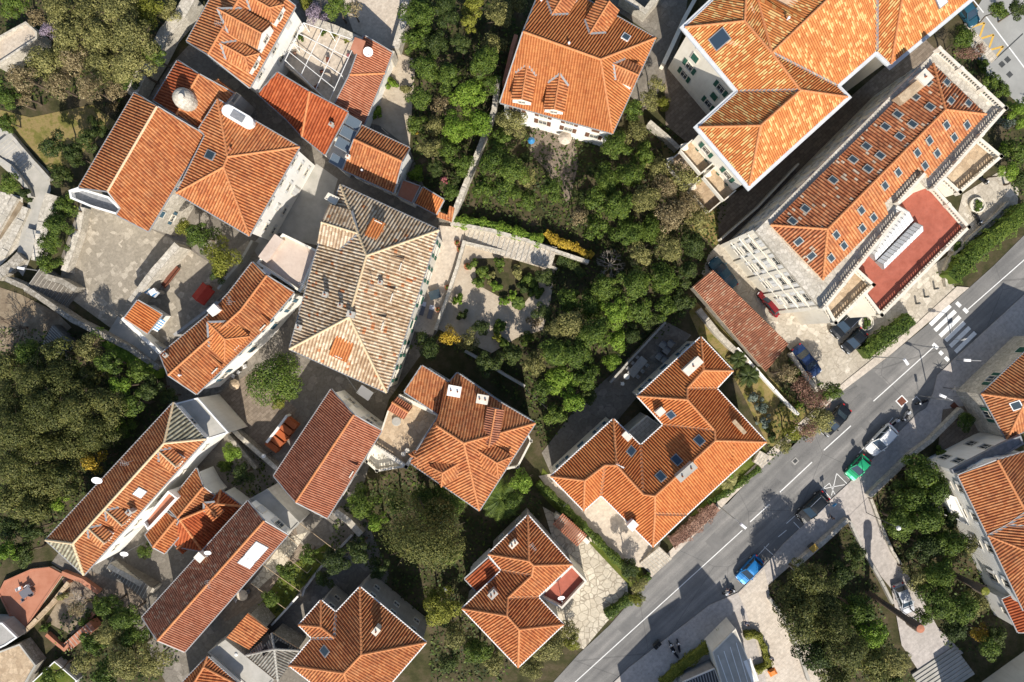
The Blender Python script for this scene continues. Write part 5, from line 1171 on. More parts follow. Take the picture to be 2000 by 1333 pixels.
T('''
28 12 30 mid | green tree in the very top left corner of the photo
75 35 26 dry | pale dry shrub above the walled terrace with beams, top left
120 18 40 olive | olive green tree at the top edge, right of the top left corner tree
175 22 42 olive | yellowish tree at the top edge above the dry patch, second from the corner tree
232 18 42 olive | round olive tree at the top edge, midway to the pale stone wall
290 22 36 yellow | bright yellow green tree beside the bend of the pale stone wall, top left
330 22 26 olive | small olive tree wedged between the yellow tree and the pale stone wall
140 70 40 olive | olive tree with bare purple twigs behind the walled terrace, top left
200 72 42 olive | yellow green tree in the middle of the top left thicket
262 72 42 olive | wide tree below the yellow green tree near the pale stone wall
232 45 24 lilac | greyish lilac shrub among olive trees, top left thicket
100 62 22 lilac | grey lilac shrub spilling over the walled terrace, top left
300 108 28 mid | dark green tree leaning against the pale stone wall, top left
262 128 38 olive | mottled olive tree halfway down the pale stone wall
205 122 42 olive | big olive tree with rusty tips above the brown trees
150 125 38 dry | brown tree right of the walled terrace, top left
92 125 44 olive | dark olive tree just below the walled terrace, top left
40 150 36 dry | brown tree at the left edge below the walled terrace
45 188 30 dry | brown tree at the upper left rim of the dry meadow
118 170 34 dry | broad brown tree above the dry meadow
178 172 32 dry | brown tree between two darker ones above the meadow, nearest the gabled house
225 178 26 dry | thin brown tree nearest the dark alley, left of the big gabled house
250 155 24 mid | small green tree by the foot of the pale stone wall
20 190 26 mid | green tree touching the left edge above the meadow
15 238 20 mid | small round bush at the left edge below the green tree
222 212 18 dry | last brown tree before the big gabled roof
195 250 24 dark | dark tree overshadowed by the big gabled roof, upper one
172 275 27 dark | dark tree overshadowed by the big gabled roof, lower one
145 303 28 dark | dark bushy tree at the lower right rim of the dry meadow
105 288 29 dark 6 | dark cypress standing alone in the dry meadow
122 342 28 dark | green tree at the corner where the path meets the gabled house
22 360 24 mid | green tree left of the steps at the left edge
50 378 16 dark | dark bush beside the bend of the footpath, left edge
128 405 30 mid | topmost of the clipped green trees along the left side of the plaza
112 440 31 mid | second clipped green tree down the left side of the plaza
102 475 31 mid | third clipped green tree down the left side of the plaza
93 512 27 mid | lowest and brightest of the clipped green trees left of the plaza
362 445 22 yellow | yellow green tree touching the pale stone wall at the top of the kiosk court
392 462 37 mid | big leafy tree in the kiosk court, left of the pair
432 500 37 yellow | feathery yellow green tree in the kiosk court, right of the pair
430 535 20 mid | green bush hanging over the wall behind the red stall
620 30 26 lilac | lilac flowering shrub above the pergola terrace
660 12 26 mid | green shrub at the top edge right of the lilac
600 8 18 yellow | yellow shrub at the top edge beside the white house
690 20 20 dry | brown shrub beside the upper stone court, top edge
767 166 15 bright | upper round green shrub on the pale garden terrace
737 222 14 bright | lower round green shrub on the pale garden terrace
820 30 38 mid | green tree at the top edge right of the upper stone court
870 20 34 dark | dark green tree at the top edge, left of the small yellow tree
925 15 28 yellow | yellow tree at the top edge above the garden
915 45 20 yellow | small round yellow tree in the dark garden gap
975 30 36 olive | pale feathery tree next to the four dormer roof, top
1010 10 24 olive | thin pale tree touching the top edge beside the four dormer roof
812 75 30 mid | green tree right of the upper court wall
850 88 34 dark | dark tree in the upper part of the long garden
900 85 24 dark | dark tree below the small yellow tree
965 90 30 olive | pale olive tree left of the red brick chimney wall
945 120 34 mid | leafy tree in front of the four dormer house's left corner
835 135 34 mid | green tree above the pale garden terrace
875 150 32 mid | grey green tree in the middle of the long garden
795 175 14 olive | small olive bush on the rim of the pale garden terrace
820 195 28 mid | mid green tree right of the pale garden terrace
865 205 30 dry | grey brown tree beside the bright green trees
918 190 38 bright | bright green tree, upper of the two beside the long stone wall
935 240 36 bright | bright green tree leaning on the long stone wall
890 250 32 bright | bright green tree left of the long stone wall, lowest
955 165 26 mid | green tree behind the upper end of the long stone wall
812 245 24 mid | green tree above the yellow flowering shrub, beside the gabled house
850 245 24 olive | olive tree in the long garden beside the bright green group
807 255 10 amber | small yellow flowering shrub near the gabled house
838 290 24 olive | round pale tree right of the white end wall
880 292 26 mid | green tree in the lower part of the long garden
905 320 24 mid | green tree beside the long stone wall with yellow flowers below
918 332 9 amber | small orange flowering bush on the long stone wall
868 352 9 pink | pink flowering bush in the long garden
815 340 18 bright | bright bush next to the brown flat terrace
850 330 20 dark | dark bush in the lower long garden
880 378 20 mid | green bush above the tiny shed roof
895 350 18 dark | dark bush where the long stone wall widens
1003 240 32 olive | yellow green tree below the left corner of the four dormer house
975 275 28 mid | green tree right of the long stone wall below the four dormer house
965 320 32 mid | dark leafy tree along the long stone wall, middle of the lower garden
1000 335 34 mid | tall green tree left of the stone patio
945 365 30 mid | green tree in the lower garden close to the long stone wall
985 372 30 mid | green tree above the ivy hedge, left
1028 350 22 olive | olive tree at the left rim of the stone patio
1030 388 22 mid | green tree above the ivy hedge, centre
1078 368 28 mid | green tree above the ivy hedge, right
1025 308 16 dark | dark bush at the left rim of the patio
1140 385 20 dark | dark tree at the lower right rim of the patio
1282 165 20 olive | bamboo clump left of the inner courtyard, upper
1268 195 24 olive | bamboo clump left of the inner courtyard, lower
1295 205 18 yellow | yellow tipped bamboo on the courtyard edge
1235 215 28 mid | green tree below the right corner of the four dormer house
1200 285 32 mid | leafy tree right of the stone patio
1240 260 30 olive | olive tree between the four dormer house and the courtyard wall
1255 305 28 mid | green tree below the courtyard wall
1160 335 20 dark | dark tree in the patio's deep shade
1185 355 34 mid | leafy tree in the shade below the patio
1225 345 34 mid | broad green tree in the middle of the central wood, top
1165 390 30 mid | green tree at the left rim of the central wood
1205 405 36 mid | round green tree of the central wood, above the bare tree
1255 390 34 olive | olive tree of the central wood beside the dry one
1285 330 28 olive | dry olive tree below the stone steps by the cream block
1300 370 36 dry | bare brown tree with visible branches near the balconies
1340 345 30 olive | sparse olive tree beside the balconies
1345 395 34 dry | brown tree left of the dry bank
1310 425 38 dry | wide brown tree in the right half of the central wood
1365 430 28 olive | olive tree left of the hotel's narrow yard
1270 450 34 mid | green tree below the brown trees of the central wood
1230 455 34 mid | green tree right of the yellow hedge
1165 445 30 mid | green tree above the yellow hedge
1130 425 24 dry | grey twiggy tree at the right end of the ivy hedge
1350 480 32 dark | dark tree above the long low outbuilding
1305 490 32 olive | olive green tree in the central wood, left of the dark one
1250 500 30 olive | pale tree right of the bare branches
1340 530 28 dark | dark tree overlapping the left end of the outbuilding roof
1290 545 36 mid | large round green tree left of the outbuilding
1240 555 36 mid | large green tree below the bare branches
1180 565 32 mid | green tree at the centre of the wood
1330 590 28 dark | dark tree under the outbuilding's lower corner
1300 600 26 mid | green tree above the dark patio
1250 610 30 mid | green tree left of the dark patio's far corner
1205 610 34 bright | bright green tree in the middle of the central wood
1155 600 34 mid | leafy tree beside the garden's dark corner
1110 590 26 mid | tree at the right rim of the gravel garden
1115 635 34 olive | yellow green palm like tree below the gravel garden
1160 650 34 mid | large leafy tree left of the squared green hedge tree
1080 645 24 olive | olive tree on the gravel garden's lower right rim
1205 665 30 bright | squared bright green tree beside the dark patio
1195 705 24 bright | lower bright tree beside the dark patio
1125 690 36 mid | broad green tree in the lower central wood
1080 690 32 mid | green tree left in the lower central wood
1045 710 30 olive | olive tree above the wall behind the dormered house
1095 740 36 bright | bright green tree above the dormered house's right corner
1145 735 30 mid | green tree left of the dark patio
1060 760 26 mid | green tree near the right corner of the dormered house
1120 785 30 bright | bright green tree beside the villa's dark drive
1085 810 28 mid | lowest green tree right of the dormered house
1150 775 20 dark | dark bush at the edge of the villa's dark drive
1235 655 22 dark | dark bush along the upper edge of the dark patio
1270 625 22 dark | dark bush at the top corner of the dark patio
895 586 15 bright | single round bright shrub on the gravel garden
943 532 17 mid | grey green bush at the upper left of the gravel garden's bed
975 515 17 mid | green bush in the top row of the gravel garden
968 560 16 bright | light green bush in the middle bed of the gravel garden
1003 578 14 bright | yellow green bush at the lower rim of the middle bed
1030 545 15 mid | green bush in the right part of the gravel garden's bed
1010 535 15 olive | olive bush in the middle of the gravel garden's bed
1050 572 16 mid | dark green bush at the right rim of the gravel garden
1060 540 20 dark | dark bush under the striped garden steps
975 638 17 mid | round green bush below the gravel path
972 660 13 yellow | small yellow bush below the round green bush
905 615 14 dark | dark small palm like bush beside the single round shrub
935 552 16 mid | grey green bush under the first one of the gravel garden's bed, left side
958 540 13 olive | thin olive bush between the upper bushes of the gravel garden
1025 565 16 dark | dark bush on the lower right of the planted bed
1042 555 16 mid | green bush right of the planted bed's centre
985 588 13 bright | light green bush at the lower left rim of the planted bed
1060 610 22 dark | dark bush between the gravel path and the wood
1045 630 16 dry | dry bush at the lower end of the gravel path
985 672 16 mid | green bush at the lower left end of the gravel path
925 515 13 mid | small bush at the planted bed's upper left corner
1075 545 18 dark | dark bush at the end of the striped steps
878 655 26 amber | amber leaved tree at the corner of the villa's garden wall
915 665 24 olive | olive tree right of the amber one
940 640 22 dark | dark bush on the lower rim of the gravel garden
1000 690 28 dark | dark tree below the gravel garden
950 710 26 dark | dark tree above the thin garden wall
1030 660 18 mid | green bush at the end of the gravel path
840 680 28 dark | dark tree at the lower end of the villa's terrace
700 975 22 bright | bright leafy tree just under the salmon gabled roof
710 985 34 mid | leafy green tree in the garden below the salmon gabled roof
735 1020 24 bright | green tree left of the huge round tree
775 985 24 mid | tree in the shade below the balustraded terrace
830 975 32 mid | dark tree under the front corner of the dormered house
880 985 36 mid | green tree right of the front corner of the dormered house
850 1005 34 mid | leafy tree above the huge round tree
836 1045 88 wood 10.5 | huge round olive green tree in the garden, bottom centre
875 1075 30 mid 8 | shaded tree beside the corner villa's plum roof
905 965 24 mid | green tree just left of the big palm
1020 940 28 bright | bright green tree beside the big palm
1000 975 22 mid | green tree under the big palm's right side
860 1185 36 yellow | yellow green round tree between the bottom villas
845 1165 24 yellow | small yellow green tree behind the round one
895 1240 30 olive | olive tree below the yellow green round tree
935 1265 32 mid | green tree at the left foot of the corner villa
965 1290 30 olive | olive tree below the corner villa, bottom edge
880 1290 28 dark | dark tree at the bottom edge left of the corner villa
1075 1260 36 olive | dusty olive tree at the corner of the corner villa and the road
1110 1230 24 olive | dusty tree beside the corner villa's driveway
1040 1300 32 olive | dusty tree at the bottom edge beside the road
1118 1255 20 yellow | yellowish small tree close to the road kerb
1245 1168 20 yellow | bright yellow bush on the kerb beside the driveway
1245 1140 20 olive | olive bush above the bright yellow one
1262 1128 13 mid | clipped green bush at the hedge's end by the kerb
1230 1110 22 dark | dark clipped bush in the pale drive's corner
540 735 52 mid 6.5 | large round green tree beside the cream roofed villa
562 758 24 mid | green tree right of the large round one
545 785 22 yellow | bright yellow green tree below the large round one
455 885 22 bright | light green tree in the narrow yard by the lane
475 925 26 dark | dark tree in the shaded yard beyond the lane
440 910 16 mid | green bush beside the light green tree
285 1078 18 mid | green bush under the long white house
560 1115 20 mid | leafy tree in the long flower bed, middle
530 1170 20 mid | leafy bush in the long flower bed, lower end
600 1085 20 mid | green bush in the long flower bed, upper end
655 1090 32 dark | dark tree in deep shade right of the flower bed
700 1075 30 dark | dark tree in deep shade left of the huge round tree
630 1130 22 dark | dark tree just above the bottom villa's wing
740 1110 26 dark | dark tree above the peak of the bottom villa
''')
T('''
60 690 32 mid | green tree at the upper rim of the big wood, left
120 690 42 wood | green tree under the grey retaining wall
170 680 30 olive | olive tree at the top of the big wood
185 665 20 dry | dry shrub where the big wood meets the ramp
25 720 42 wood | green tree on the left edge at the top of the big wood
75 745 50 wood | tree in the upper left of the big wood
130 740 50 wood | tree with grey twigs in the upper big wood
180 735 34 wood | brownish tree in the middle of the upper big wood
215 710 28 mid | green tree beside the ivy covered wall
235 755 30 bright | bright green tree inside the big wood's right rim
270 730 26 mid | tree under the ramp at the big wood's right corner
215 790 42 wood | yellow tipped tree on the right rim of the big wood
30 785 50 wood | left edge tree of the big wood, second from the top
90 800 52 wood | dark leafy tree in the heart of the big wood
150 800 52 wood | leafy tree in the heart of the big wood, right one
195 845 50 wood | tree near the right rim of the big wood
35 845 52 wood | left edge tree of the big wood, third from the top
95 865 55 wood | big leafy tree in the lower heart of the big wood
150 870 52 wood | olive tree above the satellite dish of the long white house
185 900 30 amber | amber tinged tree above the satellite dish
35 910 52 wood | left edge tree of the big wood, fourth from the top
90 930 52 wood | olive tree in the lower big wood
140 930 42 wood | green tree left of the dish, lower big wood
30 970 47 wood | left edge tree of the big wood, fifth from the top
75 985 42 wood | green tree above the grey tiled hip of the long white house
115 980 24 bright | bright bush between the wood and the long white house
25 1030 30 dark | dark tree on the left edge beside the grey tiled hip
65 1035 24 dark | dark tree touching the grey tiled hip's tip
15 1075 28 bright | bright tree in the left edge shade above the terracotta terrace
50 1080 30 dark | dark spiky tree just above the terracotta terrace
260 790 30 mid | tree in the gap between the wood and the long white house, upper
235 830 28 mid | tree in the gap between the wood and the long white house, middle
295 760 28 dark | dark tree beneath the bent house's lower corner
330 775 20 dark | dark bush at the top corner of the long white house
215 860 20 dark | dark bush in the gap between the wood and the long white house
210 1185 28 mid | green tree below the grey stair court, bottom left
245 1205 34 mid | tree left of the long straight house's lower end
215 1235 32 olive | olive tree in the bottom left garden
265 1240 32 mid | tree hugging the long straight house's lower gable
250 1285 40 olive | large yellow green tree at the bottom edge, left
300 1290 32 olive | yellow green tree beneath the long straight house
185 1255 28 mid | tree below the tiny red steps
165 1290 30 olive | olive tree at the bottom edge in the left garden
205 1320 30 mid | lowest tree of the left garden on the bottom edge
150 1190 22 dry | grey dry shrub on the garden soil
170 1215 18 mid | bush beside the tiny red steps
195 1180 20 mid | green bush at the top of the left garden
120 1165 14 olive | bush next to the terracotta terrace edge
100 1320 22 mid | green bush beside the overgrown hut roof
90 1225 12 mid | small bush by the terracotta wall
''')
T('''
1575 1130 42 wood | pale crowned tree, topmost of the park trees beside the blue car
1545 1165 44 wood | leafy park tree nearest the motorbike
1600 1165 49 wood | big park tree in the upper row, right
1560 1215 47 wood | park tree overhanging the sunlit path
1620 1215 51 wood | large park tree in the centre of the group
1670 1190 38 mid | park tree beside the lower palm trunk
1700 1235 40 bright | green park tree touching the lower palm trunk's top
1650 1265 51 wood | leafy park tree in the lower middle
1590 1275 42 dark | dark park tree above the bottom edge
1700 1290 47 wood | park tree at the bottom near the mansion stair
1630 1320 42 wood | amber tipped park tree on the bottom edge
1750 1290 33 olive | last park tree beside the mansion stair
1740 1330 28 dark | dark park tree on the bottom edge beside the stair
1640 1120 30 dark | dark shaded tree right of the pale crowned tree
1665 1080 28 dark | dark tree on the shaded lawn below the pavement wall
1790 925 44 mid 4.6 | tall dense tree at the head of the right hand grove
1820 955 38 mid 5 | dense tree in front of the white side terrace
1775 975 44 mid 5.2 | dense tree above the ramp in the right hand grove
1755 1015 38 mid 5.5 | leafy tree hanging over the ramp
1805 1010 42 mid 6 | dense tree in the middle of the right hand grove
1850 1010 30 dark | dark tree beneath the white side terrace
1855 1055 38 mid | sunlit tree against the long white wall
1890 1065 26 olive | sparse tree casting shade on the long white wall
1810 1070 36 dark | dark tree below the dense ones of the right hand grove
1790 1125 30 olive | grey green tree above the silver car
1830 1120 34 mid | tree just left of the cut palm with the yellow top
1830 1175 38 mid | tree below the upper palm trunk
1875 1190 38 mid | leafy tree right of the silver car
1905 1175 28 olive | olive tree beside the yellow topped palm trunk
1860 1225 32 dark | dark tree right of the ramp's end
1800 1205 20 mid | bush beside the silver car
1930 1265 26 mid | round tree in front of the mansion windows
1915 1235 22 amber | amber tinged bush in front of the mansion
1945 1240 24 dark | dark tree at the foot of the low red roof
1885 822 21 mid 2.6 | round tree in the yard of the stone corner house
1837 885 15 mid | small bush at the wall of the link building
1625 765 24 mid | green tree at the kerb beside the hotel forecourt
1590 780 34 rust | rust brown shrub tree beside the road
1565 760 30 rust | reddish bare shrub tree behind the kerb
1600 820 36 olive | twiggy olive tree leaning over the dark car
1575 835 28 rust | rust brown tree at the road edge
1535 730 26 dry | dry brown bush at the outbuilding's lower end
1545 845 24 yellow | yellow green tree beside the villa's road corner
1530 870 20 olive | olive bush on the verge near the villa's road corner
1555 728 12 mid | dark green bush beside the dark blue saloon
1470 775 17 blue | grey green bush by the villa's side garden, upper
1488 795 17 blue | grey green bush by the villa's side garden, middle
1493 823 17 blue | round grey bush by the villa's side garden, lower
1505 850 15 dark | dark bush at the villa's right corner
1560 790 10 bright | tiny bright bush on the white garden wall
1965 242 18 blue | blue grey shrub right of the hotel's upper corner
1980 215 22 bright | bright green shrub above the blue grey one
1995 240 20 bright | bright shrub on the right edge
1985 300 28 mid | green tree on the right edge beside the grey hotel terrace
1970 335 24 bright | bright green tree behind the hotel's round planter
1958 290 14 bright | small bright bush beside the grey hotel terrace
1995 350 26 dark | dark tree on the right edge above the tall hedge
1888 66 14 mid | green bush between the cream block and the zigzag road
1880 75 24 mid | green tree beneath the cream block's far corner
1918 128 16 mid | dark green tree below the yellow zigzag
1905 100 22 rust | brownish shrub by the hotel's upper balustrade
1885 105 20 rust | brown shrub at the hotel's top corner
1935 158 22 mid | green tree along the hotel's upper balustrade
1955 175 20 mid | green bush near the hotel's right corner
1945 20 20 mid | green tree at the top edge beside the zigzag road
1960 28 12 mid | small palm like bush beside the upper road
1985 20 22 dark | dark tree at the top edge near the right corner
1400 940 12 mid | leafy bush on the verge below the villa's long eave
1425 930 16 bright | palm like bush at the villa's road side step
''')
for (x, y, r0, k, h, lab) in TREES: plant(x, y, r0, k, lab, h=h)
# round planters
for x, y, lab in ((1910,401,'round stone planter with a green shrub on the hotel forecourt, right'), (1692,631,'round shaded planter with a shrub in front of the black car'), (1868,478,'round planter tucked under the red hotel terrace')):
    q = W(x, y, .5); root = thing('round_planter', lab, 'planter', (q.x, q.y, 0)); mb = MB(); mb.lathe((0,0,0), [(1.0,0),(1.05,.5),(.9,.52),(.88,.35),(.001,.35)], 24)
    inst(mb.mesh('planter_ring', 'stone_trim'), 'planter_ring', root); inst(crown_for('mid', 0, 1), 'shrub', root, (0,0,.55), (0,0,1), (.95,.95,.7))
# hedges
hedge('hedge', 'long dense clipped hedge along the road, right of the hotel', [(1862,545),(1895,505),(1935,470),(1975,440),(2010,405)], 3.0, 3.0, 'mid', 42)
hedge('hedge', 'shorter dense hedge between the black and white car and the road', [(1690,692),(1725,665),(1760,640),(1782,622)], 2.6, 2.4, 'mid', 42)
hedge('ivy_hedge', 'bright ivy hedge on top of the stone wall above the striped steps', [(885,432),(940,436),(1000,452),(1060,473)], 1.8, 2.4, 'bright', 50)
hedge('yellow_hedge', 'amber yellow hedge at the right end of the ivy covered wall', [(1066,452),(1090,474),(1120,480),(1150,500),(1158,492)], 1.3, 2.4, 'amber', 50)
hedge('ivy_hedge', 'green ivy spilling down the wall beside the big wood', [(180,652),(215,675),(250,700),(285,722),(310,730)], 2.2, 2.6, 'bright', 42)
hedge('trimmed_hedge', 'long narrow trimmed hedge between the pale villa drive and the corner villa', [(1050,945),(1100,990),(1150,1040),(1200,1090),(1235,1130)], 1.2, 1.8, 'mid', 60)
hedge('trimmed_hedge', 'dark trimmed hedge on the kerb below the bright yellow bush', [(1185,1205),(1235,1168)], 1.4, 1.6, 'mid', 60)
hedge('red_hedge', 'reddish brown hedge along the pavement below the large orange villa', [(1312,1062),(1345,1040),(1375,1012),(1400,990)], 2.2, 1.3, 'rust', 70)
hedge('mustard_hedge', 'mustard green hedge along the pavement at the bottom edge', [(1295,1340),(1330,1305),(1380,1268),(1430,1222)], 1.7, 1.5, 'yellow', 60)
hedge('mustard_hedge', 'yellow flowering hedge curving around the small courtyard of the modern pavilion', [(1455,1243),(1480,1240),(1492,1262),(1503,1300),(1478,1312)], 1.0, 1.4, 'yellow', 80)
hedge('border_hedge', 'low green hedge edging the verge under the large orange villa', [(1385,985),(1440,950),(1485,915)], 1.0, .8, 'mid', 60)
hedge('creeper', 'dark green creeper strip at the foot of the striped garden steps', [(1090,505),(1120,515),(1140,540)], 1.6, 1.4, 'dark', 50)
palm('palm_tree', 'big palm with long arching fronds beside the dormered house', 978, 975, 3.4, 4.5, 26, 'leaf_mid', .6)
palm('small_palm', 'small dark palm on the dry lawn beside the outbuilding, upper', 1443, 702, 1.5, 1.0, 20, 'leaf_dark', .3)
palm('small_palm', 'small dark palm on the dry lawn beside the outbuilding, lower', 1462, 734, 1.7, 1.2, 22, 'leaf_dark', .3)
palm('small_palm', 'small palm at the lower rim of the gravel garden bed', 1012, 592, 1.0, .8, 16, 'leaf_mid', .25)
palm('small_palm', 'small pale palm on the grass edge under the large orange villa', 1422, 938, 1.5, 1.2, 18, 'leaf_olive', .3)
bare_tree('bare_tree', 'bare grey branched tree in the middle of the central wood', 1195, 515, 1.9, 4.5)
bare_tree('bare_tree', 'bare twisted tree on the pale slope at the left edge', 30, 640, 2.6, 3.0, 'bark')
bare_tree('bare_shrub', 'bare dark branches on the pergola terrace', 612, 75, 1.6, 2.2, 'bark', 'bare shrub', 6)
bare_tree('bare_tree', 'bare twigs over the left part of the garden soil, bottom left', 148, 1175, 1.6, 2.2, 'bark_pale')
bare_tree('dead_tree', 'white dead branches sticking out above the huge round tree', 862, 1018, 1.3, 10.5, 'white_paint', 'dead tree', 7)
# cut palm trunks
for x, y, bx, by, lab, top, lean in ((1797,1228,1694,1156,'leaning bare palm trunk with a rough orange top above the silver car','terracotta_floor',0),(1924,1155,1836,1108,'leaning bare palm trunk with a bright yellow cut top','leaf_yellow',0)):
    h = 9.5; A, B = W(bx, by, 0), W(x, y, h); root = thing('cut_palm', lab, 'palm', (A.x, A.y, 0)); mb = MB(); n = 22
    for k in range(n):
        a, b = A.lerp(B, k/n)-Vector((A.x,A.y,0)), A.lerp(B, (k+1)/n)-Vector((A.x,A.y,0)); r_ = .30+.16*(k/n)+(.14 if k > n-5 else 0); mb.tube(a, b, r_*1.05, r_*.9, 10)
    inst(mb.mesh('trunk', 'bark'), 'trunk', root); t = MB(); t.lathe(B-Vector((A.x,A.y,0)), [(.5,-.15),(.55,.0),(.5,.15),(.001,.25)], 12); inst(t.mesh('cut_top', top), 'cut_top', root)
# undergrowth: countless leaves of ground cover between the trees
REG = [[(0,0),(340,0),(250,170),(230,215),(150,190),(60,210),(0,215)], [(0,640),(180,650),(320,735),(330,790),(90,1055),(0,1110)], [(790,0),(1060,0),(980,200),(870,430),(810,370),(800,100)], [(980,210),(1190,265),(1300,240),(1420,400),(1380,520),(1340,620),(1190,730),(1060,880),(1030,810),(900,690),(800,680),(820,640),(960,690),(1060,650),(1090,500),(880,430)],
       [(680,950),(800,910),(940,1000),(1050,940),(1060,1000),(900,1190),(1000,1300),(980,1333),(840,1333),(840,1230),(720,1110),(640,1060)], [(1500,1160),(1660,1020),(1700,1090),(1740,1250),(1790,1333),(1600,1333)], [(1700,960),(1840,880),(1960,1180),(1960,1280),(1850,1270),(1730,1060)], [(120,1200),(200,1150),(280,1200),(360,1280),(300,1333),(100,1333)],
       [(500,1190),(560,1110),(640,1060),(650,1075),(540,1210)], [(1540,700),(1620,760),(1600,840),(1500,910),(1500,860)], [(1890,60),(1960,180),(1940,210),(1850,100)], [(1950,200),(2000,190),(2000,420),(1960,330)], [(450,860),(520,900),(540,960),(480,970),(430,920)]]
def in_poly(x, y, P):
    ins = False; j = len(P)-1
    for i in range(len(P)):
        if (P[i][1] > y) != (P[j][1] > y) and x < (P[j][0]-P[i][0])*(y-P[i][1])/(P[j][1]-P[i][1])+P[i][0]: ins = not ins
        j = i
    return ins
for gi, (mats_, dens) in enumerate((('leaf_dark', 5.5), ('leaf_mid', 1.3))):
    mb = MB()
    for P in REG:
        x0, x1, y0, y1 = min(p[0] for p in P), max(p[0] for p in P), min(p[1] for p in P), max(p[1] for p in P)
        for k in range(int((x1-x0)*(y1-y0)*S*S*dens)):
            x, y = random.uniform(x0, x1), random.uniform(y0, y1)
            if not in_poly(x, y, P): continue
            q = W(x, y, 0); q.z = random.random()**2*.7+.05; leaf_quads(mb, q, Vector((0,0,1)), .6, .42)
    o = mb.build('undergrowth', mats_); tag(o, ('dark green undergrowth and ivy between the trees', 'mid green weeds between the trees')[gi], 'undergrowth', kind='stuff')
# ================================================================ WALLS, STAIRS, STREET THINGS
wall_run('garden_wall', 'long pale stone wall beside the bright green trees, left of the four dormer house', [(973,150),(965,215),(940,280),(915,345),(893,400),(880,432)], .7, 2.2, 'pale_stone')
wall_run('garden_wall', 'pale wall along the upper edge of the striped garden steps', [(880,436),(905,440),(960,450),(1030,470),(1090,492),(1150,512)], .45, 2.0, 'pale_stone')
wall_run('garden_wall', 'low pale wall along the lower edge of the striped garden steps', [(908,474),(960,486),(1030,502),(1088,526)], .35, 1.0, 'pale_stone')
wall_run('garden_wall', 'thin straight wall between the villa terrace and the gravel garden', [(907,470),(893,520),(870,590),(850,645)], .45, 1.3, 'pale_stone')
wall_run('garden_wall', 'thin garden wall behind the dormered house', [(908,686),(950,710),(990,735),(1025,755)], .35, 2.2, 'concrete')
wall_run('boundary_wall', 'broad pale stone wall at the top left, between the thicket and the dark alley', [(372,-10),(352,28),(322,62),(300,105),(272,150),(255,185)], 1.6, 2.6, 'pale_stone')
wall_run('boundary_wall', 'jagged pale wall from the gabled house down the left side of the plaza', [(160,405),(152,450),(138,490),(124,530)], .8, 1.5, 'pale_stone')
wall_run('boundary_wall', 'pale rubble wall between the footpath and the clipped green trees', [(100,380),(88,420),(80,465),(72,510)], 1.6, 1.2, 'pale_stone')
wall_run('court_wall', 'tall pale wall dividing the plaza from the kiosk court', [(346,478),(300,530),(255,590)], .9, 3.6, 'pale_stone')
wall_run('court_wall', 'pale wall along the lower left side of the kiosk house', [(238,622),(275,655),(312,690)], .5, 2.4, 'plaster_white')
wall_run('court_wall', 'curved wall under the leafy trees of the kiosk court', [(492,470),(470,510),(440,545),(425,565)], .35, 2.2, 'concrete')
wall_run('court_wall', 'narrow wall beside the dark gutter alley of the long bent house', [(425,590),(380,625),(340,655)], .4, 2.6, 'plaster_grey')
wall_run('retaining_wall', 'long retaining wall beneath the dark stairs at the left edge', [(10,545),(45,560),(90,590),(140,625),(190,650),(250,680),(310,720)], .7, 2.2, 'rubble_wall')
wall_run('retaining_wall', 'upper parapet of the dark stairs at the corner of the plaza', [(88,540),(120,550),(148,566)], .8, 2.0, 'rubble_wall')
wall_run('retaining_wall', 'rough pale wall in the bottom of the terraced slope, left edge', [(-10,540),(20,520),(40,500)], 1.4, 1.0, 'rubble_wall')
wall_run('retaining_wall', 'pale terrace wall on the slope at the left edge, upper', [(-10,455),(15,410),(30,385)], .8, .6, 'pale_stone')
wall_run('retaining_wall', 'pale terrace wall on the slope at the left edge, lower', [(5,500),(40,430),(50,405)], .9, .5, 'pale_stone')
wall_run('path_wall', 'stone parapet along the upper side of the steps at the left edge', [(-10,250),(18,262),(50,300),(95,350)], .5, .9, 'concrete')
wall_run('path_wall', 'stone parapet along the lower side of the steps at the left edge', [(-10,305),(20,325),(50,365),(58,385)], .5, .9, 'concrete')
wall_run('lane_wall', 'winding stone wall with a pale top beside the lane below the bent house', [(422,790),(440,825),(470,855),(510,890),(545,920)], .6, 1.8, 'rubble_wall', 'pale_stone')
wall_run('lane_wall', 'second stone wall on the left side of the same lane', [(445,850),(470,880),(500,915)], .5, 1.6, 'rubble_wall')
wall_run('yard_wall', 'white topped wall along the lower corner of the small walled yard', [(560,812),(540,840),(520,865)], .3, 1.8, 'plaster_white')
wall_run('yard_wall', 'brown wall between the flower bed and the deep shade', [(688,1045),(660,1075),(625,1110),(595,1150),(590,1165)], .3, 1.8, 'plaster_grey')
wall_run('yard_wall', 'pale rubble wall below the salmon gabled roof', [(655,1000),(680,1018),(705,1045)], .9, 1.5, 'pale_stone')
wall_run('yard_wall', 'narrow white kerb wall at the end of the flower bed', [(582,1165),(555,1195),(530,1222)], .25, 1.0, 'plaster_white')
wall_run('garden_wall', 'white wall along the dry lawn between the outbuilding and the road', [(1440,680),(1480,725),(1530,780),(1560,810)], .35, 1.0, 'plaster_white')
wall_run('garden_wall', 'pale wall with flower pots along the outbuilding lawn', [(1365,605),(1400,650),(1440,690),(1480,728)], .8, 1.0, 'pale_stone')
wall_run('garden_wall', 'low pale wall along the grass verge beside the outbuilding and parked saloon', [(1545,690),(1575,735),(1598,765)], .5, .9, 'pale_stone')
wall_run('drive_wall', 'wall of the dark patio along the trimmed trees', [(1192,748),(1230,705),(1300,630)], .3, 1.4, 'concrete')
wall_run('drive_wall', 'cream wall between the trimmed hedge and the driveway of the corner villa', [(1085,1008),(1108,1022),(1150,1062)], .6, 1.8, 'plaster_cream')
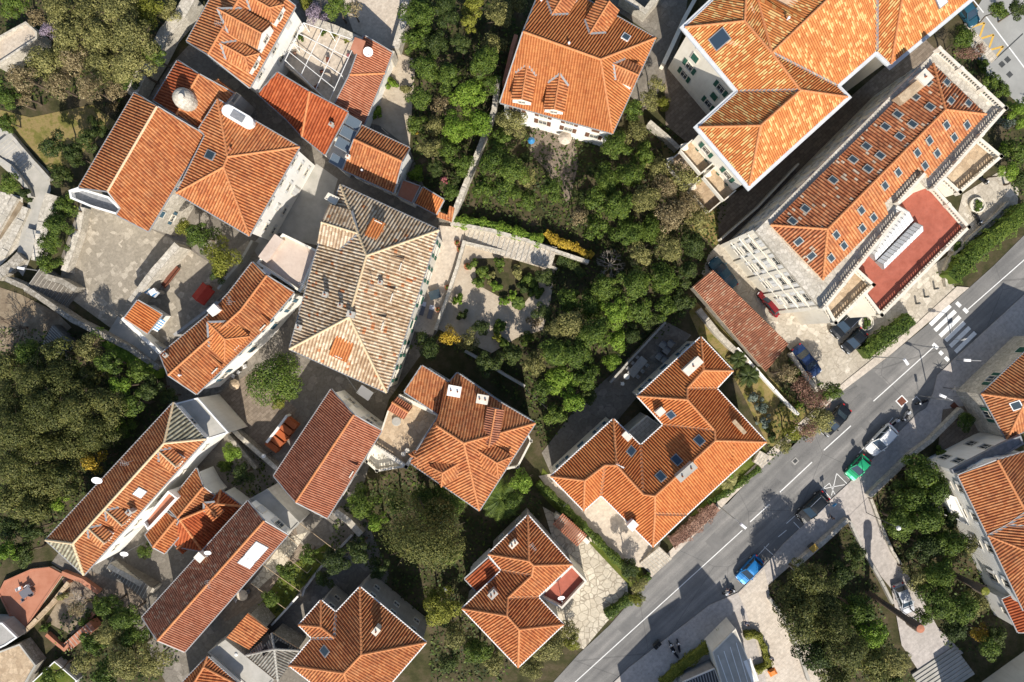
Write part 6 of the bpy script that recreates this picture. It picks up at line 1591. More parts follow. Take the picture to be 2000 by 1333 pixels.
wall_run('pavement_wall', 'stone wall separating the pavement from the dark park, left of the ramp', [(1657,1015),(1625,1045),(1580,1085),(1548,1112)], .6, 1.1, 'pale_stone')
wall_run('pavement_wall', 'stone wall separating the pavement from the right hand grove', [(1698,970),(1740,930),(1780,890),(1818,862),(1850,830),(1880,800)], .6, 1.1, 'pale_stone')
wall_run('pavement_wall', 'short pale wall along the park side of the sunlit path', [(1504,1170),(1530,1205),(1560,1270),(1580,1330)], .4, .9, 'concrete')
wall_run('ramp_wall', 'pale kerb wall along the left side of the ramp', [(1660,1018),(1690,1080),(1722,1135),(1745,1180)], .35, .7, 'concrete')
wall_run('ramp_wall', 'pale kerb wall along the right side of the ramp', [(1702,975),(1722,1030),(1745,1080),(1765,1110)], .35, .7, 'pale_stone')
wall_run('planter_wall', 'kerb wall curling around the end of the tall hedge', [(1850,560),(1846,530),(1856,505),(1900,460),(1945,420),(1970,395)], .3, .7, 'pale_stone')
wall_run('hotel_wall', 'long thin wall in the dark gap between the hotel and the cream block', [(1408,468),(1480,405),(1560,320)], .25, 1.4, 'plaster_cream')
wall_run('courtyard_wall', 'pale wall with a step along the lower side of the inner courtyard', [(1268,238),(1300,265),(1326,290)], .6, 1.8, 'pale_stone')
wall_run('courtyard_wall', 'pale wall along the alley left of the cream block', [(1296,125),(1315,85),(1340,30),(1365,-15)], .5, 2.0, 'plaster_cream')
wall_run('corner_wall', 'pale walled corner at the top edge between the four dormer house and the cream block', [(1215,-10),(1260,22),(1290,-15)], .9, 2.4, 'pale_stone')
wall_run('chimney_wall', 'thin brick topped wall left of the four dormer roof', [(1008,68),(1000,95),(985,160)], .5, 4.5, 'terracotta_floor')
wall_run('upper_wall', 'pale stone wall between the pergola terrace and the upper court', [(600,38),(650,55),(700,78),(740,95),(768,108)], 1.0, 3.2, 'pale_stone')
wall_run('upper_wall', 'rough stone wall on the right side of the upper court', [(792,-10),(788,40),(772,95)], 1.0, 2.2, 'pale_stone')
wall_run('stair_wall', 'grey wall edging the stair court under the long white house', [(212,1105),(255,1130),(300,1155)], .7, 2.0, 'pale_stone')
wall_run('stair_wall', 'terracotta capped wall above the garden soil, lower left', [(120,1120),(160,1135),(192,1158)], .6, .8, 'terracotta_floor')
wall_run('stair_wall', 'terracotta wall at the right of the garden soil, lower left', [(90,1240),(125,1270),(185,1195)], .5, .7, 'terracotta_floor')
wall_run('stair_wall', 'yellowish wall along the right flank of the terracotta terrace', [(133,1138),(100,1180),(44,1238)], .5, .9, 'terrace_tan')
# stairs
stairs('steps', 'sunlit stone steps coming down from the left edge', (2,272), (62,338), 3.2, 12, 1.0, .05, 'concrete')
stairs('steps', 'dark stone steps at the corner of the plaza beside the street lamp', (62,545), (140,590), 4.0, 11, 2.0, .1, 'dark_paving')
stairs('steps', 'wide dark steps going down between the kiosk house and the ivy wall', (218,640), (305,702), 3.6, 12, .1, 1.6, 'concrete')
stairs('steps', 'long pale striped steps in the garden of the cream roofed villa', (905,456), (1082,505), 3.0, 18, .1, 1.8, 'paving_light')
stairs('steps', 'shaded stair with black steps under the long white house', (215,1100), (290,1160), 1.8, 14, .2, 2.4, 'dark_paving')
stairs('steps', 'narrow terracotta steps with dark gaps in the bottom left garden', (130,1265), (180,1222), 1.3, 9, .2, 1.8, 'terracotta_floor')
stairs('steps', 'broad shaded steps up to the pink mansion in the bottom right corner', (1822,1290), (1862,1345), 7.0, 9, .2, 1.0, 'concrete')
stairs('steps', 'steps from the pavement to the corner of the large orange villa', (1262,1112), (1300,1080), 2.4, 8, .15, 1.3, 'paving_light')
stairs('steps', 'little steps at the right corner of the large orange villa beside the verge', (1496,902), (1478,892), 1.8, 4, .15, .8, 'paving_light')
stairs('steps', 'dark steps under the grey retaining wall at the edge of the big wood', (105,690), (125,655), 4.0, 9, .1, 1.8, 'dark_paving')
stairs('steps', 'sunlit wall steps at the left edge under the footpath', (60,500), (68,450), 2.2, 6, .1, .7, 'concrete')
# pergola terrace, raised
mb = MB(); poly = [W(x, y, 2.2) for x, y in ((592,44),(696,78),(706,96),(688,150),(650,205),(556,128),(575,70))]; mb.prism([(p.x, p.y) for p in poly], -.3, 2.2); struct('pergola_terrace', mb, 'sand_floor')
root = thing('pergola', 'white steel pergola grid over the paved terrace between the white house and the dish roof', 'pergola', tuple(W(630, 125, 2.2)))
c4 = [W(593,45,5), W(696,80,5), W(642,200,5), W(557,118,5)]; fr = MB()
def lerp2(u, v): return c4[0].lerp(c4[1], u).lerp(c4[3].lerp(c4[2], u), v)
for u in (0, .36, .7, 1): fr.bar(lerp2(u, 0), lerp2(u, 1), .07, .08)
for v in (0, .28, .55, .78, 1): fr.bar(lerp2(0, v), lerp2(1, v), .07, .08)
fr.build('frame', 'white_paint', root)
for u, v in ((0,0),(1,0),(1,1),(0,1),(.5,0),(.5,1),(0,.55),(1,.55)):
    q = lerp2(u, v); mb = MB(); mb.box((q.x, q.y, 2.2), .12, .12, q.z-2.2); mb.build('post', 'white_paint', root)
for x, y, r0, k, lab in ((640,78,9,'mid','green potted bush inside the upper pergola corner'),(660,82,9,'yellow','yellow green potted bush under the top pergola bar'),(685,92,8,'yellow','yellow bush at the pergola corner nearest the chimney'),(688,122,7,'pink','red flowering bush on the right side of the pergola'),(584,118,7,'rust','brown potted plants by the white house under the pergola'),(596,88,8,'mid','green climber at the white house under the pergola')): 
    q = plant(x, y, r0, k, lab)
    for o in [q]: o.location.z = 2.2
def table(name, label, x, y, z, w_, l, ang, m='wood_brown', h=.75, cat='table', top='box'):
    q = W(x, y, z+h); root = thing(name, label, cat, (q.x, q.y, z), ang); mb = MB()
    if top == 'box': mb.box((0,0,h-.05), w_, l, .05)
    else: mb.lathe((0,0,h-.05), [(.001,0),(w_/2,0),(w_/2,.05),(.001,.05)], 20)
    inst(mb.mesh('table_top', m), 'table_top', root)
    for sx in (-1, 1):
        for sy in (-1, 1):
            mb = MB(); mb.box((sx*w_*.38, sy*l*.38, 0), .06, .06, h-.05); inst(mb.mesh('leg', m), 'leg', root)
    return root
def chair(label, x, y, z, ang, m='white_plastic', group=None):
    q = W(x, y, z+.45); root = thing('chair', label, 'chair', (q.x, q.y, z), ang, group)
    mb = MB(); mb.box((0,0,.42), .46, .46, .05); inst(mb.mesh('seat', m), 'seat', root)
    mb = MB(); mb.box((0,-.23,.45), .46, .05, .45); inst(mb.mesh('backrest', m), 'backrest', root)
    for sx in (-.2, .2):
        for sy in (-.2, .2): mb = MB(); mb.box((sx,sy,0), .04, .04, .42); inst(mb.mesh('leg', m), 'leg', root)
    return root
table('terrace_table', 'round garden table casting a long shadow under the pergola', 637, 152, 2.2, 1.3, 1.3, 0, 'sand_floor', top='round')
for x, y, a, lab in ((628,140,.4,'brown chair above the round pergola table'),(617,170,2,'brown chair at the lower left of the pergola'),(640,118,3,'reddish chair in the middle of the pergola')): chair(lab, x, y, 2.2, a, 'wood_brown')
# satellite dishes
def dish(label, x, y, z, r=.55, foot=None, az=0.2, base=0.0):
    q = W(x, y, z); root = thing('satellite_dish', label, 'satellite dish', (q.x, q.y, base)); h = z-base; mb = MB()
    pr = [(r*t, .28*r*t*t) for t in (0.001, .3, .6, .85, 1.0)]; mb.lathe((0,0,0), pr, 20); mb.lathe((0,0,-.03), pr[::-1], 20)
    inst(mb.mesh('reflector', 'white_plastic'), 'reflector', root, (0,0,h), (math.radians(40), 0, az))
    mb = MB(); mb.tube((0,0,0), (0,0,h-.02), .04, n=6); inst(mb.mesh('mast', 'steel'), 'mast', root)
    mb = MB(); mb.tube((0,-.1,h), (.1,-r*.9,h+.35), .025, n=5); mb.box((.1,-r*.9,h+.33), .12, .12, .12); inst(mb.mesh('receiver', 'steel'), 'receiver', root); return root
dish('white satellite dish beside the brick chimney next to the pergola', 719, 101, 7.0, .62, base=5.2)
dish('big white satellite dish hanging over the back eaves of the long white house', 190, 937, 9.8, .62, base=8.2)
dish('white satellite dish on the square chimney of the long straight house', 406, 1079, 10.0, .42, base=8.6)
dish('white dish on the front wall of the long white house', 243, 1081, 6.0, .5, base=1.0)
dish('grey dish on a pole in the red paved terrace of the corner villa', 1096, 1167, 7.0, .45, base=4.4)
# plaza furniture
q = W(331, 540, .6); root = thing('long_planter_bench', 'long dark red wooden trough bench in the kiosk court', 'bench', (q.x, q.y, 0), math.radians(52)); mb = MB(); mb.box((0,0,.25), 3.3, .8, .12); inst(mb.mesh('seat', 'wood_brown'), 'seat', root)
mb = MB(); mb.box((0,.4,.3), 3.4, .1, .55); mb.box((0,-.4,.3), 3.4, .1, .35); inst(mb.mesh('backrest', 'wood_brown'), 'backrest', root)
for s in (-1.4, 1.4): mb = MB(); mb.box((s,0,0), .15, .7, .3); inst(mb.mesh('leg', 'wood_brown'), 'leg', root)
q = W(395, 574, 2.6); root = thing('red_stall', 'bright red market stall canopy with a pitched top in the kiosk court', 'stall', (q.x, q.y, 0), math.radians(52)); mb = MB()
mb.face([(-1.2,-1.0,2.3),(1.2,-1.0,2.3),(1.2,0,2.9),(-1.2,0,2.9)]); mb.face([(-1.2,0,2.9),(1.2,0,2.9),(1.2,1.0,2.3),(-1.2,1.0,2.3)]); mb.face([(-1.2,-1,2.3),(-1.2,0,2.9),(-1.2,1,2.3)]); mb.face([(1.2,-1,2.3),(1.2,1,2.3),(1.2,0,2.9)])
for s in (-1,1): mb.box((0,s*1.0,2.1), 2.4, .03, .2)
inst(mb.mesh('canopy', 'red_sheet'), 'canopy', root)
for sx in (-1.1,1.1):
    for sy in (-.9,.9): mb = MB(); mb.box((sx,sy,0), .07, .07, 2.3); inst(mb.mesh('post', 'steel'), 'post', root)
mb = MB(); mb.box((0,.6,0), 2.0, .5, .9); inst(mb.mesh('counter', 'red_sheet'), 'counter', root)
q = W(298, 570, 3.0); mb = MB(); mb.box((0,0,0), .8, .6, .5, .6); root = thing('air_conditioner', 'white air conditioning box beside the kiosk house awning', 'air conditioner', (q.x, q.y, 0))
mb = MB(); mb.box((0,0,2.5), .9, .6, .6, .6); inst(mb.mesh('casing', 'white_plastic'), 'casing', root); mb = MB(); mb.box((0,0,0), .5, .4, 2.5, .6); inst(mb.mesh('stand', 'plaster_grey'), 'stand', root)
# villa terrace: tables, loungers, pots
table('terrace_table', 'glass topped table on the villa terrace beside the white wall', 849, 576, .5, 1.5, 1.2, .3, 'skylight_glass')
for x, y, lab in ((825,603,'left grey sun lounger at the lower end of the villa terrace'),(841,610,'right grey sun lounger at the lower end of the villa terrace')):
    q = W(x, y, .9); root = thing('sun_lounger', lab, 'sun lounger', (q.x, q.y, .5), math.radians(-15)); mb = MB(); mb.box((0,-.3,.28), .65, 1.3, .08); inst(mb.mesh('mattress', 'cloth_grey'), 'mattress', root)
    mb = MB(); mb.bar(Vector((0,.35,.34)), Vector((0,.95,.62)), .65, .08); inst(mb.mesh('backrest', 'cloth_white'), 'backrest', root)
    for sx in (-.28,.28):
        for sy in (-.8,.4): mb = MB(); mb.box((sx,sy,0), .05, .05, .28); inst(mb.mesh('leg', 'steel'), 'leg', root)
for x, y, rr, z, lab in ((874,562,.4,.5,'round pot on the villa terrace beside the thin garden wall'),(898,487,.45,.5,'dark pot at the top end of the villa terrace'),(913,521,.5,0,'green stone bowl on the gravel garden'),(855,605,.35,.5,'potted palm beside the sun loungers'),(893,475,.4,.5,'potted shrub at the terrace top by the pale steps')):
    q = W(x, y, z+.4); root = thing('plant_pot', lab, 'plant pot', (q.x, q.y, z)); mb = MB(); mb.lathe((0,0,0), [(rr*.6,0),(rr,.5),(rr*.85,.52),(rr*.8,.4),(.001,.4)], 14); inst(mb.mesh('pot', 'pot_clay'), 'pot', root); inst(crown_for('mid', 0, 0), 'shrub', root, (0,0,.65), (0,0,x), (rr*.8,)*3)
# dark patio furniture
table('dining_table', 'long pale dining table in the dark patio behind the large orange villa', 1245, 717, .05, 1.15, 3.0, math.radians(-40), 'plaster_grey')
k = 0
for sx in (-1, 1):
    for t in (-1.0, 0, 1.0):
        a = math.radians(-40); x0 = sx*.85; c = W(1245,717,.5); px_, py_ = PX(Vector((c.x+math.cos(a)*x0-math.sin(a)*t, c.y+math.sin(a)*x0+math.cos(a)*t, .5)))
        chair(['lower','middle','upper'][int(t+1)]+' pale chair on the '+('garden' if sx < 0 else 'villa')+' side of the patio dining table', px_, py_, .05, a+(math.pi/2 if sx > 0 else -math.pi/2), 'plaster_grey', 'chairs round the patio dining table'); k += 1
table('side_table', 'small round pale table beside the dining table in the dark patio', 1224, 736, .05, .8, .8, 0, 'plaster_white', top='round')
table('side_table', 'small pale round table alone at the lower end of the dark patio', 1216, 750, .05, .5, .5, 0, 'plaster_white', top='round')
for x, y, lab in ((1295,674,'upper left grey square mat of chairs in the dark patio'),(1310,672,'upper right grey cushion seat in the dark patio'),(1302,685,'middle grey cushion seat in the dark patio'),(1288,697,'lower left grey cushion seat in the dark patio'),(1297,703,'lowest grey cushion seat in the dark patio')): 
    q = W(x, y, .5); root = thing('garden_stool', lab, 'seat', (q.x, q.y, .03), math.radians(-38)); mb = MB(); mb.box((0,0,.25), .9, .9, .16); inst(mb.mesh('cushion', 'plaster_grey'), 'cushion', root); mb = MB(); mb.box((0,0,0), .8, .8, .25); inst(mb.mesh('base', 'wood_brown'), 'base', root); mb = MB(); mb.box((0,.42,.25), .9, .12, .45); inst(mb.mesh('backrest', 'cloth_grey'), 'backrest', root)
# awning and tables by the upper house, small yard things
table('garden_table', 'dark table with parasol base on the terracotta terrace, lower left', 50, 1158, .5, 1.6, 1.1, .6, 'cloth_grey')
for x, y, lab in ((38,1150,'white frame chair on the terracotta terrace, upper'),(62,1160,'dark chair on the right side of the terracotta terrace table'),(44,1172,'dark green chair below the terracotta terrace table'),(55,1146,'pale chair behind the terracotta terrace table')): chair(lab, x, y, .5, x*.3, 'white_plastic' if 'white' in lab or 'pale' in lab else 'cloth_grey')
table('yard_table', 'round dark table with a pale top under the eaves of the long straight house', 473, 1163, .06, 1.5, 1.5, 0, 'sand_floor', top='round')
for x, y, lab in ((460,1172,'dark chair left of the round yard table'),(484,1155,'dark chair right of the round yard table'),(470,1150,'dark chair above the round yard table')): chair(lab, x, y, .06, x, 'cloth_grey')
q = W(455, 750, 2.3)
def parasol(label, x, y, z, r, m, cat='parasol'):
    q = W(x, y, z); root = thing('parasol', label, cat, (q.x, q.y, 0)); mb = MB(); mb.lathe((0,0,z-.5), [(r,0),(r*.5,.32),(.001,.5)], 8); mb.lathe((0,0,z-.53), [(.001,.5),(r*.5,.32),(r,0)], 8); inst(mb.mesh('canopy', m), 'canopy', root); mb = MB(); mb.tube((0,0,0), (0,0,z-.1), .03, n=6); inst(mb.mesh('pole', 'steel'), 'pole', root)
parasol('pale peach parasol in the walled yard below the bent house', 455, 752, 2.3, .75, 'terrace_tan')
parasol('blue parasol in the patio of the four dormer house', 1038, 273, 2.2, .5, 'blue_plastic')
parasol('pale beige parasol against the four dormer house patio wall', 1104, 268, 2.6, .95, 'sand_floor')
for x, y, lab in ((455,735,'white chair left of the yard parasol'),(478,716,'white chair under the bent house wall, right'),(466,728,'white table chair under the bent house wall, left')): chair(lab, x, y, .05, x)
q = W(712, 768, 3.0); root = thing('white_canopy', 'white square canopy in the dark gap under the cream roofed villa', 'canopy', (q.x, q.y, 0), -.6); mb = MB(); mb.box((0,0,2.7), 1.9, 1.3, .1); inst(mb.mesh('top', 'white_plastic'), 'top', root)
for sx in (-.85,.85):
    for sy in (-.55,.55): mb = MB(); mb.box((sx,sy,0), .06, .06, 2.7); inst(mb.mesh('post', 'steel'), 'post', root)
# wooden pergola over the corner villa's drive
q = W(1113, 1035, 2.6); root = thing('wooden_pergola', 'reddish wooden slatted pergola beside the corner villa', 'pergola', (q.x, q.y, 0), math.radians(-42))
for s in (-1, 1):
    for t in (-1, 0, 1): mb = MB(); mb.box((t*1.8, s*.8, 0), .14, .14, 2.5); inst(mb.mesh('post', 'wood_brown'), 'post', root)
    mb = MB(); mb.box((0, s*.8, 2.5), 4.4, .12, .16); inst(mb.mesh('beam', 'terracotta_floor'), 'beam', root)
mb = MB()
for k in range(15): mb.box((-2.1+k*.3, 0, 2.66), .16, 2.0, .1)
inst(mb.mesh('slats', 'terracotta_floor'), 'slats', root)
# wires across the yard
for k, (a, b) in enumerate((((585,1022),(655,1075)),((562,1048),(632,1105)),((555,1085),(600,1120)),((515,1105),(585,1155)),((490,1140),(558,1190)))):
    A, B = W(a[0], a[1], 2.6), W(b[0], b[1], 2.6); mb = MB(); mb.bar(A, B, .06, .06); root = thing('clothes_line', ['topmost','second','third','fourth','lowest'][k]+' of the five thin lines strung across the yard beside the flower bed', 'line', (A.x, A.y, 0)); mb.build('wire', 'terrace_tan', root)
    for p in (A, B): m2 = MB(); m2.tube((p.x,p.y,0), p, .04, n=6); m2.build('post', 'steel', root)
# wooden stacks in the alley
q = W(548, 850, 1.6); root = thing('tile_stack', 'stacks of dark red roof tiles in the shaded yard left of the salmon gabled house', 'tile stack', (q.x, q.y, 0), math.radians(52))
for k in range(5): mb = MB(); mb.box((k*1.0-2, 0, 0), .8, 1.9, 1.4+.2*(k % 2)); inst(mb.mesh('tile_row', 'tiles_redbrown'), 'tile_row', root)

for a, b, za, zb, lab in (((1842,774),(2000,779),6,6.2,'thin cable from the curved street lamp to the stone corner house'),((1205,905),(1100,990),10,2.5,'thin cable drooping from the aerial of the large orange villa to its hedge'),((745,250),(800,300),6,6,'thin cable over the pale garden terrace beside the gabled house'),((1010,745),(1070,800),4,4,'thin cable crossing the trees right of the dormered house'),((640,690),(700,770),9,7,'thin cable under the eaves of the cream roofed villa')):
    A, B = W(a[0], a[1], za), W(b[0], b[1], zb); mb = MB(); n = 10
    for k in range(n):
        t0, t1 = k/n, (k+1)/n; sag = lambda t: Vector((0,0,-2.0*t*(1-t))); mb.bar(A.lerp(B, t0)+sag(t0), A.lerp(B, t1)+sag(t1), .045, .045)
    tag(mb.build('cable', 'dark_metal', org=A), lab, 'cable')
# ================================================================ CARS, LAMPS, PEOPLE
CARP = {'hatch': (4.0,1.72,1.48), 'suv': (4.6,1.86,1.70), 'saloon': (4.6,1.78,1.45), 'estate': (4.5,1.76,1.5), 'pickup': (5.2,1.82,1.85), 'van': (4.9,1.9,1.9)}
def car(label, px, py, ang, kind, col, group=None, scale=1.0):
    """ang = heading of the nose, degrees, 0 = to the right of the photo, counter-clockwise"""
    L, Wd, Ht = CARP[kind]; L *= scale*1.06; Wd *= 1.04; hw = Wd/2
    q = W(px, py, Ht*.6); root = thing('parked_car' if group else 'car', label, 'car', (q.x, q.y, 0 if not group else .05), math.radians(ang), group)
    belt = Ht*.60; hood = Ht*.56; x0, x1 = -L/2, L/2
    # stations along x: (x, halfwidth, z of the top of the lower body)
    if kind == 'pickup': cab = (-1.9, .1+L*.27)
    cabin = {'hatch': (x0+.35, x1-1.05), 'suv': (x0+.35, x1-1.15), 'saloon': (x0+.95, x1-1.25), 'estate': (x0+.2, x1-1.25), 'pickup': (x0+.15, x1-1.25), 'van': (x0+.1, x1-.9)}[kind]
    st = [(x0, .78, .62), (x0+.08, .90, .86), (x0+.35, .98, .96), (x0+.9, 1, 1), (cabin[1]-.6, 1, 1), (cabin[1], 1, .98), (x1-.45, .97, .90), (x1-.12, .88, .78), (x1, .74, .60)]
    mb = MB(); secs = []
    for x, kw, kz in st:
        w_ = hw*kw; zt = belt*kz; secs.append([Vector((x, -w_*.96, .28)), Vector((x, -w_, .45)), Vector((x, -w_, zt*.82)), Vector((x, -w_*.93, zt)), Vector((x, 0, zt+.03)), Vector((x, w_*.93, zt)), Vector((x, w_, zt*.82)), Vector((x, w_, .45)), Vector((x, w_*.96, .28))])
    for a, b in zip(secs, secs[1:]):
        for i in range(8): mb.face([a[i], a[i+1], b[i+1], b[i]])
    mb.face(secs[0]); mb.face(secs[-1][::-1])
    for a, b in zip(secs, secs[1:]): mb.face([a[0], b[0], b[8], a[8]])
    # roof panel
    c0, c1 = cabin; slope0 = {'saloon': .75, 'hatch': .35, 'estate': .35, 'suv': .35, 'pickup': .12, 'van': .1}[kind]; slope1 = .85 if kind not in ('van',) else .6
    r0, r1 = c0+slope0, c1-slope1; rw = hw*.80
    A = [Vector((c0, -hw*.92, belt)), Vector((c1, -hw*.92, belt*.98)), Vector((c1, hw*.92, belt*.98)), Vector((c0, hw*.92, belt))]
    zt = Ht-.06; B = [Vector((r0, -rw, zt)), Vector((r1, -rw, zt)), Vector((r1, rw, zt)), Vector((r0, rw, zt))]
    n = 6; P = []
    for i in range(n+1):
        t = i/n; x = r0+(r1-r0)*t; row = []
        for s in (-1, -.92, -.5, 0, .5, .92, 1): row.append(Vector((x, rw*s*(1-.04*(abs(t-.5)*2)**3), zt+.07*(1-abs(s)**3)*(1-(abs(t-.5)*2)**4*.7)-(.05 if abs(s) == 1 else 0))))
        P.append(row)
    for a, b in zip(P, P[1:]):
        for i in range(6): mb.face([a[i], b[i], b[i+1], a[i+1]])
    for a, b in ((A[0], B[0]), (A[1], B[1]), (A[2], B[2]), (A[3], B[3])): mb.bar(a, b, .09, .07)
    for s, y in ((0, -1), (3, 1)):
        for t in ((.45,) if kind != 'van' else (.35,)):
            mb.bar(A[0 if y < 0 else 3].lerp(A[1 if y < 0 else 2], t), B[0 if y < 0 else 3].lerp(B[1 if y < 0 else 2], t), .09, .06)
    if kind == 'pickup': mb.bar(Vector((r0+.1,-rw*.95,zt+.03)), Vector((r0+.1,rw*.95,zt+.03)), .12, .08); mb.bar(Vector((.35,-rw*.97,zt+.05)), Vector((.35,rw*.97,zt+.05)), .05, .05)
    for x in (x0+.95, .1, c1-.25):
        for s in (-1, 1): mb.bar(Vector((x, s*(hw+.002), .5)), Vector((x, s*hw*.985, belt*.88)), .025, .02, 1)
    mb.bar(Vector((c1+.12, -hw*.8, belt*.985+.035)), Vector((c1+.12, hw*.8, belt*.985+.035)), .04, .02, 1)
    mb.box((x1-.02, 0, .42), .06, Wd*.6, .16, 0, 1); mb.box((x1+.03, 0, .36), .03, .5, .12, 0, 2)
    inst(mb.mesh('body', [col, 'rubber', 'white_plastic']), 'body', root)
    def pane(nm, pts):
        m = MB(); m.face(pts); return inst(m.mesh(nm, 'glass_blue' if nm == 'windscreen' else 'glass_dark'), nm, root)
    up = Vector((0,0,-.01))
    pane('windscreen', [A[1]+up, A[2]+up, B[2]+up, B[1]+up]); pane('rear_window', [A[3]+up, A[0]+up, B[0]+up, B[3]+up])
    pane('side_window', [A[0]+up, A[1]+up, B[1]+up, B[0]+up]); pane('side_window', [A[2]+up, A[3]+up, B[3]+up, B[2]+up])
    for x in (x0+.8*L/4.4, x1-.85*L/4.4):
        for s in (-1, 1):
            m = MB(); m.tube((x, s*(hw-.20), .32), (x, s*(hw+.01), .32), .33, n=16); t = inst(m.mesh('wheel', 'rubber'), 'wheel', root)
            m = MB(); m.tube((x, s*(hw-.02), .32), (x, s*(hw+.025), .32), .2, n=12); inst(m.mesh('rim', 'steel'), 'rim', t)
    for s in (-1, 1):
        m = MB(); m.box((x1-.22, s*hw*.68, belt*.62), .26, .34, .16, s*.25); inst(m.mesh('headlight', 'headlight'), 'headlight', root)
        m = MB(); m.box((x0+.06, s*hw*.70, belt*.66), .14, .26, .22); inst(m.mesh('tail_light', 'tail_light'), 'tail_light', root)
        m = MB(); m.box((c1-.35, s*(hw+.09), belt*.98), .16, .22, .14); inst(m.mesh('wing_mirror', col), 'wing_mirror', root)
    if kind in ('suv',):
        for s in (-1, 1): m = MB(); m.bar(Vector((r0+.1, s*rw*.88, zt+.07)), Vector((r1-.1, s*rw*.88, zt+.07)), .05, .05); inst(m.mesh('roof_rail', 'chrome'), 'roof_rail', root)
    return root
for n_, c in (('paint_white',(.82,.82,.80)),('paint_green',(.02,.36,.16)),('paint_black',(.006,.008,.010)),('paint_blue',(.01,.16,.42)),('paint_teal',(.02,.08,.12)),('paint_red',(.17,.008,.012)),('paint_navy',(.012,.03,.09)),('paint_silver',(.55,.57,.60))): paint(n_, c, .3 if n_ in ('paint_silver','paint_blue','paint_green') else .0)
G1 = 'cars parked along the pavement kerb'
car('white estate car parked at the kerb, first in the row', 1724, 860, 226, 'suv', 'paint_white', G1, .98)
car('small bright green car parked behind the white estate car', 1677, 914, 228, 'hatch', 'paint_green', G1, .88)
car('black estate with roof rails parked at the kerb, between the green and the blue car', 1589, 992, 224, 'suv', 'paint_black', G1)
car('bright blue hatchback parked at the kerb near the motorbike', 1465, 1114, 228, 'hatch', 'paint_blue', G1)
car('dark saloon driving on the road under the overhanging rust brown trees', 1633, 822, 228, 'saloon', 'paint_black')
car('dark teal saloon parked at the upper end of the long low outbuilding', 1413, 534, 128, 'saloon', 'paint_teal')
car('dark red hatchback parked between the outbuilding and the hotel wall', 1507, 590, 128, 'hatch', 'paint_red')
car('large black car parked under the hotel corner', 1655, 630, 225, 'suv', 'paint_black')
car('small black car with a white bonnet stripe beside the large black one', 1670, 666, 225, 'hatch', 'paint_black', None, .9)
car('dark blue saloon parked beside the dark green bush, below the outbuilding', 1577, 705, 308, 'saloon', 'paint_navy')
car('silver hatchback parked in the shade on the ramp', 1767, 1171, 292, 'hatch', 'paint_silver')
car('dark blue car under the corner of the speckled roof block, top right', 1891, 22, 305, 'hatch', 'paint_teal')
# lamps
def lamp(label, bx, by, hx, hy, h, style='arm'):
    B = W(bx, by, 0); T_ = W(hx, hy, h); root = thing('street_lamp', label, 'street lamp', (B.x, B.y, 0)); mb = MB(); v = Vector((T_.x-B.x, T_.y-B.y, h))
    k = Vector((v.x*.12, v.y*.12, h*.94)); mb.tube((0,0,0), k, .09, .06, 8); mb.tube(k, Vector((v.x*.9, v.y*.9, h)), .045, .04, 6); inst(mb.mesh('post', 'steel'), 'post', root)
    m = MB(); a = math.atan2(v.y, v.x); m.box((v.x, v.y, h-.06), .95, .36, .14, a, taper=.7); inst(m.mesh('lamp_head', 'white_plastic'), 'lamp_head', root)
    m = MB(); m.box((v.x, v.y, h-.1), .6, .24, .05, a); inst(m.mesh('lamp_glass', 'lamp_glass'), 'lamp_glass', root)
    m = MB(); m.lathe((0,0,0), [(.16,0),(.14,.5),(.10,.55)], 10); inst(m.mesh('lamp_base', 'steel'), 'lamp_base', root)
lamp('street lamp leaning over the road beside the reddish brown hedge', 1399, 985, 1452, 1028, 8.5)
lamp('street lamp with a white head over the road, below the zebra crossing', 1700, 697, 1770, 707, 8.5)
lamp('street lamp with a curved white arm over the pavement beside the stone corner house', 1815, 777, 1842, 774, 6)
lamp('blue headed street lamp on the pavement by the stone corner house', 1868, 703, 1890, 704, 6)
lamp('street lamp over the dark stairs at the left edge', 84, 530, 40, 524, 6)
def globe(label, x, y, h=3.4, base=0):
    q = W(x, y, h); root = thing('globe_lamp', label, 'lamp', (q.x, q.y, base)); mb = MB(); mb.tube((0,0,0), (0,0,h-base-.25), .05, n=8); inst(mb.mesh('post', 'dark_metal'), 'post', root)
    m = MB(); m.lathe((0,0,h-base), [(.001,-.3),(.2,-.24),(.3,0),(.2,.24),(.001,.3)], 16); inst(m.mesh('lamp_globe', 'lamp_glass'), 'lamp_globe', root)
globe('white globe lamp beside the winding lane wall', 515, 891); globe('white globe lamp at the wall left of the corner villa', 869, 1152); globe('white globe lamp beside the old orange shed', 462, 1278, 4.4)
globe('white globe lamp by the silver car', 1784, 1209, 3.4); globe('white globe lamp among the dense trees above the ramp', 1755, 1032, 8.5)
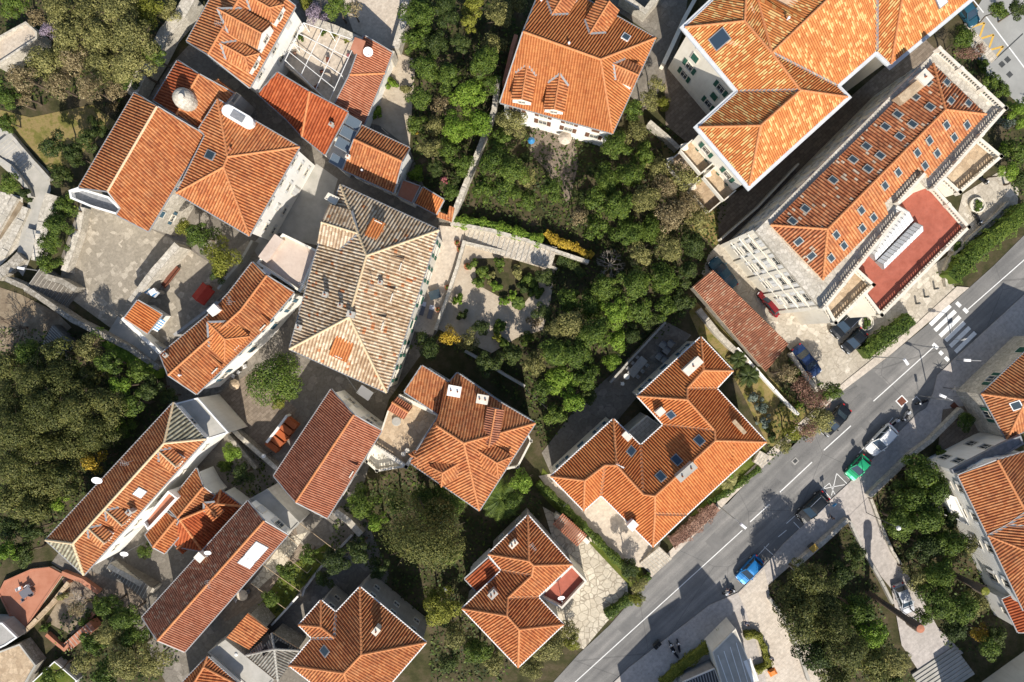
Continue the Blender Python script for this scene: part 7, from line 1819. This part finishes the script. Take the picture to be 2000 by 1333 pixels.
# sign poles
def sign(label, x, y, h, ang, w_=.6, hh=.6, m='blue_plastic', r=None):
    q = W(x, y, h); root = thing('road_sign', label, 'road sign', (q.x, q.y, .12), ang); mb = MB(); mb.tube((0,0,0), (0,0,h-.12), .035, n=6); inst(mb.mesh('post', 'steel'), 'post', root)
    m2 = MB(); m2.box((0,.04,h-.12-hh), w_, .03, hh); inst(m2.mesh('sign_plate', m), 'sign_plate', root)
sign('thin sign post at the kerb above the black estate', 1632, 988, 3.0, .7); sign('sign post on the pavement by the zebra crossing', 1886, 664, 2.6, .5, m='white_plastic')
sign('dark signal box on a post at the kerb beside the curved lamp', 1816, 776, 2.6, .1, .35, .9, 'dark_metal')
for x, y, lab in ((1829,564,'bollard on the hotel forecourt near the crossing, right one'),(1810,580,'bollard on the hotel forecourt near the crossing, middle one'),(1793,593,'bollard on the hotel forecourt near the crossing, left one')):
    q = W(x, y, .5); root = thing('bollard', lab, 'bollard', (q.x, q.y, .03), 0, 'bollards on the hotel forecourt'); mb = MB(); mb.lathe((0,0,0), [(.14,0),(.12,.7),(.16,.75),(.14,.9),(.001,.95)], 12); inst(mb.mesh('bollard_post', 'dark_metal'), 'bollard_post', root)
# two-wheelers
def motorbike(label, x, y, ang, body='paint_black', cat='motorbike', z=.0):
    q = W(x, y, .7); root = thing('motorbike', label, cat, (q.x, q.y, z), math.radians(ang))
    for xx in (-.65, .65):
        m = MB(); m.tube((xx,-.06,.3), (xx,.06,.3), .3, n=16); t = inst(m.mesh('wheel', 'rubber'), 'wheel', root); m = MB(); m.tube((xx,-.07,.3), (xx,.07,.3), .17, n=12); inst(m.mesh('rim', 'steel'), 'rim', t)
    m = MB(); m.box((0,0,.35), 1.0, .3, .35, taper=.7); m.box((.38,0,.4), .3, .42, .6, taper=.6); m.box((-.45,0,.6), .55, .26, .16); inst(m.mesh('body', body), 'body', root)
    m = MB(); m.box((-.2,0,.72), .75, .3, .1, taper=.8); inst(m.mesh('seat', 'cloth_black'), 'seat', root)
    m = MB(); m.tube((.45,-.36,1.02), (.45,.36,1.02), .025, n=6); m.tube((.5,0,.3), (.42,0,1.02), .035, n=6); inst(m.mesh('handlebar', 'chrome'), 'handlebar', root)
    m = MB(); m.box((.58,0,.85), .12, .2, .16); inst(m.mesh('headlight', 'headlight'), 'headlight', root); return root
motorbike('motorbike with pale panels at the kerb below the bright blue car', 1425, 1158, 200, 'paint_silver')
motorbike('dark scooter under the round planter on the hotel forecourt', 1911, 428, 300); motorbike('dark scooter by the grey hotel terrace', 1921, 352, 330)
motorbike('scooter right behind the white estate car', 1748, 826, 40, 'paint_silver'); motorbike('pale scooter on the light sliver of road beside the white estate car', 1772, 812, 60, 'paint_silver'); motorbike('scooter parked in front of the curved street lamp', 1803, 786, 200)
motorbike('black motorbike standing on the pavement near the mustard hedge, left', 1314, 1266, 120); motorbike('black scooter on the pavement near the mustard hedge, right', 1326, 1264, 100); motorbike('black scooter touching the mustard hedge', 1319, 1278, 130)
for x, y, lab in ((1287,1258,'black litter bin at the kerb, right one'),(1281,1264,'black litter bin at the kerb, left one')):
    q = W(x, y, .9); root = thing('litter_bin', lab, 'bin', (q.x, q.y, .13), .8); m = MB(); m.box((0,0,0), .45, .45, .85, taper=1.1); inst(m.mesh('bin_body', 'dark_metal'), 'bin_body', root); m = MB(); m.box((0,0,.85), .54, .54, .08); inst(m.mesh('lid', 'rubber'), 'lid', root)
q = W(1588, 1070, .9); root = thing('wheelie_bin', 'dark wheeled bin with a yellow lid against the pavement wall', 'bin', (q.x, q.y, .13), .7); m = MB(); m.box((0,0,.1), .9, .7, .9, taper=1.1); inst(m.mesh('bin_body', 'dark_metal'), 'bin_body', root); m = MB(); m.box((0,0,1.0), 1.0, .8, .1); inst(m.mesh('lid', 'yellow_paint'), 'lid', root)
q = W(1507, 1311, 1.0); root = thing('orange_canopy', 'orange parasol stand beside the yellow flowering hedge, bottom edge', 'stand', (q.x, q.y, .13), .5); m = MB(); m.box((0,0,1.2), 1.1, 1.0, .3, taper=.5); inst(m.mesh('canopy', 'orange_plastic'), 'canopy', root); m = MB(); m.box((0,0,0), .7, .6, 1.1); inst(m.mesh('cart', 'dark_metal'), 'cart', root)
# the spiky black banner at the stone house corner is a small wrought iron lantern bracket
q = W(1866, 760, 2.8); root = thing('iron_bracket', 'black wrought iron bracket at the corner of the stone corner house', 'bracket', (q.x, q.y, 0)); m = MB()
m.tube((0,0,0), (0,0,2.8), .05, n=6)
inst(m.mesh('post', 'dark_metal'), 'post', root); m = MB()
for a in range(7): m.tube((0,0,2.7), (math.cos(a*.9)*.9, math.sin(a*.9)*.5, 2.8+.2*math.sin(a)), .07, .02, 5)
inst(m.mesh('ironwork', 'dark_metal'), 'ironwork', root)
# people: one continuous skinned body each, clothing and hair as children
def person(label, x, y, face, top, legs, pose='walk', z=.13, hair='hair', ride=False):
    q = W(x, y, 1.0); root = thing('person', label, 'person', (q.x, q.y, z), math.radians(face))
    st = .22 if pose == 'walk' else .05
    J = {'pelvis': (0,0,.95,.15), 'waist': (0,0,1.1,.13), 'chest': (.01,0,1.32,.15), 'neck': (.01,0,1.5,.06), 'head': (.03,0,1.62,.095), 'crown': (.02,0,1.72,.07),
         'hipL': (0,.09,.92,.095), 'kneeL': (st*.9,.1,.5,.06), 'ankL': (st*.8,.1,.09,.042), 'toeL': (st*.8+.2,.11,.04,.035), 'hipR': (0,-.09,.92,.095), 'kneeR': (-st*.3,-.1,.5,.06), 'ankR': (-st*1.3,-.1,.12,.042), 'toeR': (-st*1.3+.19,-.11,.04,.035),
         'shL': (0,.19,1.42,.06), 'elL': (-st*.6,.25,1.15,.045), 'wrL': (st*.1-.02,.27,.92,.033), 'haL': (st*.2,.27,.84,.03), 'shR': (0,-.19,1.42,.06), 'elR': (st*.3,-.25,1.15,.045), 'wrR': (st*1.2,-.25,.96,.033), 'haR': (st*1.6,-.24,.90,.03)}
    if ride:
        J.update({'pelvis': (-.1,0,.80,.15), 'waist': (-.06,0,.96,.13), 'chest': (.05,0,1.16,.15), 'neck': (.1,0,1.34,.06), 'head': (.14,0,1.46,.1), 'crown': (.13,0,1.57,.08), 'hipL': (-.08,.1,.78,.095), 'kneeL': (.3,.2,.72,.06), 'ankL': (.18,.22,.3,.042), 'toeL': (.38,.23,.27,.035), 'hipR': (-.08,-.1,.78,.095), 'kneeR': (.3,-.2,.72,.06), 'ankR': (.18,-.22,.3,.042), 'toeR': (.38,-.23,.27,.035),
                  'shL': (.05,.19,1.26,.06), 'elL': (.2,.28,1.08,.045), 'wrL': (.4,.3,1.04,.033), 'haL': (.47,.3,1.04,.03), 'shR': (.05,-.19,1.26,.06), 'elR': (.2,-.28,1.08,.045), 'wrR': (.4,-.3,1.04,.033), 'haR': (.47,-.3,1.04,.03)})
    E = [('pelvis','waist'),('waist','chest'),('chest','neck'),('neck','head'),('head','crown'),('pelvis','hipL'),('hipL','kneeL'),('kneeL','ankL'),('ankL','toeL'),('pelvis','hipR'),('hipR','kneeR'),('kneeR','ankR'),('ankR','toeR'),('chest','shL'),('shL','elL'),('elL','wrL'),('wrL','haL'),('chest','shR'),('shR','elR'),('elR','wrR'),('wrR','haR')]
    # radii layer exists only after the modifier asks for it
    def skin2(nm, keys, grow, m):
        ks = list(keys); bm = bmesh.new(); lay = bm.verts.layers.skin.verify(); vs = [bm.verts.new(J[k][:3]) for k in ks]
        for a, b in E:
            if a in ks and b in ks: bm.edges.new((vs[ks.index(a)], vs[ks.index(b)]))
        for v, k in zip(vs, ks): r_ = J[k][3]*grow; v[lay].radius = (r_, r_*(1.2 if k in ('chest','waist','pelvis') else 1)); v[lay].use_root = (k == ks[0])
        me = bpy.data.meshes.new(nm); bm.to_mesh(me); bm.free(); me.materials.append(NM[m]); o = bpy.data.objects.new(nm, me); COL.objects.link(o); o.parent = root
        md = o.modifiers.new('skin', 'SKIN'); md.use_smooth_shade = True; sb = o.modifiers.new('sub', 'SUBSURF'); sb.levels = sb.render_levels = 1
        return o
    skin2('body', J.keys(), 1.0, 'skin')
    skin2('shirt', ['chest','waist','pelvis','shL','elL','shR','elR'], 1.18, top)
    skin2('trousers', ['pelvis','hipL','kneeL','ankL','hipR','kneeR','ankR'], 1.2, legs)
    h = J['crown']; m = MB(); m.lathe((h[0]-.02, 0, h[2]-.06), [(.115,-.08),(.125,0),(.09,.09),(.001,.125)], 12); inst(m.mesh('hair', hair), 'hair', root)
    return root
person('person walking on the pavement with a long shadow beside the black estate', 1624, 1011, 40, 'cloth_black', 'cloth_grey')
person('person in a pale lilac shirt standing by the end of the mustard hedge', 1458, 1218, 100, 'cloth_white', 'cloth_blue', 'stand', .15)
person('rider in dark clothes sitting on the pale motorbike at the kerb', 1427, 1155, 200, 'cloth_black', 'cloth_blue', 'stand', .03, ride=True)
person('person in pale clothes beside the orange stand at the bottom edge', 1506, 1285, 250, 'cloth_white', 'cloth_grey', 'stand', .15)
dups = {k: v for k, v in LABELS.items() if len(v) > 1 and len({x[1] for x in v} - {None}) != 1}
for k, v in dups.items(): print('DUP LABEL', k, len(v))
print('objects', len(bpy.data.objects))
for k in LABELS:
    if not 4 <= len(k.split()) <= 16: print('LONG', len(k.split()), k)
